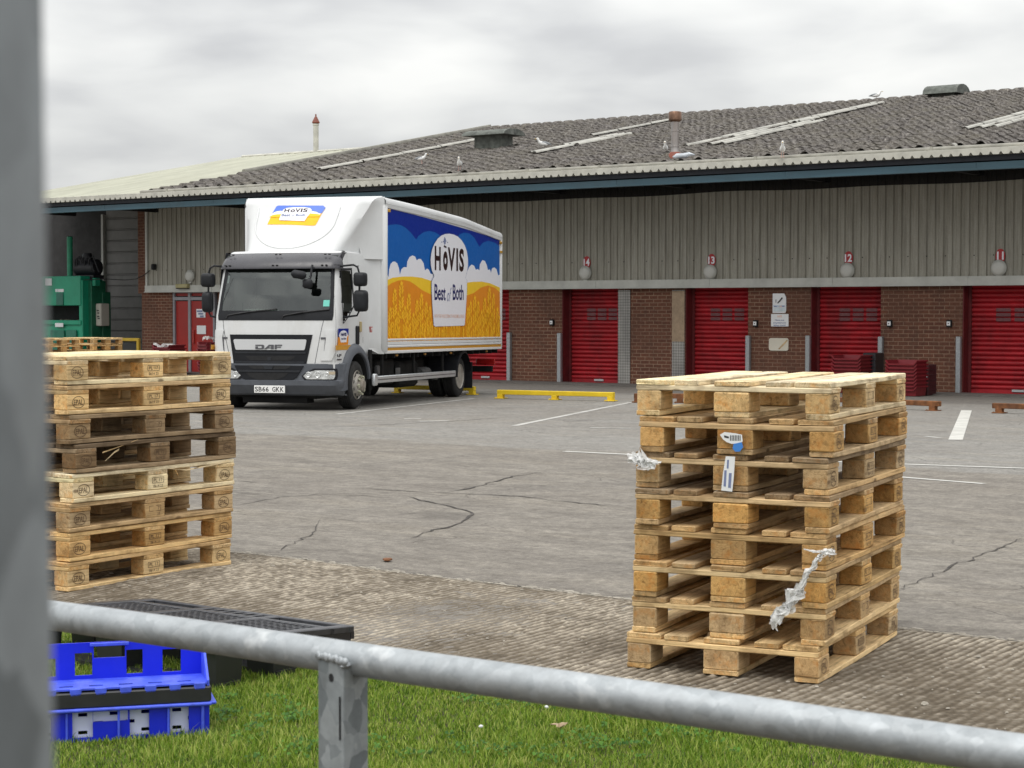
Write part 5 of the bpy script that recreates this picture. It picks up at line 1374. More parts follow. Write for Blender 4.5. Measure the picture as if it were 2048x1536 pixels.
# ================================================================ nested maroon trays
def tray_mesh(m, w, d, h, t=.012):
    """low bread tray: dished walls, thick rim, cut away front lip"""
    def ring(z, e, fl=0.0): 
        return [(-w / 2 - e, -d / 2 - e, z), (-w * .43, -d / 2 - e, z - fl), (w * .43, -d / 2 - e, z - fl), (w / 2 + e, -d / 2 - e, z), (w / 2 + e, d / 2 + e, z), (w * .3, d / 2 + e, z), (-w * .3, d / 2 + e, z), (-w / 2 - e, d / 2 + e, z)]
    m.grid([ring(0, -.02), ring(h * .55, -.010, h * .12), ring(h - .03, -.004, h * .34), ring(h - .03, .022, h * .34), ring(h, .022, h * .34), ring(h, .0, h * .34), ring(.012, -.03)], closed=True)
    m.add([(-w / 2 + .04, -d / 2 + .04, .01), (w / 2 - .04, -d / 2 + .04, .01), (w / 2 - .04, d / 2 - .04, .01), (-w / 2 + .04, d / 2 - .04, .01)], [(0, 1, 2, 3)])
_tm = {}
def tray_stack(px, py, n, rz, w, d, pitch, h, labels, group, jit=0.0, dark_side=False):
    c = gp(px, py)
    for k in range(n):
        if (w, d, h) not in _tm:
            m = M(); tray_mesh(m, w, d, h); o = m.build('bread_tray', [CRED], smooth=30); _tm[(w, d, h)] = o
        else: o = _tm[(w, d, h)].copy(); C.objects.link(o)
        o.location = (c.x + random.uniform(-jit, jit), c.y + random.uniform(-jit, jit), c.z + .01 + k * pitch); o.rotation_euler = (random.uniform(-1, 1) * jit * .8, 0, rz + random.uniform(-1, 1) * jit * 2)
        tag(o, labels(k, n), 'bread tray', group)
    return c
ORD = ['lowest', 'second lowest', 'third lowest', 'fourth lowest', 'fifth lowest', 'sixth lowest', 'seventh lowest', 'eighth lowest', 'ninth lowest']
def lab(where):
    def f(k, n): return ('dark maroon tray on top of the nested stack ' if k == n - 1 else 'maroon bread tray, %s of the nested stack ' % ORD[k]) + where
    return f
random.seed(31)
RZT = ANG + R(0)
tray_stack(1813, 792, 8, ANG - R(6), .66, .42, .072, .20, lab('by the brick pier'), 'nested maroon trays')
tray_stack(1703, 786, 9, ANG - R(6), .66, .42, .072, .20, lab('by shutter 12'), 'nested maroon trays')
cA = gp(1740, 789)
# black crates by one stack; the narrow box paints the other stack's shaded side
for px, py, hh, lb in ((1741, 786, .83, 'black crates standing against shutter 12, right of the maroon trays'), (1853, 791, .62, 'narrow dark box standing in for the shaded side of the rightmost tray stack')):
    c = gp(px, py); o = empty('crate_and_shaded_side', c, ANG, lb, 'crate', 'black crates by the trays')
    wd = .28 if px < 1800 else .14
    m = M(); m.cbox((0, .12, hh / 2), (wd, .42, hh), .015)
    for k in range(5): m.cbox((0, .12, hh * (k + 1) / 6), (wd + .02, .44, .018), .004)
    m.build('body', CBLK if px < 1800 else simple('shaded_maroon', (.05, .012, .014), .5), o)
    if px > 1800:
        m = M(); random.seed(5)
        for k in range(7): m.box((random.uniform(-.07, .04), -.105, random.uniform(.15, hh * .8)), (random.uniform(.02, .05), .01, random.uniform(.01, .03)))
        m.build('torn_label', PAPER, o)
tray_stack(338, 749, 8, ANG - R(10), .80, .48, .085, .19, lab('by the entrance side panel'), 'maroon trays by the entrance', jit=.015)
tray_stack(420, 752, 9, ANG - R(16), .50, .40, .085, .19, lab('next to the truck'), 'maroon trays by the entrance', jit=.02)
def wrap(px, py, q, wd, lb, seed):
    p = wp(px, py, q); random.seed(seed); m = M(); rows = []
    for j in range(5):
        rows.append([p + D2 * ((i / 8 - .5) * wd) + N2 * (j / 4 - .5) * .35 + Vector((0, 0, random.uniform(-.03, .05) - .02 * j)) for i in range(9)])
    m.grid(rows); m.grid([rows[0], [v + Vector((random.uniform(-.02, .02), 0, random.uniform(-.12, -.03))) for v in rows[0]]])
    tag(m.build('plastic_wrap', FILM), lb, 'plastic wrap')
c_ = gp(338, 749); wrap(336, 689, c_.dot(N2), .72, 'torn pale plastic wrap over the maroon trays by the brick corner', 2)
c_ = gp(420, 752); wrap(421, 674, c_.dot(N2), .22, 'small crumpled clear wrap on the maroon trays next to the truck', 3)
# ================================================================ yellow hoop
def hoop():
    a = wp(240, 712, 35.0); b = wp(277, 712, 35.0); zt = wp(260, 677, 35.0).z; zb = float(G(a.x, a.y))
    o = empty('hoop_barrier', Vector((b.x, b.y, zb)), ANG, 'low yellow steel hoop barrier beside the far pallets', 'barrier'); w = (b - a).length; m = M()
    m.cbox((-w / 2, 0, zt - zb - .03), (w + .10, .08, .085), .01); m.build('top_bar', YELLOW_SHADE, o)
    for x in (-w + .02, 0): m = M(); m.cbox((x, 0, (zt - zb) / 2 - .04), (.095, .08, zt - zb - .07), .01); m.build('leg', YELLOW_SHADE, o)
    c = wp(252, 705, 35.6); m = M(); m.lathe([(.26, 0), (.28, .3), (.28, .42), (.20, .50), (.05, .52)], 14); t = m.build('drum', simple('grey_green_drum', (.06, .08, .08), .6), None, smooth=40); t.location = (c.x, c.y, float(G(c.x, c.y)))
    tag(t, 'low dark grey drum behind the yellow hoop', 'drum')
hoop()
# ================================================================ green baling machine
def machine():
    q = QW + .2
    def P(px, py, qq): p = wp(px, py, qq); return p.dot(D2), p.z
    base = wp(150, 700, q); zb = ZB
    s0, _ = P(150, 600, q); o = empty('baling_machine', D2 * s0 + N2 * q + Vector((0, 0, zb)), ANG, 'green baling machine with an open press chamber and a beige control box', 'machine')
    def bx(m, x0, y0, x1, y1, qa, qb, b=.015, mi=0):
        sa, zt = P(x0, y0, qa); sb, zz = P(x1, y1, qa); m.cbox(((sa + sb) / 2 - s0, (qa + qb) / 2 - q, (zt + zz) / 2 - zb), (abs(sb - sa), qb - qa, abs(zt - zz)), b, mi=mi)
    m = M(); bx(m, 20, 554, 161, 611, q - .35, q + .5); bx(m, 20, 645, 161, 722, q - .30, q + .5)
    bx(m, 20, 640, 161, 650, q - .36, q - .2); bx(m, 157, 560, 166, 722, q - .32, q + .5); bx(m, 30, 650, 60, 722, q - .36, q - .2); m.build('frame', GREEN, o)
    m = M(); bx(m, 25, 611, 157, 645, q + .35, q + .9); m.build('chamber', DARK, o)
    m = M(); bx(m, 100, 660, 128, 718, q - .37, q - .31); bx(m, 131, 660, 152, 718, q - .37, q - .31); m.build('door_panel', simple('dull_green_panel', (.02, .17, .11), .5), o)
    m = M(); bx(m, 168, 562, 184, 722, q - .10, q + .45); bx(m, 196, 584, 206, 722, q + .30, q + .62); m.build('shaded_side', simple('shaded_green', (.008, .12, .062), .5, var=.15), o)  # darker green boxes paint the shade on the machine's right side
    m = M(); bx(m, 184, 556, 190, 572, q - .10, q + .1); m.build('side_bracket', GREEN, o)
    sa, zt = P(139.5, 474, q + .3); sb, z2 = P(139.5, 556, q + .3); m = M(); m.lathe([(.085, z2 - zb), (.085, zt - zb), (.06, zt - zb + .02)], 16, (sa - s0, .3, 0)); m.build('press_column', simple('bright_green_column', (.03, .36, .20), .45), o, smooth=50)
    # motor and hoses on top
    sa, zt = P(176, 534, q + .2); m = M(); random.seed(8)
    m.lathe([(.20, -.42), (.24, -.38), (.24, .38), (.20, .42)], 18, (sa - s0, .2, zt - zb - .02), 'X'); m.lathe([(.15, 0), (.17, .1), (.12, .30)], 14, (sa - s0 - .02, .2, zt - zb + .10))
    for k in range(5):
        a = random.uniform(-.4, .3); m.tube([(sa - s0 + a, .0, zt - zb - .1), (sa - s0 + a + .05, -.05, zt - zb + .2), (sa - s0 + a + .2, -.02, zt - zb + .3), (sa - s0 + a + .36, .05, zt - zb - .15)], .022, 6)
    m.box((sa - s0, .2, zt - zb - .30), (.9, .4, .12)); m.build('motor', simple('black_motor', (.012, .013, .018), .5), o, smooth=40)
    sa, zt = P(172, 512, q + .2); m = M(); m.lathe([(.10, -.04), (.10, .03), (.07, .06)], 14, (sa - s0, .2, zt - zb)); m.build('motor_cap', simple('pale_teal_cap', (.16, .30, .33), .5), o, smooth=40)
    m = M(); bx(m, 191, 607, 202, 652, q + .05, q + .38, .02); cb = m.build('control_box', CABINET, o)
    m = M()
    for (x, y) in ((194, 621), (195, 626), (195, 633), (196, 637)): bx(m, x - .8, y - 1, x + 2.5, y + 1, q + .03, q + .048, .002)
    m.build('buttons', INK, cb)
    m = M(); bx(m, 90, 557, 103, 571, q - .37, q - .35, .002); bx(m, 110, 646, 126, 654, q - .38, q - .362, .002); bx(m, 110.5, 578, 114, 584, q - .37, q - .35, .002); bx(m, 115, 578, 127, 584, q - .37, q - .35, .002); m.build('sticker', PAPER, o)
    m = M(); bx(m, 112, 586, 126, 610, q - .375, q - .352, .004); m.build('hatch', simple('dull_green_hatch', (.03, .15, .11), .5), o)
    m = M(); rows = []; random.seed(2)
    sA, zA = P(100, 645, q - .2); sB, _ = P(157, 645, q - .2)
    for j in range(5): rows.append([(sA + (sB - sA) * i / 10 - s0, -.15 + j * .12, zA - zb + random.uniform(-.01, .10)) for i in range(11)])
    m.grid(rows); m.build('scrap_load', simple('cardboard_scrap', (.16, .13, .10), .8, var=.5, scale=9), o)
machine()
# ================================================================ gulls
def gull(px, py, ht_px, label, face=0.0, pose='stand', q=None, raise_=0.0):
    p = roof_point(px, py) if q is None else wp(px, py, q)
    sc = ht_px * 1.15 / FPX * p.y
    o = empty('gull', (p.x, p.y, p.z + raise_), face, label, 'gull', 'gulls on the warehouse roof')
    # body length 0.5, faces +X; scaled to the measured height
    k = sc / .42
    rings = []
    if pose in ('stand', 'sit'):
        zc = .20 if pose == 'stand' else .10
        path = [(-.26, zc - .02, .008, .02), (-.20, zc - .005, .022, .04), (-.10, zc + .005, .058, .065), (.0, zc + .015, .075, .078), (.09, zc + .04, .070, .068), (.14, zc + .09, .045, .042), (.165, zc + .14, .036, .033), (.185, zc + .18, .040, .036), (.21, zc + .185, .032, .030), (.235, zc + .175, .012, .012), (.27, zc + .165, .007, .006), (.285, zc + .158, .002, .002)]
    for i, (x, z, rz_, ry) in enumerate(path):
        a = path[max(0, i - 1)]; b = path[min(len(path) - 1, i + 1)]; d = Vector((b[0] - a[0], 0, b[1] - a[1])).normalized(); up = Vector((-d.z, 0, d.x))
        rings.append([(Vector((x, 0, z)) + up * math.sin(t) * rz_ + Vector((0, 1, 0)) * math.cos(t) * ry) * k for t in [2 * math.pi * j / 12 for j in range(12)]])
    m = M(); m.loft(rings[:10]); body = m.build('body', GULLW, o, smooth=180)
    m = M(); m.loft(rings[9:]); m.build('beak', GULLY, o, smooth=60)
    for sg in (-1, 1):
        m = M(); W = [(-.30, -.02, .005), (-.20, .01, .03), (-.08, .03, .05), (.04, .03, .045), (.08, .02, .015)]; R_ = []
        for x, dz, h in W: R_.append([Vector((x, sg * (.055 + .02 * math.sin(t) * .4) * (1 if x > -.25 else .45), zc + dz + math.sin(t) * h + .01)) * k + Vector((0, sg * .010 * math.cos(t) * k, 0)) for t in [2 * math.pi * j / 8 for j in range(8)]])
        m.loft(R_); m.build('wing', GULLG, o, smooth=180)
        if pose == 'stand': m = M(); m.tube([(.01 * k, sg * .03 * k, .14 * k), (.02 * k, sg * .03 * k, 0)], .007 * k, 6); m.box((.04 * k, sg * .03 * k, .004), (.07 * k, .04 * k, .008)); m.build('leg', GULLP, o)
gull(843, 334, 19, 'leftmost gull, standing side-on low on the roof above the truck', R(-20), 'stand', raise_=.07)
gull(919, 347, 24, 'gull standing face-on beside the eaves pipe, above the truck', R(-95), 'stand', raise_=.06)
gull(1086, 301, 22, 'bright white gull sitting at the end of a pale roof strip', R(200), 'sit', raise_=.08)
gull(1331, 311, 24, 'gull partly hidden by the steel flue, just left of it', R(-100), 'sit', raise_=.08)
gull(1565, 320, 28, 'gull facing the camera on the eaves right of the steel flue', R(-98), 'stand', raise_=.05)
gull(1752, 203, 18, 'gull walking along the ridge at the right, seen from the side', R(-8), 'stand', q=QR, raise_=.02)
p = roof_point(1367, 321); m = M(); random.seed(6)
m.loft([[p + D2 * (x + .02 * math.sin(a * 3)) + N2 * (.09 * math.cos(a) * r) + Vector((0, 0, .10 + .07 * math.sin(a) * r + .04 * x)) for a in [2 * math.pi * j / 9 for j in range(9)]] for x, r in ((-.26, .1), (-.15, 1), (0, .8), (.15, 1), (.26, .15))])
tag(m.build('plastic_bag', simple('bluish_bag', (.52, .56, .60), .4), smooth=60), 'pale bluish plastic bag lying on the roof beside the steel flue', 'plastic bag')
# ================================================================ the lorry
Bv = Vector((.2739, .9618, 0)).normalized(); Xv = Vector((Bv.y, -Bv.x, 0))
TO = Vector((-3.561, 30.107, 0)); TO.z = float(G(TO.x, TO.y))
TR = empty('lorry', TO, 0, 'white box lorry with a blue sky and golden wheat picture on its side', 'lorry')
TMAT = Matrix.Translation(TO) @ Matrix.Rotation(math.atan2(Bv.y, Bv.x) - math.pi / 2, 4, 'Z') @ Matrix.Rotation(-.0083, 4, 'X')
TR.matrix_world = TMAT
TINV = TMAT.inverted(); _co = TINV @ CAM
def tside(px, py, x=1.25):
    d = TINV.to_3x3() @ ray(px, py); p = _co + d * ((x - _co.x) / d.x); return p.y, p.z
def tfront(px, py, y=-.82):
    d = TINV.to_3x3() @ ray(px, py); p = _co + d * ((y - _co.y) / d.y); return p.x, p.z
cf = lambda zx, zy, y=-.84: tfront(400 + zx / 4.2667, 480 + zy / 4.2667, y)      # cab crop coordinates
cs = lambda zx, zy, x=1.065: tside(400 + zx / 4.2667, 480 + zy / 4.2667, x)
bs = lambda zx, zy, x=1.25: tside(740 + zx / 3.657, 400 + zy / 3.657, x)          # box crop coordinates
ts1 = lambda zx, zy, x=1.25: tside(400 + zx / 3.2, 380 + zy / 3.2, x)
def interp(t, tab):
    for (a, va), (b, vb) in zip(tab[:-1], tab[1:]):
        if t <= b: f = (t - a) / (b - a); f = max(0, min(1, f)); return va + (vb - va) * f
    return tab[-1][1]
CW = 1.065; CR = .12
YF = [(.2, -.78), (.35, -.86), (.75, -.85), (1.0, -.845), (1.2, -.84), (1.48, -.815), (1.8, -.74), (2.1, -.66), (2.3, -.60), (2.45, -.50), (2.55, -.36)]
HWT = [(.2, 1.065), (1.5, 1.065), (2.3, 1.02), (2.5, .99), (2.6, .97)]
def ysurf(x, z, w=None, R_=CR, dy=0.0, curv=.075):
    w = w or interp(z, HWT); ax = min(abs(x), w); y = interp(z, YF) + dy + curv * (ax / w) ** 2
    if ax > w - R_: y += R_ - math.sqrt(max(R_ * R_ - (ax - (w - R_)) ** 2, 0))
    return y
def section(z, w=None, yend=.75, R_=CR, dy=0.0, n=30, nside=14, curv=.075):
    w = w or interp(z, HWT); P = []
    xs = []
    for k in range(n + 1):
        f = -1 + 2 * k / n; xs.append(w * math.copysign(abs(math.sin(f * math.pi / 2)), f))
    yc = ysurf(w, z, w, R_, dy, curv)
    left = [(-w, yend + (yc - yend) * k / nside) for k in range(nside)]
    front = [(x, ysurf(x, z, w, R_, dy, curv)) for x in xs]
    right = [(w, yc + (yend - yc) * (k + 1) / nside) for k in range(nside)]
    return [(x, y, z) for x, y in left + front + right]
def patch(m, rows, off=.004, mi=0, n=14, nr=6, surf=None):
    """rows [(z, xl, xr)] laid on the front surface with an offset; thin shell with edges"""
    surf = surf or ysurf
    R_ = []
    for i in range(len(rows) - 1):
        (z0, a0, b0), (z1, a1, b1) = rows[i], rows[i + 1]
        for k in range(nr if i < len(rows) - 2 else nr + 1):
            f = k / nr; z = z0 + (z1 - z0) * f; a = a0 + (a1 - a0) * f; b = b0 + (b1 - b0) * f
            R_.append([(a + (b - a) * j / n, surf(a + (b - a) * j / n, z) - off, z) for j in range(n + 1)])
    m.grid(R_, mi)
    def skirt(line): m.grid([line, [(p[0], p[1] + off + .02, p[2]) for p in line]], mi)
    skirt(R_[0]); skirt(R_[-1]); skirt([r[0] for r in R_]); skirt([r[-1] for r in R_])
Z_WB, Z_WT = 1.48, 2.26
wnx = lambda z: interp(z, [(1.45, .955), (1.8, .945), (2.3, .905)])
AZ = .40; AR_ = .565     # wheel arch
def cab():
    # ---- outer hull with real openings for windscreen and doors
    zs = [.66 + .04 * k for k in range(46)]; zs = [z for z in zs if z < 2.47] + [2.47, 2.50, 2.52]
    rows = [section(z) for z in zs]
    inw = [(.0, 0)]
    dwin = [(max(p[0], -.53), p[1]) for p in [cs(1180, 240), cs(1312, 240), cs(1318, 560), cs(1262, 660), cs(1225, 706), cs(1180, 700)]]
    ya, yb = dwin[0][0], dwin[1][0]; zt = dwin[0][1]; 
    def in_door(y, z):
        zlow = interp(y, [(ya, dwin[4][1]), (dwin[4][0], dwin[4][1]), (dwin[2][0], dwin[2][1]), (yb + .2, dwin[2][1])])
        return ya + .01 < y < yb - .01 and zlow + .01 < z < zt - .01
    m = M(); nc = len(rows[0])
    vs = [p for r in rows for p in r]; fs = []
    for i in range(len(rows) - 1):
        for j in range(nc - 1):
            q = (i * nc + j, i * nc + j + 1, (i + 1) * nc + j + 1, (i + 1) * nc + j); c = sum((Vector(vs[k]) for k in q), Vector()) / 4
            if abs(c.x) < wnx(c.z) - .03 and Z_WB + .03 < c.z < Z_WT - .0 and c.y < -.3: continue
            if abs(c.x) > .98 and in_door(c.y, c.z): continue
            if abs(c.x) > .9 and (c.y ** 2 + (c.z - AZ) ** 2) < AR_ ** 2: continue
            fs.append(q)
    m.add(vs, fs)
    top = rows[-1]; k2 = [(p[0] * .96, p[1] + (.02 if p[1] < 0 else 0), 2.535) for p in top]; k3 = [(p[0] * .5, p[1] * .8 + .05, 2.55) for p in top]
    m.grid([top, k2, k3]); m.add(k3, [tuple(range(len(k3)))])
    m.add([(-1.06, .75, .66), (1.06, .75, .66), (.98, .75, 2.52), (-.98, .75, 2.52)], [(0, 1, 2, 3)])
    cabo = m.build('cab', WHITE, TR, smooth=35)
    # ---- screen surround bands
    m = M()
    patch(m, [(Z_WB - .055, -.975, .975), (Z_WB + .02, -.988, .988), (Z_WB + .10, -.985, .985)], .006, nr=2, n=24)
    m2 = m
    for sg in (-1, 1):
        rr = [(Z_WB + .08, *(sorted((sg * .985, sg * .92)))), (1.8, *(sorted((sg * .970, sg * .915)))), (2.3, *(sorted((sg * .935, sg * .875))))]
        patch(m, rr, .006, nr=6, n=3)
    patch(m, [(Z_WT - .02, -.93, .93), (Z_WT + .06, -.93, .93)], .006, nr=2, n=24)
    m.build('screen_surround', BLACK, TR, smooth=40)
    m = M(); patch(m, [(Z_WB + .03, -.945, .945), (1.9, -.93, .93), (Z_WT + .02, -.90, .90)], .002, n=24, nr=8); m.build('windscreen', GLASS, TR, smooth=180)
    # sun strip inside, top of the screen
    m = M(); patch(m, [(Z_WT - .15, -.90, .90), (Z_WT + .02, -.90, .90)], -.03, n=24, nr=2); m.build('sun_strip', simple('dark_sun_strip', (.03, .032, .035), .6), TR)
    # ---- interior
    m = M(); m.cbox((0, -.30, 1.40), (1.96, .62, .22), .06); m.cbox((-.42, -.30, 1.53), (.62, .40, .16), .07); m.cbox((.30, -.34, 1.52), (.9, .30, .06), .03); m.build('dashboard', DASH, TR, smooth=50)
    m = M(); m.add([(-1.0, .70, .9), (1.0, .70, .9), (.96, .70, 2.45), (-.96, .70, 2.45)], [(0, 1, 2, 3)]); m.box((0, .1, 1.0), (2.0, 1.2, .04)); m.box((0, .1, 2.45), (1.9, 1.1, .03)); m.build('cab_lining', simple('cab_lining_grey', (.09, .10, .095), .9), TR)
    for x, w in ((-.50, .50), (.32, .50), (.78, .36)):
        m = M(); m.cbox((x, .42, 1.62), (w, .16, .82), .07, rot=Matrix.Rotation(R(-8), 3, 'X')); m.cbox((x, .45, 2.08), (w * .6, .12, .20), .05); m.cbox((x, .18, 1.22), (w, .5, .16), .05); m.build('seat', SEAT, TR, smooth=50)
    m = M(); rg = []
    for k in range(25):
        a = 2 * math.pi * k / 24; rg.append((-.48 + .22 * math.cos(a), -.12 + .10 * math.sin(a), 1.66 + .17 * math.sin(a)))
    m.tube(rg, .016, 8); m.tube([(-.48, -.12, 1.66), (-.48, -.25, 1.50)], .04, 8); m.build('steering_wheel', BLACK, TR, smooth=60)
    # ---- door glass and frame, both sides
    for sg in (1, -1):
        X = lambda z, o: sg * (interp(z, HWT) + o)
        poly = [(max(p[0], -.54), p[1]) for p in [cs(1178, 238), cs(1315, 238), cs(1322, 560), cs(1268, 655), cs(1225, 712), cs(1190, 712), cs(1178, 690)]]
        cy = sum(p[0] for p in poly) / len(poly); cz = sum(p[1] for p in poly) / len(poly)
        inn = [(cy + (y - cy) * .86, cz + (z - cz) * .93) for y, z in poly]
        m = M(); n = len(poly); O = [(X(z, .006), y, z) for y, z in poly]; I = [(X(z, .006), y, z) for y, z in inn]; Ib = [(X(z, -.03), y, z) for y, z in inn]
        m.grid([O, I, Ib], closed=True); fr = m.build('window_frame', BLACK, TR)
        m = M(); m.poly([(X(z, -.004), y, z) for y, z in inn]); m.build('door_window', SIDEGLASS, fr)
        # shut lines
        m = M()
        for pts in ([cs(1148, 215), cs(1160, 700), cs(1150, 1050)], [cs(1378, 210), cs(1388, 500), cs(1390, 880)], [cs(1165, 212), cs(1270, 214), cs(1378, 222)]):
            for a, b in zip(pts[:-1], pts[1:]):
                aa, bb = Vector((X(a[1], .0022), *a)), Vector((X(b[1], .0022), *b)); d = (bb - aa).normalized() * .5; t = Vector((0, -d.z, d.y)) * .010
                m.add([aa - t, aa + t, bb + t, bb - t], [(0, 1, 2, 3)])
        m.build('door_gap', INK, TR, normals=False)
        h = cs(1338, 812); m = M(); m.cbox((X(h[1], .012), h[0], h[1]), (.03, .13, .30), .012); m.build('door_handle', BLACK, TR)
        h = cs(1366, 740); m = M(); m.cbox((X(h[1], .010), h[0], h[1]), (.025, .07, .17), .008); m.build('side_marker', simple('clear_amber_lens', (.45, .36, .18), .3), TR)
        for a in ((1158, 905, 1300, 930),):
            p = cs(a[0], a[1]); q = cs(a[2], a[3]); m = M(); m.box((X(p[1], .003), (p[0] + q[0]) / 2, (p[1] + q[1]) / 2), (.004, abs(q[0] - p[0]), .075)); m.build('reflective_strip', AMBER, TR)
    # ---- cab door sticker and model letters (near side)
    X = lambda z, o=.004: interp(z, HWT) + o
    def sp(a, b, o=.004): y, z = cs(a, b); return (X(z, o), y, z)
    m = M(); m.poly([sp(1178, 757), sp(1266, 755), sp(1266, 810), sp(1178, 830)], 0); m.poly([sp(1178, 828), sp(1266, 808), sp(1262, 893), sp(1174, 898)], 1)
    m.poly([sp(a, b, .007) for a, b in ((1190, 835), (1182, 815), (1190, 792), (1203, 777), (1222, 771), (1242, 777), (1254, 795), (1258, 815), (1250, 832), (1246, 872), (1198, 875))], 2)
    y0, z0 = cs(1198, 820); y1, z1 = cs(1246, 790); put_text(m, 'HoVIS', lambda a, b: (X(z0, .010), y0 + (y1 - y0) * a, z0 + (z1 - z0) * b), 3, bold=.04)
    y2, z2 = cs(1202, 850); y3, z3 = cs(1242, 833); put_text(m, 'Best of Both', lambda a, b: (X(z0, .010), y2 + (y3 - y2) * a, z2 + (z3 - z2) * b), 3, bold=.03)
    m.build('door_sticker', [C_NAVY, C_ORA, C_WHITE, C_INK], TR, normals=False)
    m = M(); y0, z0 = cs(1166, 997); y1, z1 = cs(1206, 972); put_text(m, 'LF', lambda a, b: (X(z0, .005), y0 + (y1 - y0) * a, z0 + (z1 - z0) * b), 0, bold=.05); m.box((X(z0, .003), (y0 + y1) / 2, z0 - .045), (.003, y1 - y0, .022)); m.build('model_letters', DAFG, TR, normals=False)
    # ---- front panel details
    g = [cf(248, 806), cf(955, 806), cf(905, 1066), cf(285, 1066)]
    zt_, zb_ = g[0][1], g[2][1]
    gb = [cf(300, 1075), cf(890, 1075), cf(835, 1170), cf(760, 1215), cf(640, 1232), cf(540, 1230), cf(420, 1205), cf(350, 1160)]
    m = M(); patch(m, [(g[2][1], g[3][0], g[2][0]), (g[0][1], g[0][0], g[1][0])], .010, n=24, nr=6)
    zz = [(gb[4][1], gb[6][0] + .15, gb[3][0] - .12), (gb[3][1], gb[6][0] + .02, gb[3][0]), (gb[2][1], gb[7][0] - .0, gb[2][0]), (gb[0][1] + .012, gb[0][0], gb[1][0])]
    patch(m, zz, .050, n=24, nr=4, surf=lambda x, z: ysurf(x, z)); m.build('grille', simple('grille_black', (.010, .011, .014), .5, var=.1, spec=.25), TR, smooth=40)
    # dark slot openings with curved ends, and ribs
    m = M()
    for (xa, ya_, xb, yb_) in ((390, 988, 815, 1030), (420, 1068, 790, 1102)):
        a = cf(xa, ya_); b = cf(xb, yb_); o = .013 if ya_ < 1060 else .054
        patch(m, [(b[1], a[0] + .09, b[0] - .09), ((a[1] + b[1]) / 2, a[0] + .03, b[0] - .03), (a[1], a[0], b[0])], o, n=16, nr=2)
    a = cf(400, 1128); b = cf(770, 1195); patch(m, [(b[1], a[0] + .22, b[0] - .22), ((a[1] * .4 + b[1] * .6), a[0] + .08, b[0] - .08), (a[1], a[0], b[0])], .054, n=16, nr=3)
    m.build('grille_slot', DARK, TR, smooth=40)
    m = M()
    for yy, x0, x1, o in ((958, 300, 900, .020), (1040, 300, 890, .020), (1115, 340, 860, .062)):
        a = cf(x0, yy); b = cf(x1, yy); patch(m, [(a[1] - .016, a[0], b[0]), (a[1] + .014, a[0] - .01, b[0] + .01)], o, n=20, nr=2)
    a = cf(555, 1072); b = cf(640, 1102); patch(m, [(b[1], a[0] + .02, b[0] - .02), (a[1], a[0], b[0])], .064, n=4, nr=2)
    a = cf(580, 1000); b = cf(608, 1028); patch(m, [(b[1], a[0], b[0]), (a[1], a[0], b[0])], .016, n=3, nr=1)
    m.build('grille_rib', simple('grille_satin', (.020, .022, .027), .45, spec=.35), TR, smooth=40)
    a = cf(284, 846); b = cf(908, 846); c = cf(896, 940); d = cf(302, 940)
    m = M(); patch(m, [(c[1], d[0] + .015, c[0] - .015), (c[1] + .02, d[0], c[0]), (a[1] - .02, a[0], b[0]), (a[1], a[0] + .015, b[0] - .015)], .024, n=24, nr=3); m.build('silver_panel', SILVER, TR, smooth=40)
    m = M()
    # wide squared letters
    def LT(polys, x0, x1, y0, y1):
        A = cf(x0, y0, -.87); B = cf(x1, y1, -.87)
        for poly in polys:
            pts = []
            for a_, b_ in poly:
                x = A[0] + (B[0] - A[0]) * a_; z = B[1] + (A[1] - B[1]) * b_; pts.append((x, ysurf(x, z) - .0265, z))
            m.prism(pts, (0, -.006, 0))
    LT([[(0, 0), (.85, 0), (1, .18), (1, .82), (.85, 1), (0, 1), (0, .74), (.72, .74), (.72, .26), (.28, .26), (.28, .60), (0, .60)]], 472, 548, 893, 932)
    LT([[(0, 0), (.26, 0), (.60, .66), (.72, .66), (.72, .40), (.46, .40), (.36, .18), (.72, .18), (.72, 0), (1, 0), (1, 1), (.50, 1)]], 548, 630, 893, 932)
    LT([[(0, 0), (.28, 0), (.28, .34), (.85, .34), (.85, .56), (.28, .56), (.28, .74), (1, .74), (1, 1), (0, 1)]], 638, 700, 893, 932)
    m.build('maker_letters', DAFG, TR)
    # front panel gaps and corner vents
    m = M()
    for pts in (((1046, 670), (1030, 740), (975, 1062)), ((180, 672), (190, 760), (262, 1060))):
        for (a, b) in zip(pts[:-1], pts[1:]):
            (xa, za), (xb, zb) = cf(*a), cf(*b); P = []
            for k in range(9): f = k / 8; x = xa + (xb - xa) * f; z = za + (zb - za) * f; P.append((x, z))
            m.grid([[(x - .005, ysurf(x - .005, z) - .0015, z) for x, z in P], [(x + .005, ysurf(x + .005, z) - .0015, z) for x, z in P]])
    m.build('panel_gap', DAFG, TR, normals=False)
    for sg in (1, -1):
        m = M(); e = .045
        x0, x1 = .82, 1.055
        def surf2(x, z): return ysurf(x, z)
        zt2, zb2 = cf(1110, 785)[1] + .03, cf(1100, 1030)[1]
        rr = [(zb2, *sorted((sg * .80, sg * .98))), (zb2 + .16, *sorted((sg * .865, sg * 1.04))), (zt2 - .12, *sorted((sg * .89, sg * 1.055))), (zt2, *sorted((sg * .86, sg * 1.04)))]
        patch(m, rr, .022, n=8, nr=3); m.build('corner_deflector', WHITE, TR, smooth=30)
        m = M(); patch(m, [(zb2 + .10, *sorted((sg * .850, sg * .862))), (zt2 - .12, *sorted((sg * .872, sg * .892)))], .010, n=2, nr=4); patch(m, [(zt2 - .145, *sorted((sg * .80, sg * .885))), (zt2 - .115, *sorted((sg * .80, sg * .885)))], .010, n=3, nr=1); m.build('deflector_slot', DAFG, TR)
        m = M()
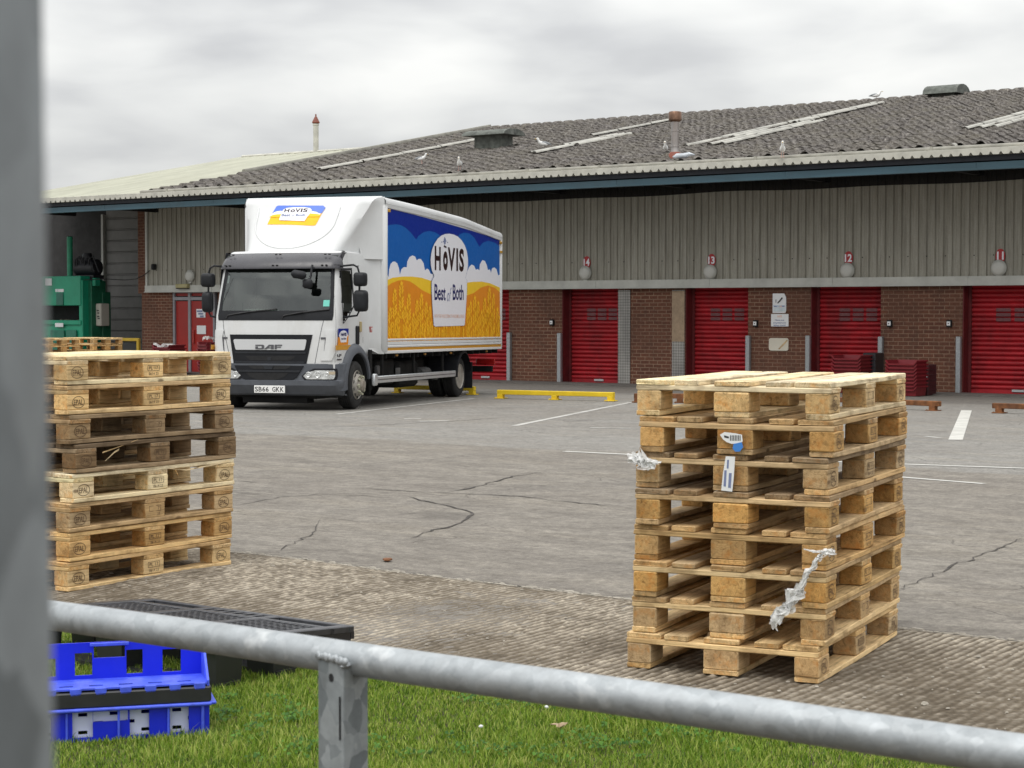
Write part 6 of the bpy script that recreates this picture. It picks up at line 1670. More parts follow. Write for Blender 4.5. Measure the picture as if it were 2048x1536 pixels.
        # gap behind corner deflector
        m.build('x', DAFG, TR) if False else None
    # ---- sun visor, wraps the corners
    m = M(); r_ = []
    for z, dy in ((2.245, -.075), (2.27, -.088), (2.40, -.075), (2.49, -.045), (2.515, -.010)):
        r_.append(section(z, w=interp(z, [(2.2, 1.04), (2.5, 1.0)]), yend=-.42, dy=dy - (2.4 - z) * .18, nside=2, curv=.09))
    m.grid(r_); m.grid([r_[0], [(p[0] * .97, p[1] + .05, p[2] + .015) for p in r_[0]]]); m.grid([r_[-1], [(p[0] * .97, p[1] + .09, p[2] + .005) for p in r_[-1]]]); m.build('sun_visor', VISOR, TR, smooth=60)
    m = M()
    for x in (-.86, -.02, .80):
        for dz in (2.475, 2.30): 
            y = ysurf(x, dz, dy=-.075); 
            for dx in (-.035, .035): m.cbox((x + dx, y - .030, dz), (.035, .03, .018), .004)
    m.build('visor_bolt', DARK, TR)
    for sg in (1, -1):
        m = M(); y, z = cs(1170, 157); m.cbox((sg * .95, -.22, 2.525), (.05, .08, .035), .012); m.build('roof_marker', BLACK, TR)
    # ---- bumper
    BW = 1.125
    def bsec(z, dy, yend): return section(z, w=BW - (.03 if z < .3 else 0), yend=yend, R_=.24, dy=dy, curv=.10)
    ye = -.52
    m = M(); r_ = [bsec(.235, .05, ye + .03), bsec(.26, .0, ye), bsec(.40, -.055, ye), bsec(.475, -.06, ye), bsec(.49, -.035, ye), bsec(.60, -.03, ye), bsec(.735, -.028, ye), bsec(.75, .01, ye)]
    m.grid(r_); m.grid([[(p[0] * .9, p[1] + .1, p[2]) for p in r_[-1]], r_[-1]]); m.build('bumper', GREYP, TR, smooth=30)
    m = M(); 
    rr_ = [section(.20, w=1.0, yend=-.4, dy=.10), section(.235, w=1.05, yend=-.4, dy=.06)]
    m.grid(rr_); m.box((-.05, -.5, .17), (1.1, .3, .12)); m.box((.0, -.2, .30), (1.3, .8, .25)); m.build('front_skirt', CHASSIS, TR, smooth=40)
    bsurf = lambda x, z: ysurf(x, z, BW, .24, -.045, .10)
    # number plate
    pa, pb = cf(470, 1243, -.92), cf(723, 1304, -.92); xc = (pa[0] + pb[0]) / 2; zc = (pa[1] + pb[1]) / 2; pl = M(); yp = bsurf(0, zc) - .035
    pl.cbox((xc, yp, zc), (.525, .014, .118), .004, mi=0); npz = pl.build('number_plate', PLATE, TR)
    m = M()
    fx = lambda a: xc - .245 + .49 * a
    for s_, a0, a1 in (('S', 0, .105), ('B', .125, .235), ('6', .255, .355), ('6', .375, .475), ('G', .60, .715), ('K', .735, .86), ('K', .88, 1.0)):
        put_text(m, s_, lambda a, b: (fx(a0 + (a1 - a0) * a), yp - .009, zc - .038 + .076 * b), bold=.015)
    m.build('plate_letters', INK, npz)
    # headlamps
    for sg in (1, -1):
        a = cf(905, 1105, -.80); b = cf(1145, 1175, -.80); xL, xR = a[0] - .015, 1.03; zt2, zb2 = .640, .500
        def lamp(m, e, off):
            rr = [(zb2 + e, *sorted((sg * (xL + .06 + e), sg * (xR - .02 - e)))), (zb2 + .05, *sorted((sg * (xL + e), sg * (xR - e)))), (zt2 - .04, *sorted((sg * (xL + .06 + e), sg * (xR - e)))), (zt2 - e, *sorted((sg * (xL + .20 + e), sg * (xR - .01 - e))))]
            patch(m, rr, off, n=12, nr=3, surf=bsurf)
        m = M(); lamp(m, -.028, .004); bz = m.build('headlight', BLACK, TR, smooth=40)
        m = M(); lamp(m, .0, .010); m.build('reflector', LAMPG, bz, smooth=40)
        for fx_, rr2 in ((.18, .048), (.48, .052), (.78, .036)):
            m = M(); x = sg * (xL + (xR - xL) * fx_); y = bsurf(x, .57) - .016; m.lathe([(rr2, .012), (rr2, 0), (rr2 * .82, -.004), (rr2 * .5, .010), (.004, .014)], 16, (x, y, .570 - (.0 if fx_ < .7 else -.01)), 'Y')
            m.build('lamp_bowl', LAMPG, bz, smooth=40)
        m = M(); x = sg * 1.0; patch(m, [(.575, *sorted((sg * .93, sg * 1.03))), (.62, *sorted((sg * .95, sg * 1.03)))], .016, n=3, nr=1, surf=bsurf); m.build('indicator', simple('amber_lens', (.50, .42, .30), .25), bz)
    # wheel arch flare
    for sg in (1, -1):
        m = M(); rings = []
        for k in range(23):
            a = R(-12 + 207 * k / 22) if False else R(-8 + 180 * k / 22)
            c_, s_ = -math.cos(a), math.sin(a)
            def pt(r, x): 
                yy = r * c_; zz = AZ + r * s_ * 1.0
                return (sg * x, yy, max(zz, .255))
            rings.append([pt(.50, .90), pt(.50, 1.13), pt(.515, 1.142), pt(.60, 1.128), pt(.655, 1.078), pt(.66, 1.05)])
        m.grid(rings); m.build('arch_flare', GREYP, TR, smooth=40)
        m = M(); m.grid([[(sg * x, -.495 * math.cos(a), AZ + .495 * math.sin(a)) for x in (.62, 1.1)] for a in [R(k * 10) for k in range(19)]])
        m.build('wheel_liner', DARK, TR)
    # mudguard behind front wheel
    m = M(); 
    for sg in (1, -1): m.box((sg * .99, .56, .46), (.26, .03, .50)); m.box((sg * 1.115, .57, .62), (.03, .12, .66))
    m.build('mud_flap', CHASSIS, TR)
    # wipers
    for x0, x1, zo in ((-.80, .05, .025), (.18, .92, .02)):
        P = [(x0 + (x1 - x0) * f, ysurf(x0 + (x1 - x0) * f, Z_WB + .06 + zo + .08 * f) - .03, Z_WB + .0 + zo + .10 * f ** .7) for f in (0, .3, .6, 1)]
        m = M(); m.tube(P, .012, 6); m.tube([(x0 - .03, P[0][1], P[0][2] - .05), P[0], (x0 + (x1 - x0) * .45, P[1][1] - .015, P[1][2] + .015)], .010, 6); m.build('wiper', INK, TR, smooth=60)
    # stickers inside the windscreen
    m = M(); a = cf(1042, 512, -.78); b = cf(1088, 566, -.80); patch(m, [(b[1], a[0], b[0]), (a[1], a[0], b[0])], .010, n=3, nr=1); m.build('windscreen_sticker', CYAN, TR)
    m = M(); patch(m, [(2.02, -.88, -.855), (2.14, -.88, -.85)], -.004, n=2, nr=1); m.build('windscreen_sticker', PAPER, TR)
    # hanging kerb mirror in front of the screen (near side top)
    m = M(); a = cf(842, 295, -1.0); m.cbox((a[0] - .02, -.95, a[1]), (.26, .10, .13), .045, rot=Matrix.Rotation(R(10), 3, 'Y')); a2 = cf(912, 372, -.95); m.cbox((a2[0], -.92, a2[1]), (.17, .07, .15), .035)
    m.tube([(a2[0] - .02, -.90, a2[1]), (a2[0] + .0, -.80, 2.10), (a2[0], -.72, 2.30)], .018, 8); m.build('kerb_mirror', BLACK, TR, smooth=50)
    # ---- side mirrors
    def mirrors(sg, arm):
        hi = (1318, 276, 1420, 395); lo = (1315, 425, 1428, 610); out = []
        if sg > 0: boxes = ((1313, 276, 1420, 395), (1315, 427, 1428, 612)); f = lambda a, b: cf(a, b, -.60)
        else: boxes = ((8, 283, 116, 402), (18, 440, 100, 618)); f = lambda a, b: cf(a, b, -.62)
        cc = []
        for (x0, y0, x1, y1) in boxes:
            a = f(x0, y0); b = f(x1, y1); c = ((a[0] + b[0]) / 2, -.60, (a[1] + b[1]) / 2); w = b[0] - a[0]; h = a[1] - b[1]; cc.append((c, w, h))
            m = M(); rg = []
            for yy, s_ in ((-.075, .55), (-.06, .88), (-.02, 1), (.05, 1), (.06, .96)):
                r_ = []
                for k in range(20):
                    a_ = 2 * math.pi * k / 20; cx_ = math.copysign(abs(math.cos(a_)) ** .42, math.cos(a_)); sz_ = math.copysign(abs(math.sin(a_)) ** .42, math.sin(a_)); r_.append((c[0] + cx_ * w / 2 * s_, c[1] + yy, c[2] + sz_ * h / 2 * s_))
                rg.append(r_)
            m.loft(rg); mo = m.build('side_mirror', BLACK, TR, smooth=60)
            m = M(); m.box((c[0], c[1] + .064, c[2]), (w * .86, .004, h * .86)); m.build('mirror_glass', SILVER, mo)
        (c0, w0, h0), (c1, w1, h1) = cc; xi = sg * (abs(c1[0]) - abs(w1) / 2 - .0)
        m = M(); ax = c0[0] - sg * (.02 if sg > 0 else .0); zt2 = c0[2] + h0 / 2
        yin = -.52
        m.tube([(sg * 1.0, yin, zt2 + .10), (ax - sg * .10, -.57, zt2 + .12), (ax - sg * .03, -.58, zt2 + .08), (ax, -.58, zt2 - .02), (ax, -.58, c1[2] - h1 / 2 + .02), (ax - sg * .04, -.58, c1[2] - h1 / 2 - .06), (sg * 1.05, yin, c1[2] - h1 / 2 - .09)], .016, 8)
        m.build('mirror_arm', BLACK, TR, smooth=60)
    mirrors(1, 0); mirrors(-1, 0)
cab()
BX0, BX1 = .93, 7.84; HB = 1.25
_rf = sorted([ts1(1150, 36), ts1(1400, 95), ts1(1700, 176), ts1(1925, 270)]); _pt = sorted([bs(118, 55), bs(530, 162), bs(948, 290)])
def roofz(y): return interp(y, _rf)
ZBB = ts1(1185, 1050)[1]
def deflector():
    """roof air deflector and side collars, one flowing shell"""
    zt = roofz(BX0) - .01; rows = []
    N = 24
    for i in range(N + 1):
        f = i / N; z = 2.44 + (zt - 2.44) * f
        a = .74 + .42 * f; y = -.36 + .90 * (f ** .82) + .05 * math.sin(math.pi * f)
        if f > .93: y += (f - .93) ** 1.5 * 8.0 * .9
        P = []
        n = 22
        for k in range(n + 1):
            x = a * (-1 + 2 * k / n); dish = -.018 * max(0, 1 - ((x / (.62 * a)) ** 2 + ((f - .72) / .62) ** 2) ** 3) * 0
            P.append((x, y + .06 * (x / a) ** 2 + (.10 * max(0, (abs(x) / a - .80) / .2) ** 2), z))
        # inner pocket out to the box corner
        yc = P[-1][1]; S = []
        for k in range(1, 13):
            g = k / 12; xx = a + (HB - .012 - a) * (g ** 1.0); pocket = .11 * math.sin(math.pi * g) * (1 - f) ** .5 * (1 if f < .97 else .3)
            yy = yc + (BX0 - yc) * g ** .85 + pocket * .2; xx -= pocket * .55
            S.append((xx, yy, z))
        rows.append([(-x, y_, z_) for x, y_, z_ in S[::-1]] + P + S)
    m = M(); m.grid(rows)
    top = rows[-1]; m.grid([top, [(p[0], max(p[1] + .02, BX0 + .02), zt + .012) for p in top]])
    o = m.build('roof_deflector', WHITE, TR, smooth=50)
    fr = rows
    def dsurf(x, z):
        f = (z - 2.44) / (zt - 2.44); f = max(0, min(1, f)); a = .74 + .42 * f; y = -.36 + .90 * (f ** .82) + .05 * math.sin(math.pi * f)
        if f > .93: y += (f - .93) ** 1.5 * 8.0 * .9
        return y + .06 * (x / a) ** 2 + (.10 * max(0, (abs(x) / a - .80) / .2) ** 2)
    # raised U shaped swage
    m = M(); P = []
    for k in range(33):
        a_ = math.pi * (1 + k / 32); x = -.08 + .70 * math.cos(a_); z = 3.05 + .46 * math.sin(a_); P.append((x, dsurf(x, z) - .002, z))
    P = [(P[0][0] - .02, dsurf(P[0][0], 3.28) - .002, 3.28)] + P + [(P[-1][0] + .02, dsurf(P[-1][0], 3.28) - .002, 3.28)]
    m.tube(P, .014, 8); m.build('swage', WHITE, o, smooth=180)
    # decal: sheared rectangle traced on the panel
    dz = lambda a, b: (480 + a / 6.827, 380 + b / 6.827)
    def dp(a, b, off=.008):
        d = TINV.to_3x3() @ ray(*dz(a, b)); yy = .15
        for _ in range(12): p = _co + d * ((yy - _co.y) / d.y); yy = dsurf(p.x, p.z)
        return (p.x, yy - off, p.z)
    def dpatch(pts, mi, off):
        """fill polygon by clipping horizontal spans"""
        ys = [p[1] for p in pts]; y0, y1 = min(ys), max(ys); R_ = []; n = 16
        for i in range(n + 1):
            y = y0 + (y1 - y0) * min(max(i / n, .002), .998); xs = []
            for (ax, ay), (bx_, by) in zip(pts, pts[1:] + pts[:1]):
                if (ay - y) * (by - y) <= 0 and ay != by: xs.append(ax + (bx_ - ax) * (y - ay) / (by - ay))
            R_.append([dp(min(xs) + (max(xs) - min(xs)) * j / 10, y, off) for j in range(11)])
        m.grid(R_, mi)
    m = M()
    dpatch([(525, 212), (1140, 212), (1172, 240), (1120, 320), (1040, 470), (1015, 487), (372, 480), (375, 470), (445, 325), (500, 225)], 1, .006)
    dpatch([(525, 212), (1140, 212), (1172, 240), (1118, 318), (1060, 318), (1010, 290), (700, 280), (560, 290), (510, 296), (455, 315), (445, 318), (500, 225)], 0, .010)
    dpatch([(440, 330), (470, 305), (510, 290), (560, 285), (600, 290), (950, 285), (1000, 290), (1050, 300), (1080, 318), (1105, 322), (1095, 345), (430, 350)], 2, .013)
    dpatch([(415, 362), (450, 342), (520, 330), (960, 322), (1040, 325), (1098, 335), (1090, 365), (410, 372)], 4, .015)
    dpatch([(575, 320), (595, 270), (640, 245), (740, 235), (880, 235), (960, 245), (985, 270), (980, 295), (955, 330), (925, 365), (885, 425), (545, 415), (542, 395), (560, 350)], 2, .018)
    def dtext(s_, box, mi, sh=0.0, bold=.03):
        (x0, y0, x1, y1) = box
        vs, fs, _ = text_geo(s_, bold, 0); m.add([dp(x0 + (x1 - x0) * a + sh * b, y1 + (y0 - y1) * b, .021) for a, b in vs], fs, mi)
    for ch, b in (('H', (608, 256, 672, 303)), ('o', (690, 265, 750, 303)), ('V', (765, 252, 850, 303)), ('I', (832, 252, 850, 303)), ('S', (862, 252, 925, 300))): dtext(ch, b if ch != 'V' else (755, 252, 822, 303), 3, 14, .02)
    dtext('Best', (570, 325, 690, 360), 5, 8, .03); dtext('of', (708, 330, 742, 362), 5, 6, 0); dtext('Both', (765, 325, 895, 358), 5, 8, .03)
    m.box((0, 0, -50), (.001, .001, .001)) if False else None
    m.build('roof_decal', [C_LBLUE, C_GOLD, C_WHITE, C_BRN, C_YEL, C_GREY], o, normals=False)
    # side collar filling the gap between cab and box, from below the door to the roof
    for sg in (1, -1):
        m = M(); R_ = []
        for i in range(20):
            f = i / 19; z = ZBB + .10 + (2.62 - ZBB - .10) * f; wcab = interp(z, HWT) - .01; y0 = .50 if z > 1.05 else .60; r = []
            for k in range(9): g = k / 8; r.append((sg * (wcab + (HB - .01 - wcab) * (1 - math.cos(g * math.pi / 2)) ** .8), y0 + (BX0 - y0) * math.sin(g * math.pi / 2) ** .9, z))
            R_.append(r)
        m.grid(R_); bt = R_[0]; m.grid([[(sg * 1.15, BX0 - .02, ZBB)] * 5 + [(sg * (HB - .02), BX0 - .01, ZBB)] * 4, bt]); c = m.build('side_collar', WHITE, TR, smooth=60)
        a = cs(1378, 220, 1.2); m = M(); z = a[1]; m.grid([[(sg * (x_ + .0), y_, z + dz_) for x_, y_ in ((1.03, .53), (1.07, .66), (1.14, .80), (1.235, .90))] for dz_ in (-.006, .006)]); m.build('collar_gap', C_GREY, c, normals=False) if False else None
    a = cs(1440, 765, 1.18); m = M(); m.prism([(1.20, a[0] - .045, a[1] + .05), (1.20, a[0] + .045, a[1] + .05), (1.20, a[0] + .02, a[1] - .045), (1.20, a[0] - .02, a[1] - .045)], (.03, 0, 0), 0); m.prism([(1.231, a[0] - .025, a[1] + .03), (1.231, a[0] + .025, a[1] + .03), (1.231, a[0], a[1] - .02)], (.002, 0, 0), 1); m.build('red_badge', [simple('badge_red', (.5, .18, .17), .5), PAPER], TR)
deflector()
def box_body():
    ys = [BX0 + (BX1 - BX0) * k / 24 for k in range(25)]
    # side skins, front bulkhead, rear, floor and the curved roof
    m = M()
    for sg in (1, -1): m.grid([[(sg * (HB - .012), y, ZBB + .03) for y in ys], [(sg * (HB - .012), y, roofz(y) - .04) for y in ys]])
    m.add([(-HB + .02, BX0, ZBB), (HB - .02, BX0, ZBB), (HB - .02, BX0, roofz(BX0) - .03), (-HB + .02, BX0, roofz(BX0) - .03)], [(0, 1, 2, 3)])
    m.add([(-HB + .02, BX1, ZBB), (HB - .02, BX1, ZBB), (HB - .02, BX1, roofz(BX1) - .03), (-HB + .02, BX1, roofz(BX1) - .03)], [(0, 1, 2, 3)])
    m.add([(-HB + .02, BX0, ZBB + .02), (HB - .02, BX0, ZBB + .02), (HB - .02, BX1, ZBB + .02), (-HB + .02, BX1, ZBB + .02)], [(0, 1, 2, 3)])
    m.grid([[(x, y, roofz(y) - .02 + .012 * (1 - (x / HB) ** 2)) for y in ys] for x in [-1.22, -.6, 0, .6, 1.22]])
    body = m.build('cargo_box', BOXWHITE, TR, smooth=30)
    # cant rail: rounded profile following the roof
    m = M()
    for sg in (1, -1):
        prof = [(HB - .012, -.175), (HB + .010, -.172), (HB + .014, -.12), (HB + .006, -.115), (HB + .014, -.108), (HB + .012, -.06), (HB - .01, -.022), (HB - .05, -.002), (HB - .09, .0)]
        m.grid([[(sg * x, y, roofz(y) + dz) for x, dz in prof] for y in ys])
    m.tube([(-HB + .05, BX0 - .005, roofz(BX0) - .03), (HB - .05, BX0 - .005, roofz(BX0) - .03)], .045, 12)
    m.build('cant_rail', WHITE, body, smooth=30)
    m = M()
    for sg in (1, -1):
        m.cbox((sg * (HB - .045), BX0 + .04, (ZBB + roofz(BX0)) / 2 - .05), (.13, .13, roofz(BX0) - ZBB - .12), .04); m.cbox((sg * (HB - .03), BX1 - .03, (ZBB + roofz(BX1)) / 2 - .05), (.09, .07, roofz(BX1) - ZBB - .14), .02)
    m.build('corner_post', WHITE, body, smooth=50)
    m = M(); z0 = ZBB; L_ = BX1 - BX0 - .04
    for sg in (1, -1):
        for zc, h, x in ((z0 + .235, .035, .010), (z0 + .18, .055, .004), (z0 + .125, .04, .012), (z0 + .03, .05, .008)): m.cbox((sg * (HB + x - .02), (BX0 + BX1) / 2, zc), (.045, L_, h), .008)
    m.build('bottom_rail', BOXWHITE, body, smooth=40)
    m = M()
    for sg in (1, -1): m.box((sg * (HB - .004), (BX0 + BX1) / 2, z0 + .078), (.012, L_ - .02, .050))
    m.build('orange_strip', AMBER, body)
    m = M(); 
    for (y, z) in ((BX0 + .14, roofz(BX0 + .14) - .215), (BX1 - .12, roofz(BX1 - .12) - .215), (BX1 - .10, roofz(BX1 - .1) - .40)): m.cbox((HB + .014, y, z), (.02, .14, .05), .006)
    m.build('side_marker', simple('amber_marker', (.55, .30, .04), .35), body)
    # ---------------- the picture on the near side
    e = lambda k: HB - .009 + .0013 * k
    def PP(pts, k): return [(e(k), *bs(a, b)) for a, b in pts]
    m = M()
    TL, TRr, BRr, BLl = (120, 58), (948, 290), (952, 1012), (116, 1052)
    m.poly(PP([TL, (330, 108), (530, 162), (740, 223), TRr, BRr, BLl], 1), 0)
    m.poly(PP([(118, 192), (150, 182), (195, 178), (230, 184), (262, 202), (300, 238), (340, 290), (358, 262), (395, 236), (435, 226), (478, 236), (520, 262), (640, 272), (660, 250), (692, 238), (732, 246), (765, 276), (803, 343), (828, 312), (868, 298), (915, 312), (949, 336), (951, 640), (116, 640)], 2), 1)
    m.poly(PP([(116, 548), (130, 547), (138, 562), (142, 510), (152, 468), (170, 451), (185, 450), (202, 464), (214, 500), (221, 546), (232, 505), (250, 490), (271, 492), (275, 450), (291, 417), (313, 405), (332, 413), (344, 442), (358, 430), (375, 432), (394, 462), (404, 514), (420, 502), (433, 510), (446, 540), (708, 545), (714, 520), (728, 488), (745, 472), (764, 481), (776, 511), (790, 504), (802, 515), (805, 470), (824, 439), (843, 446), (858, 482), (864, 512), (878, 507), (887, 532), (894, 500), (911, 492), (928, 508), (940, 552), (951, 545), (951, 690), (116, 690)], 3), 2)
    m.poly(PP([(116, 588), (170, 568), (240, 560), (310, 560), (380, 569), (450, 592), (700, 606), (760, 598), (820, 597), (880, 609), (951, 641), (952, 1012), (116, 1052)], 4), 3)
    m.poly(PP([(116, 640), (160, 608), (205, 590), (245, 585), (290, 594), (335, 622), (380, 658), (450, 692), (700, 702), (760, 680), (812, 640), (865, 625), (915, 642), (951, 676), (952, 1012), (116, 1052)], 5), 4)
    m.poly(PP([(116, 900), (180, 880), (240, 905), (300, 870), (360, 900), (440, 880), (560, 900), (640, 905), (720, 885), (800, 900), (870, 880), (951, 890), (952, 1012), (116, 1052)], 6), 6)
    # wheat: stalks with paired grains
    rnd = random.Random(3)
    def ear(x, y0, y1, w, k):
        n = int((y1 - y0) / 22) + 2
        top = y0
        m.poly(PP([(x, top - 14), (x + w * .38, top + 8), (x + w * .2, top + 24), (x - w * .2, top + 24), (x - w * .38, top + 8)], k + .4), 5)
        for i in range(n):
            y = top + 12 + i * 26
            if y > y1: break
            s_ = w * (.72 + .28 * min(1, i / 3))
            for sg in (-1, 1):
                m.poly(PP([(x + sg * 1, y + 26), (x + sg * s_ * .55, y + 16), (x + sg * s_ * 1.06, y - 6), (x + sg * s_ * .72, y - 16), (x + sg * s_ * .18, y + 4)], k), 5 if (i + (sg > 0)) % 4 else 6)
                m.poly(PP([(x + sg * 1, y + 29), (x + sg * s_ * .60, y + 20), (x + sg * s_ * 1.08, y - 4), (x + sg * s_ * .60, y + 15)], k + .35), 6)
        for sg in (-1, 1):
            pass
    ears = [(228, 600, 19), (180, 655, 17), (283, 690, 17), (147, 790, 15), (375, 690, 16), (343, 735, 14), (410, 750, 14), (316, 830, 13), (436, 780, 12), (255, 780, 15), (205, 820, 15), (765, 705, 14), (735, 745, 12), (790, 745, 12), (838, 720, 13), (872, 645, 14), (902, 690, 12), (715, 790, 11), (815, 810, 12), (930, 790, 11), (855, 800, 12), (890, 830, 12), (946, 850, 8)]
    for x, y, w in ears:
        m.poly(PP([(x - 2.2, y + 100), (x + 2.2, y + 100), (x + 3, 1030 if x > 600 else 1043), (x - 3, 1030 if x > 600 else 1043)], 7), 6)
        ear(x, y, min(y + rnd.uniform(250, 330), 1000), w, 8)
    for i in range(46):
        x = 126 + i * 17.9 + rnd.uniform(-4, 4); yb = 1046 - (x - 120) * .042; yt = rnd.uniform(870, 960); lean = rnd.uniform(-14, 14)
        m.poly(PP([(x - 3, yb), (x + 3, yb), (min(max(x + lean, 122), 946), yt)], 10), 5 if i % 2 else 6)
        if rnd.random() < .7: ear(min(max(x + 3, 128), 942), rnd.uniform(905, 950), 990, 9, 10.4)
    LO = [(466, 548), (452, 520), (443, 480), (441, 435), (445, 395), (454, 355), (470, 318), (492, 284), (520, 260), (548, 249), (578, 247), (610, 253), (640, 268), (668, 296), (690, 332), (705, 375), (713, 425), (714, 475), (708, 520), (697, 560), (695, 570), (706, 588), (706, 660), (700, 760), (693, 860), (690, 908), (684, 918), (600, 921), (474, 925), (464, 915), (458, 830), (452, 740), (448, 650), (448, 600), (456, 578), (466, 560)]
    cx_, cy_ = 578, 600
    m.poly(PP([(cx_ + (a - cx_) * 1.014, cy_ + (b - cy_) * 1.004) for a, b in LO], 12.4), 10); m.poly(PP(LO, 13), 2)
    def T(s_, x0, y0t, x1, y0b, y1t, y1b, mi, bold=.03, sh=0.0):
        """fit text in a box: left x0 (top y0t bottom y0b), right x1 (top y1t, bottom y1b)"""
        A = Vector((0, *bs(x0, y0b))); B = Vector((0, *bs(x1, y1b))); Ct = Vector((0, *bs(x0, y0t))); Dt = Vector((0, *bs(x1, y1t)))
        vs, fs, _ = text_geo(s_, bold, sh); out = []
        for a, b in vs:
            p = (A * (1 - a) + B * a) * (1 - b) + (Ct * (1 - a) + Dt * a) * b; out.append((e(14), p.y, p.z))
        m.add(out, fs, mi)
    T('H', 470, 334, 514, 512, 344, 516, 7, .035); T('o', 531, 372, 566, 515, 376, 519, 7, .055); T('V', 566, 345, 620, 519, 352, 520, 7, .035); T('I', 628, 352, 641, 520, 354, 521, 7, .035); T('S', 649, 354, 684, 524, 358, 526, 7, .04)
    m.poly(PP([(538, 330), (556, 340), (556, 352), (548, 350), (536, 344)], 14), 7)
    T('Best', 468, 613, 550, 733, 622, 737, 8, .02); T('of', 560, 650, 592, 742, 640, 742, 10, -.0, .3); T('Both', 602, 616, 681, 733, 622, 733, 8, .02)
    T('WITH THE WHEATGERM OF WHOLEMEAL BREAD', 468, 836, 686, 862, 838, 864, 11, .01)
    m.poly(PP([(543, 268), (552, 290), (550, 318), (543, 330), (537, 316), (536, 290)], 14), 10); m.poly(PP([(530, 300), (556, 296), (556, 304), (530, 308)], 14.5), 10); m.poly(PP([(518, 304), (525, 304), (525, 312), (518, 312)], 14), 10); m.poly(PP([(560, 306), (567, 306), (567, 314), (560, 314)], 14), 10)
    m.build('side_picture', [C_NAVY, C_BLUE, C_WHITE, C_YEL, C_ORA, C_GOLD, C_DGOLD, C_BRN, C_INK, C_ORA, C_GREY, C_PEACH], body, normals=False)
box_body()
NUT = simple('dull_nuts', (.50, .50, .38), .5, metal=.3, var=.3, scale=30)
CHROME = simple('chrome', (.85, .85, .86), .08, metal=.9, var=.02)
def wheel(x, y, r, w, sg, twin=False, steer=0.0, front=False):
    o = M(); prof = [(r * .60, -w / 2 + .02), (r * .70, -w / 2), (r * .93, -w / 2 + .012), (r * .985, -w / 2 + .035)]
    for k in range(5):
        t0 = -w / 2 + .04 + (w - .08) * k / 5; t1 = t0 + (w - .08) / 5
        prof += [(r, t0 + .004), (r, t1 - .008), (r * .975, t1 - .006), (r * .975, t1 - .001)]
    prof += [(r * .985, w / 2 - .035), (r * .93, w / 2 - .012), (r * .70, w / 2), (r * .60, w / 2 - .02)]
    o.lathe(prof, 48, (0, 0, 0), 'X', caps=True); mt = o.build('wheel', RUBBER, TR, smooth=40)
    mt.location = (x, y, r + .004); mt.rotation_euler = (0, 0, steer)
    s = sg; m = M()
    if front:
        m.lathe([(r * .615, s * (w / 2 - .012)), (r * .60, s * (w / 2 + .004)), (r * .575, s * (w / 2 - .005)), (r * .55, s * (w / 2 - .05)), (r * .50, s * (w / 2 - .045)), (r * .44, s * (w / 2 + .03)), (r * .40, s * (w / 2 + .045)), (r * .30, s * (w / 2 + .048)), (r * .28, s * (w / 2 + .07)), (r * .26, s * (w / 2 + .10)), (r * .2, s * (w / 2 + .115)), (.004, s * (w / 2 + .118))], 32, axis='X')
    else:
        m.lathe([(r * .615, s * (w / 2 - .012)), (r * .60, s * (w / 2 + .004)), (r * .575, s * (w / 2 - .005)), (r * .55, s * (w / 2 - .06)), (r * .50, s * (w / 2 - .13)), (r * .30, s * (w / 2 - .135)), (r * .28, s * (w / 2 - .10)), (r * .24, s * (w / 2 - .02)), (r * .18, s * (w / 2 - .005)), (.004, s * (w / 2 - .002))], 32, axis='X')
    m.build('rim', RIM, mt, smooth=30)
    xo = s * (w / 2 + .055) if front else s * (w / 2 - .12); nb = 8
    for k in range(nb):
        m = M(); a = 2 * math.pi * k / nb; m.lathe([(.020, xo - s * .015), (.020, xo + s * .012), (.012, xo + s * .03)], 6, (0, math.cos(a) * r * .36, math.sin(a) * r * .36), 'X')
        if front:
            # nut indicators: pale plastic pointers
            m.box((xo + s * .022, math.cos(a + .12) * r * .38, math.sin(a + .12) * r * .38), (.02, .03, .05), rot=Matrix.Rotation(a, 3, 'X'))
        m.build('wheel_nut', NUT, mt)
    if front:
        m = M()
        for k in range(10):
            a = 2 * math.pi * (k + .5) / 10; m.cbox((s * (w / 2 - .004), math.cos(a) * r * .50, math.sin(a) * r * .50), (.012, .052, .052), .012, rot=Matrix.Rotation(a, 3, 'X'))
        m.build('hand_hole', DARK, mt)
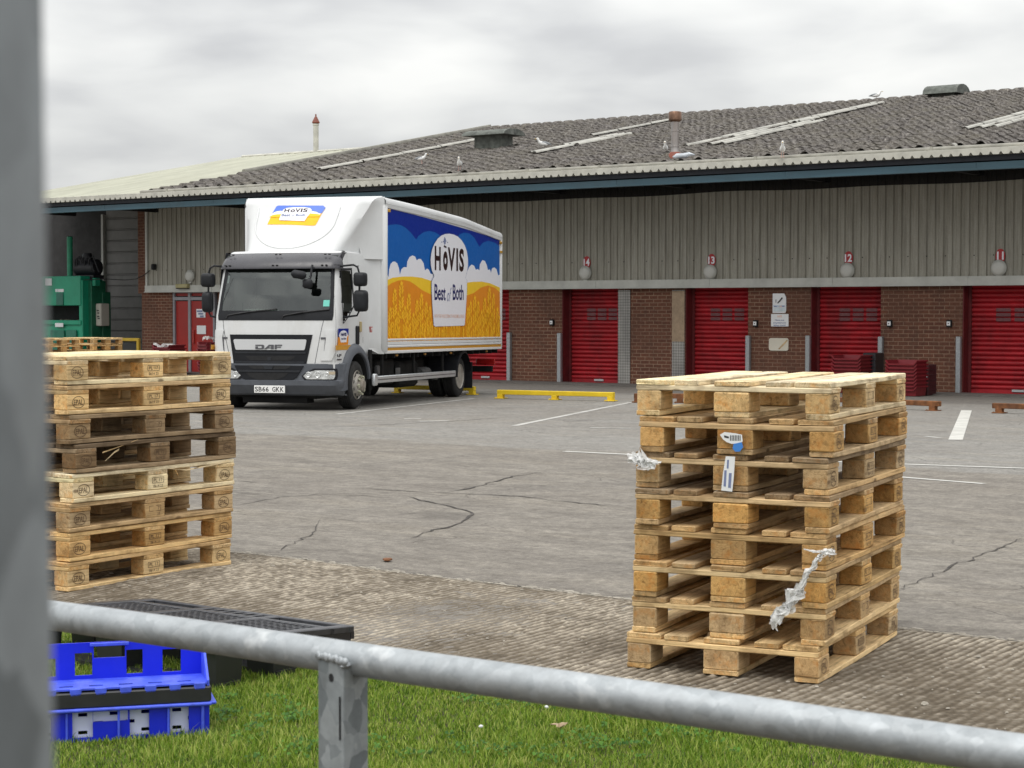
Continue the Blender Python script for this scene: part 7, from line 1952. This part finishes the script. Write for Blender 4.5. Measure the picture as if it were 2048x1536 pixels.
def running_gear():
    r = .385
    for sg in (1, -1):
        wheel(sg * .985, 0, r, .25, sg, front=True, steer=R(3)); wheel(sg * .995, 5.46, r, .25, sg); wheel(sg * .715, 5.46, r, .25, sg)
    m = M()
    for x in (-.42, .42): m.box((x, 3.5, .70), (.08, 8.4, .22))
    for y in (.9, 2.2, 3.6, 4.6, 6.3, 7.6): m.box((0, y, .70), (.84, .08, .16))
    m.tube([(-.9, 0, .40), (.9, 0, .40)], .07, 10); m.tube([(-.8, 5.46, .40), (.8, 5.46, .40)], .09, 10); m.lathe([(.02, -.2), (.2, -.1), (.22, 0), (.2, .1), (.02, .2)], 14, (0, 5.46, .42)); m.tube([(0, 1.2, .62), (0, 5.3, .50)], .06, 8)
    m.box((0, .1, .72), (1.0, 1.5, .55)); m.build('chassis', CHASSIS, TR)
    m = M()
    for k in range(17): m.box((0, BX0 + .2 + k * .41, ZBB - .03), (2.4, .05, .09))
    m.build('cross_bearer', CHASSIS, TR)
    for nm, c_, d_, b_ in (('battery_box', (.80, 1.55, .56), (.46, .9, .42), .03), ('fuel_tank', (.78, 2.75, .50), (.50, 1.1, .46), .06), ('tool_box', (-.80, 1.9, .54), (.5, 1.3, .44), .05), ('tool_box', (-.8, 3.4, .54), (.5, 1.0, .44), .05), ('air_tank', (.62, 3.9, .58), (.36, .8, .32), .03)):
        m = M(); m.cbox(c_, d_, b_); m.build(nm, CHASSIS, TR, smooth=40)
    m = M()
    for (x, y, z, a, b, c) in ((1.0, 1.16, .60, .12, .12, .16), (1.04, 2.15, .52, .02, .22, .20), (.98, 4.35, .42, .10, .16, .14)): m.cbox((x, y, z), (a, b, c), .02)
    m.lathe([(.09, -.25), (.10, -.2), (.10, .2), (.09, .25)], 12, (.95, 3.75, .50), 'Y'); m.build('valve_box', simple('dusty_grey_parts', (.10, .10, .10), .6, var=.4), TR, smooth=40)
    # side guard
    a = bs(32, 1312, 1.18); b = bs(625, 1248, 1.18); 
    for sg in (1, -1):
        g = M(); zc = .455
        g.cbox((sg * 1.19, (a[0] + 4.93) / 2, zc), (.035, 4.93 - a[0], .115), .01); g.cbox((sg * 1.185, a[0] + .0, zc), (.06, .17, .20), .02); gg = g.build('side_guard', ALU, TR, smooth=40)
        g = M(); g.box((sg * 1.209, (a[0] + 4.93) / 2, zc + .0), (.004, 4.93 - a[0] - .1, .014)); g.build('guard_groove', DAFG, gg)
        for y in (1.02, 2.63, 4.25):
            g = M(); g.cbox((sg * 1.16, y, (zc + ZBB) / 2 + .0), (.04, .06, ZBB - zc), .006); g.build('guard_post', CHASSIS, gg)
    # rear mudguards, underrun bar, flap, lamps
    for sg in (1, -1):
        m = M(); m.grid([[(sg * x, 5.46 - .47 * math.cos(a_), .40 + .47 * math.sin(a_)) for x in (.62, .70, 1.20)] for a_ in [R(-2 + k * 10) for k in range(18)]])
        m.grid([[(sg * x, 5.46 - rr * math.cos(a_), .40 + rr * math.sin(a_)) for x, rr in ((1.20, .47), (1.215, .43))] for a_ in [R(-2 + k * 10) for k in range(18)]]); m.build('rear_mudguard', BLACK, TR, smooth=60)
        m = M(); m.box((sg * .95, 5.97, .40), (.52, .015, .50)); m.build('mud_flap', BLACK, TR)
        m = M(); m.cbox((sg * .95, 7.72, .62), (.40, .06, .12), .015); m.build('rear_lamp', simple('rear_lamp_red', (.4, .01, .01), .3), TR)
    m = M(); m.cbox((0, 7.70, .48), (2.2, .09, .12), .01); m.cbox((.55, 7.4, .66), (.09, .5, .35), .01); m.cbox((-.55, 7.4, .66), (.09, .5, .35), .01); m.build('underrun_bar', CHASSIS, TR)
    m = M()
    for y in (1.6, 3.1, 4.6, 6.9): m.cbox((1.215, y, ZBB - .03), (.03, .07, .035), .006)
    m.build('side_marker', simple('amber_side_marker', (.35, .17, .03), .35), TR)
running_gear()
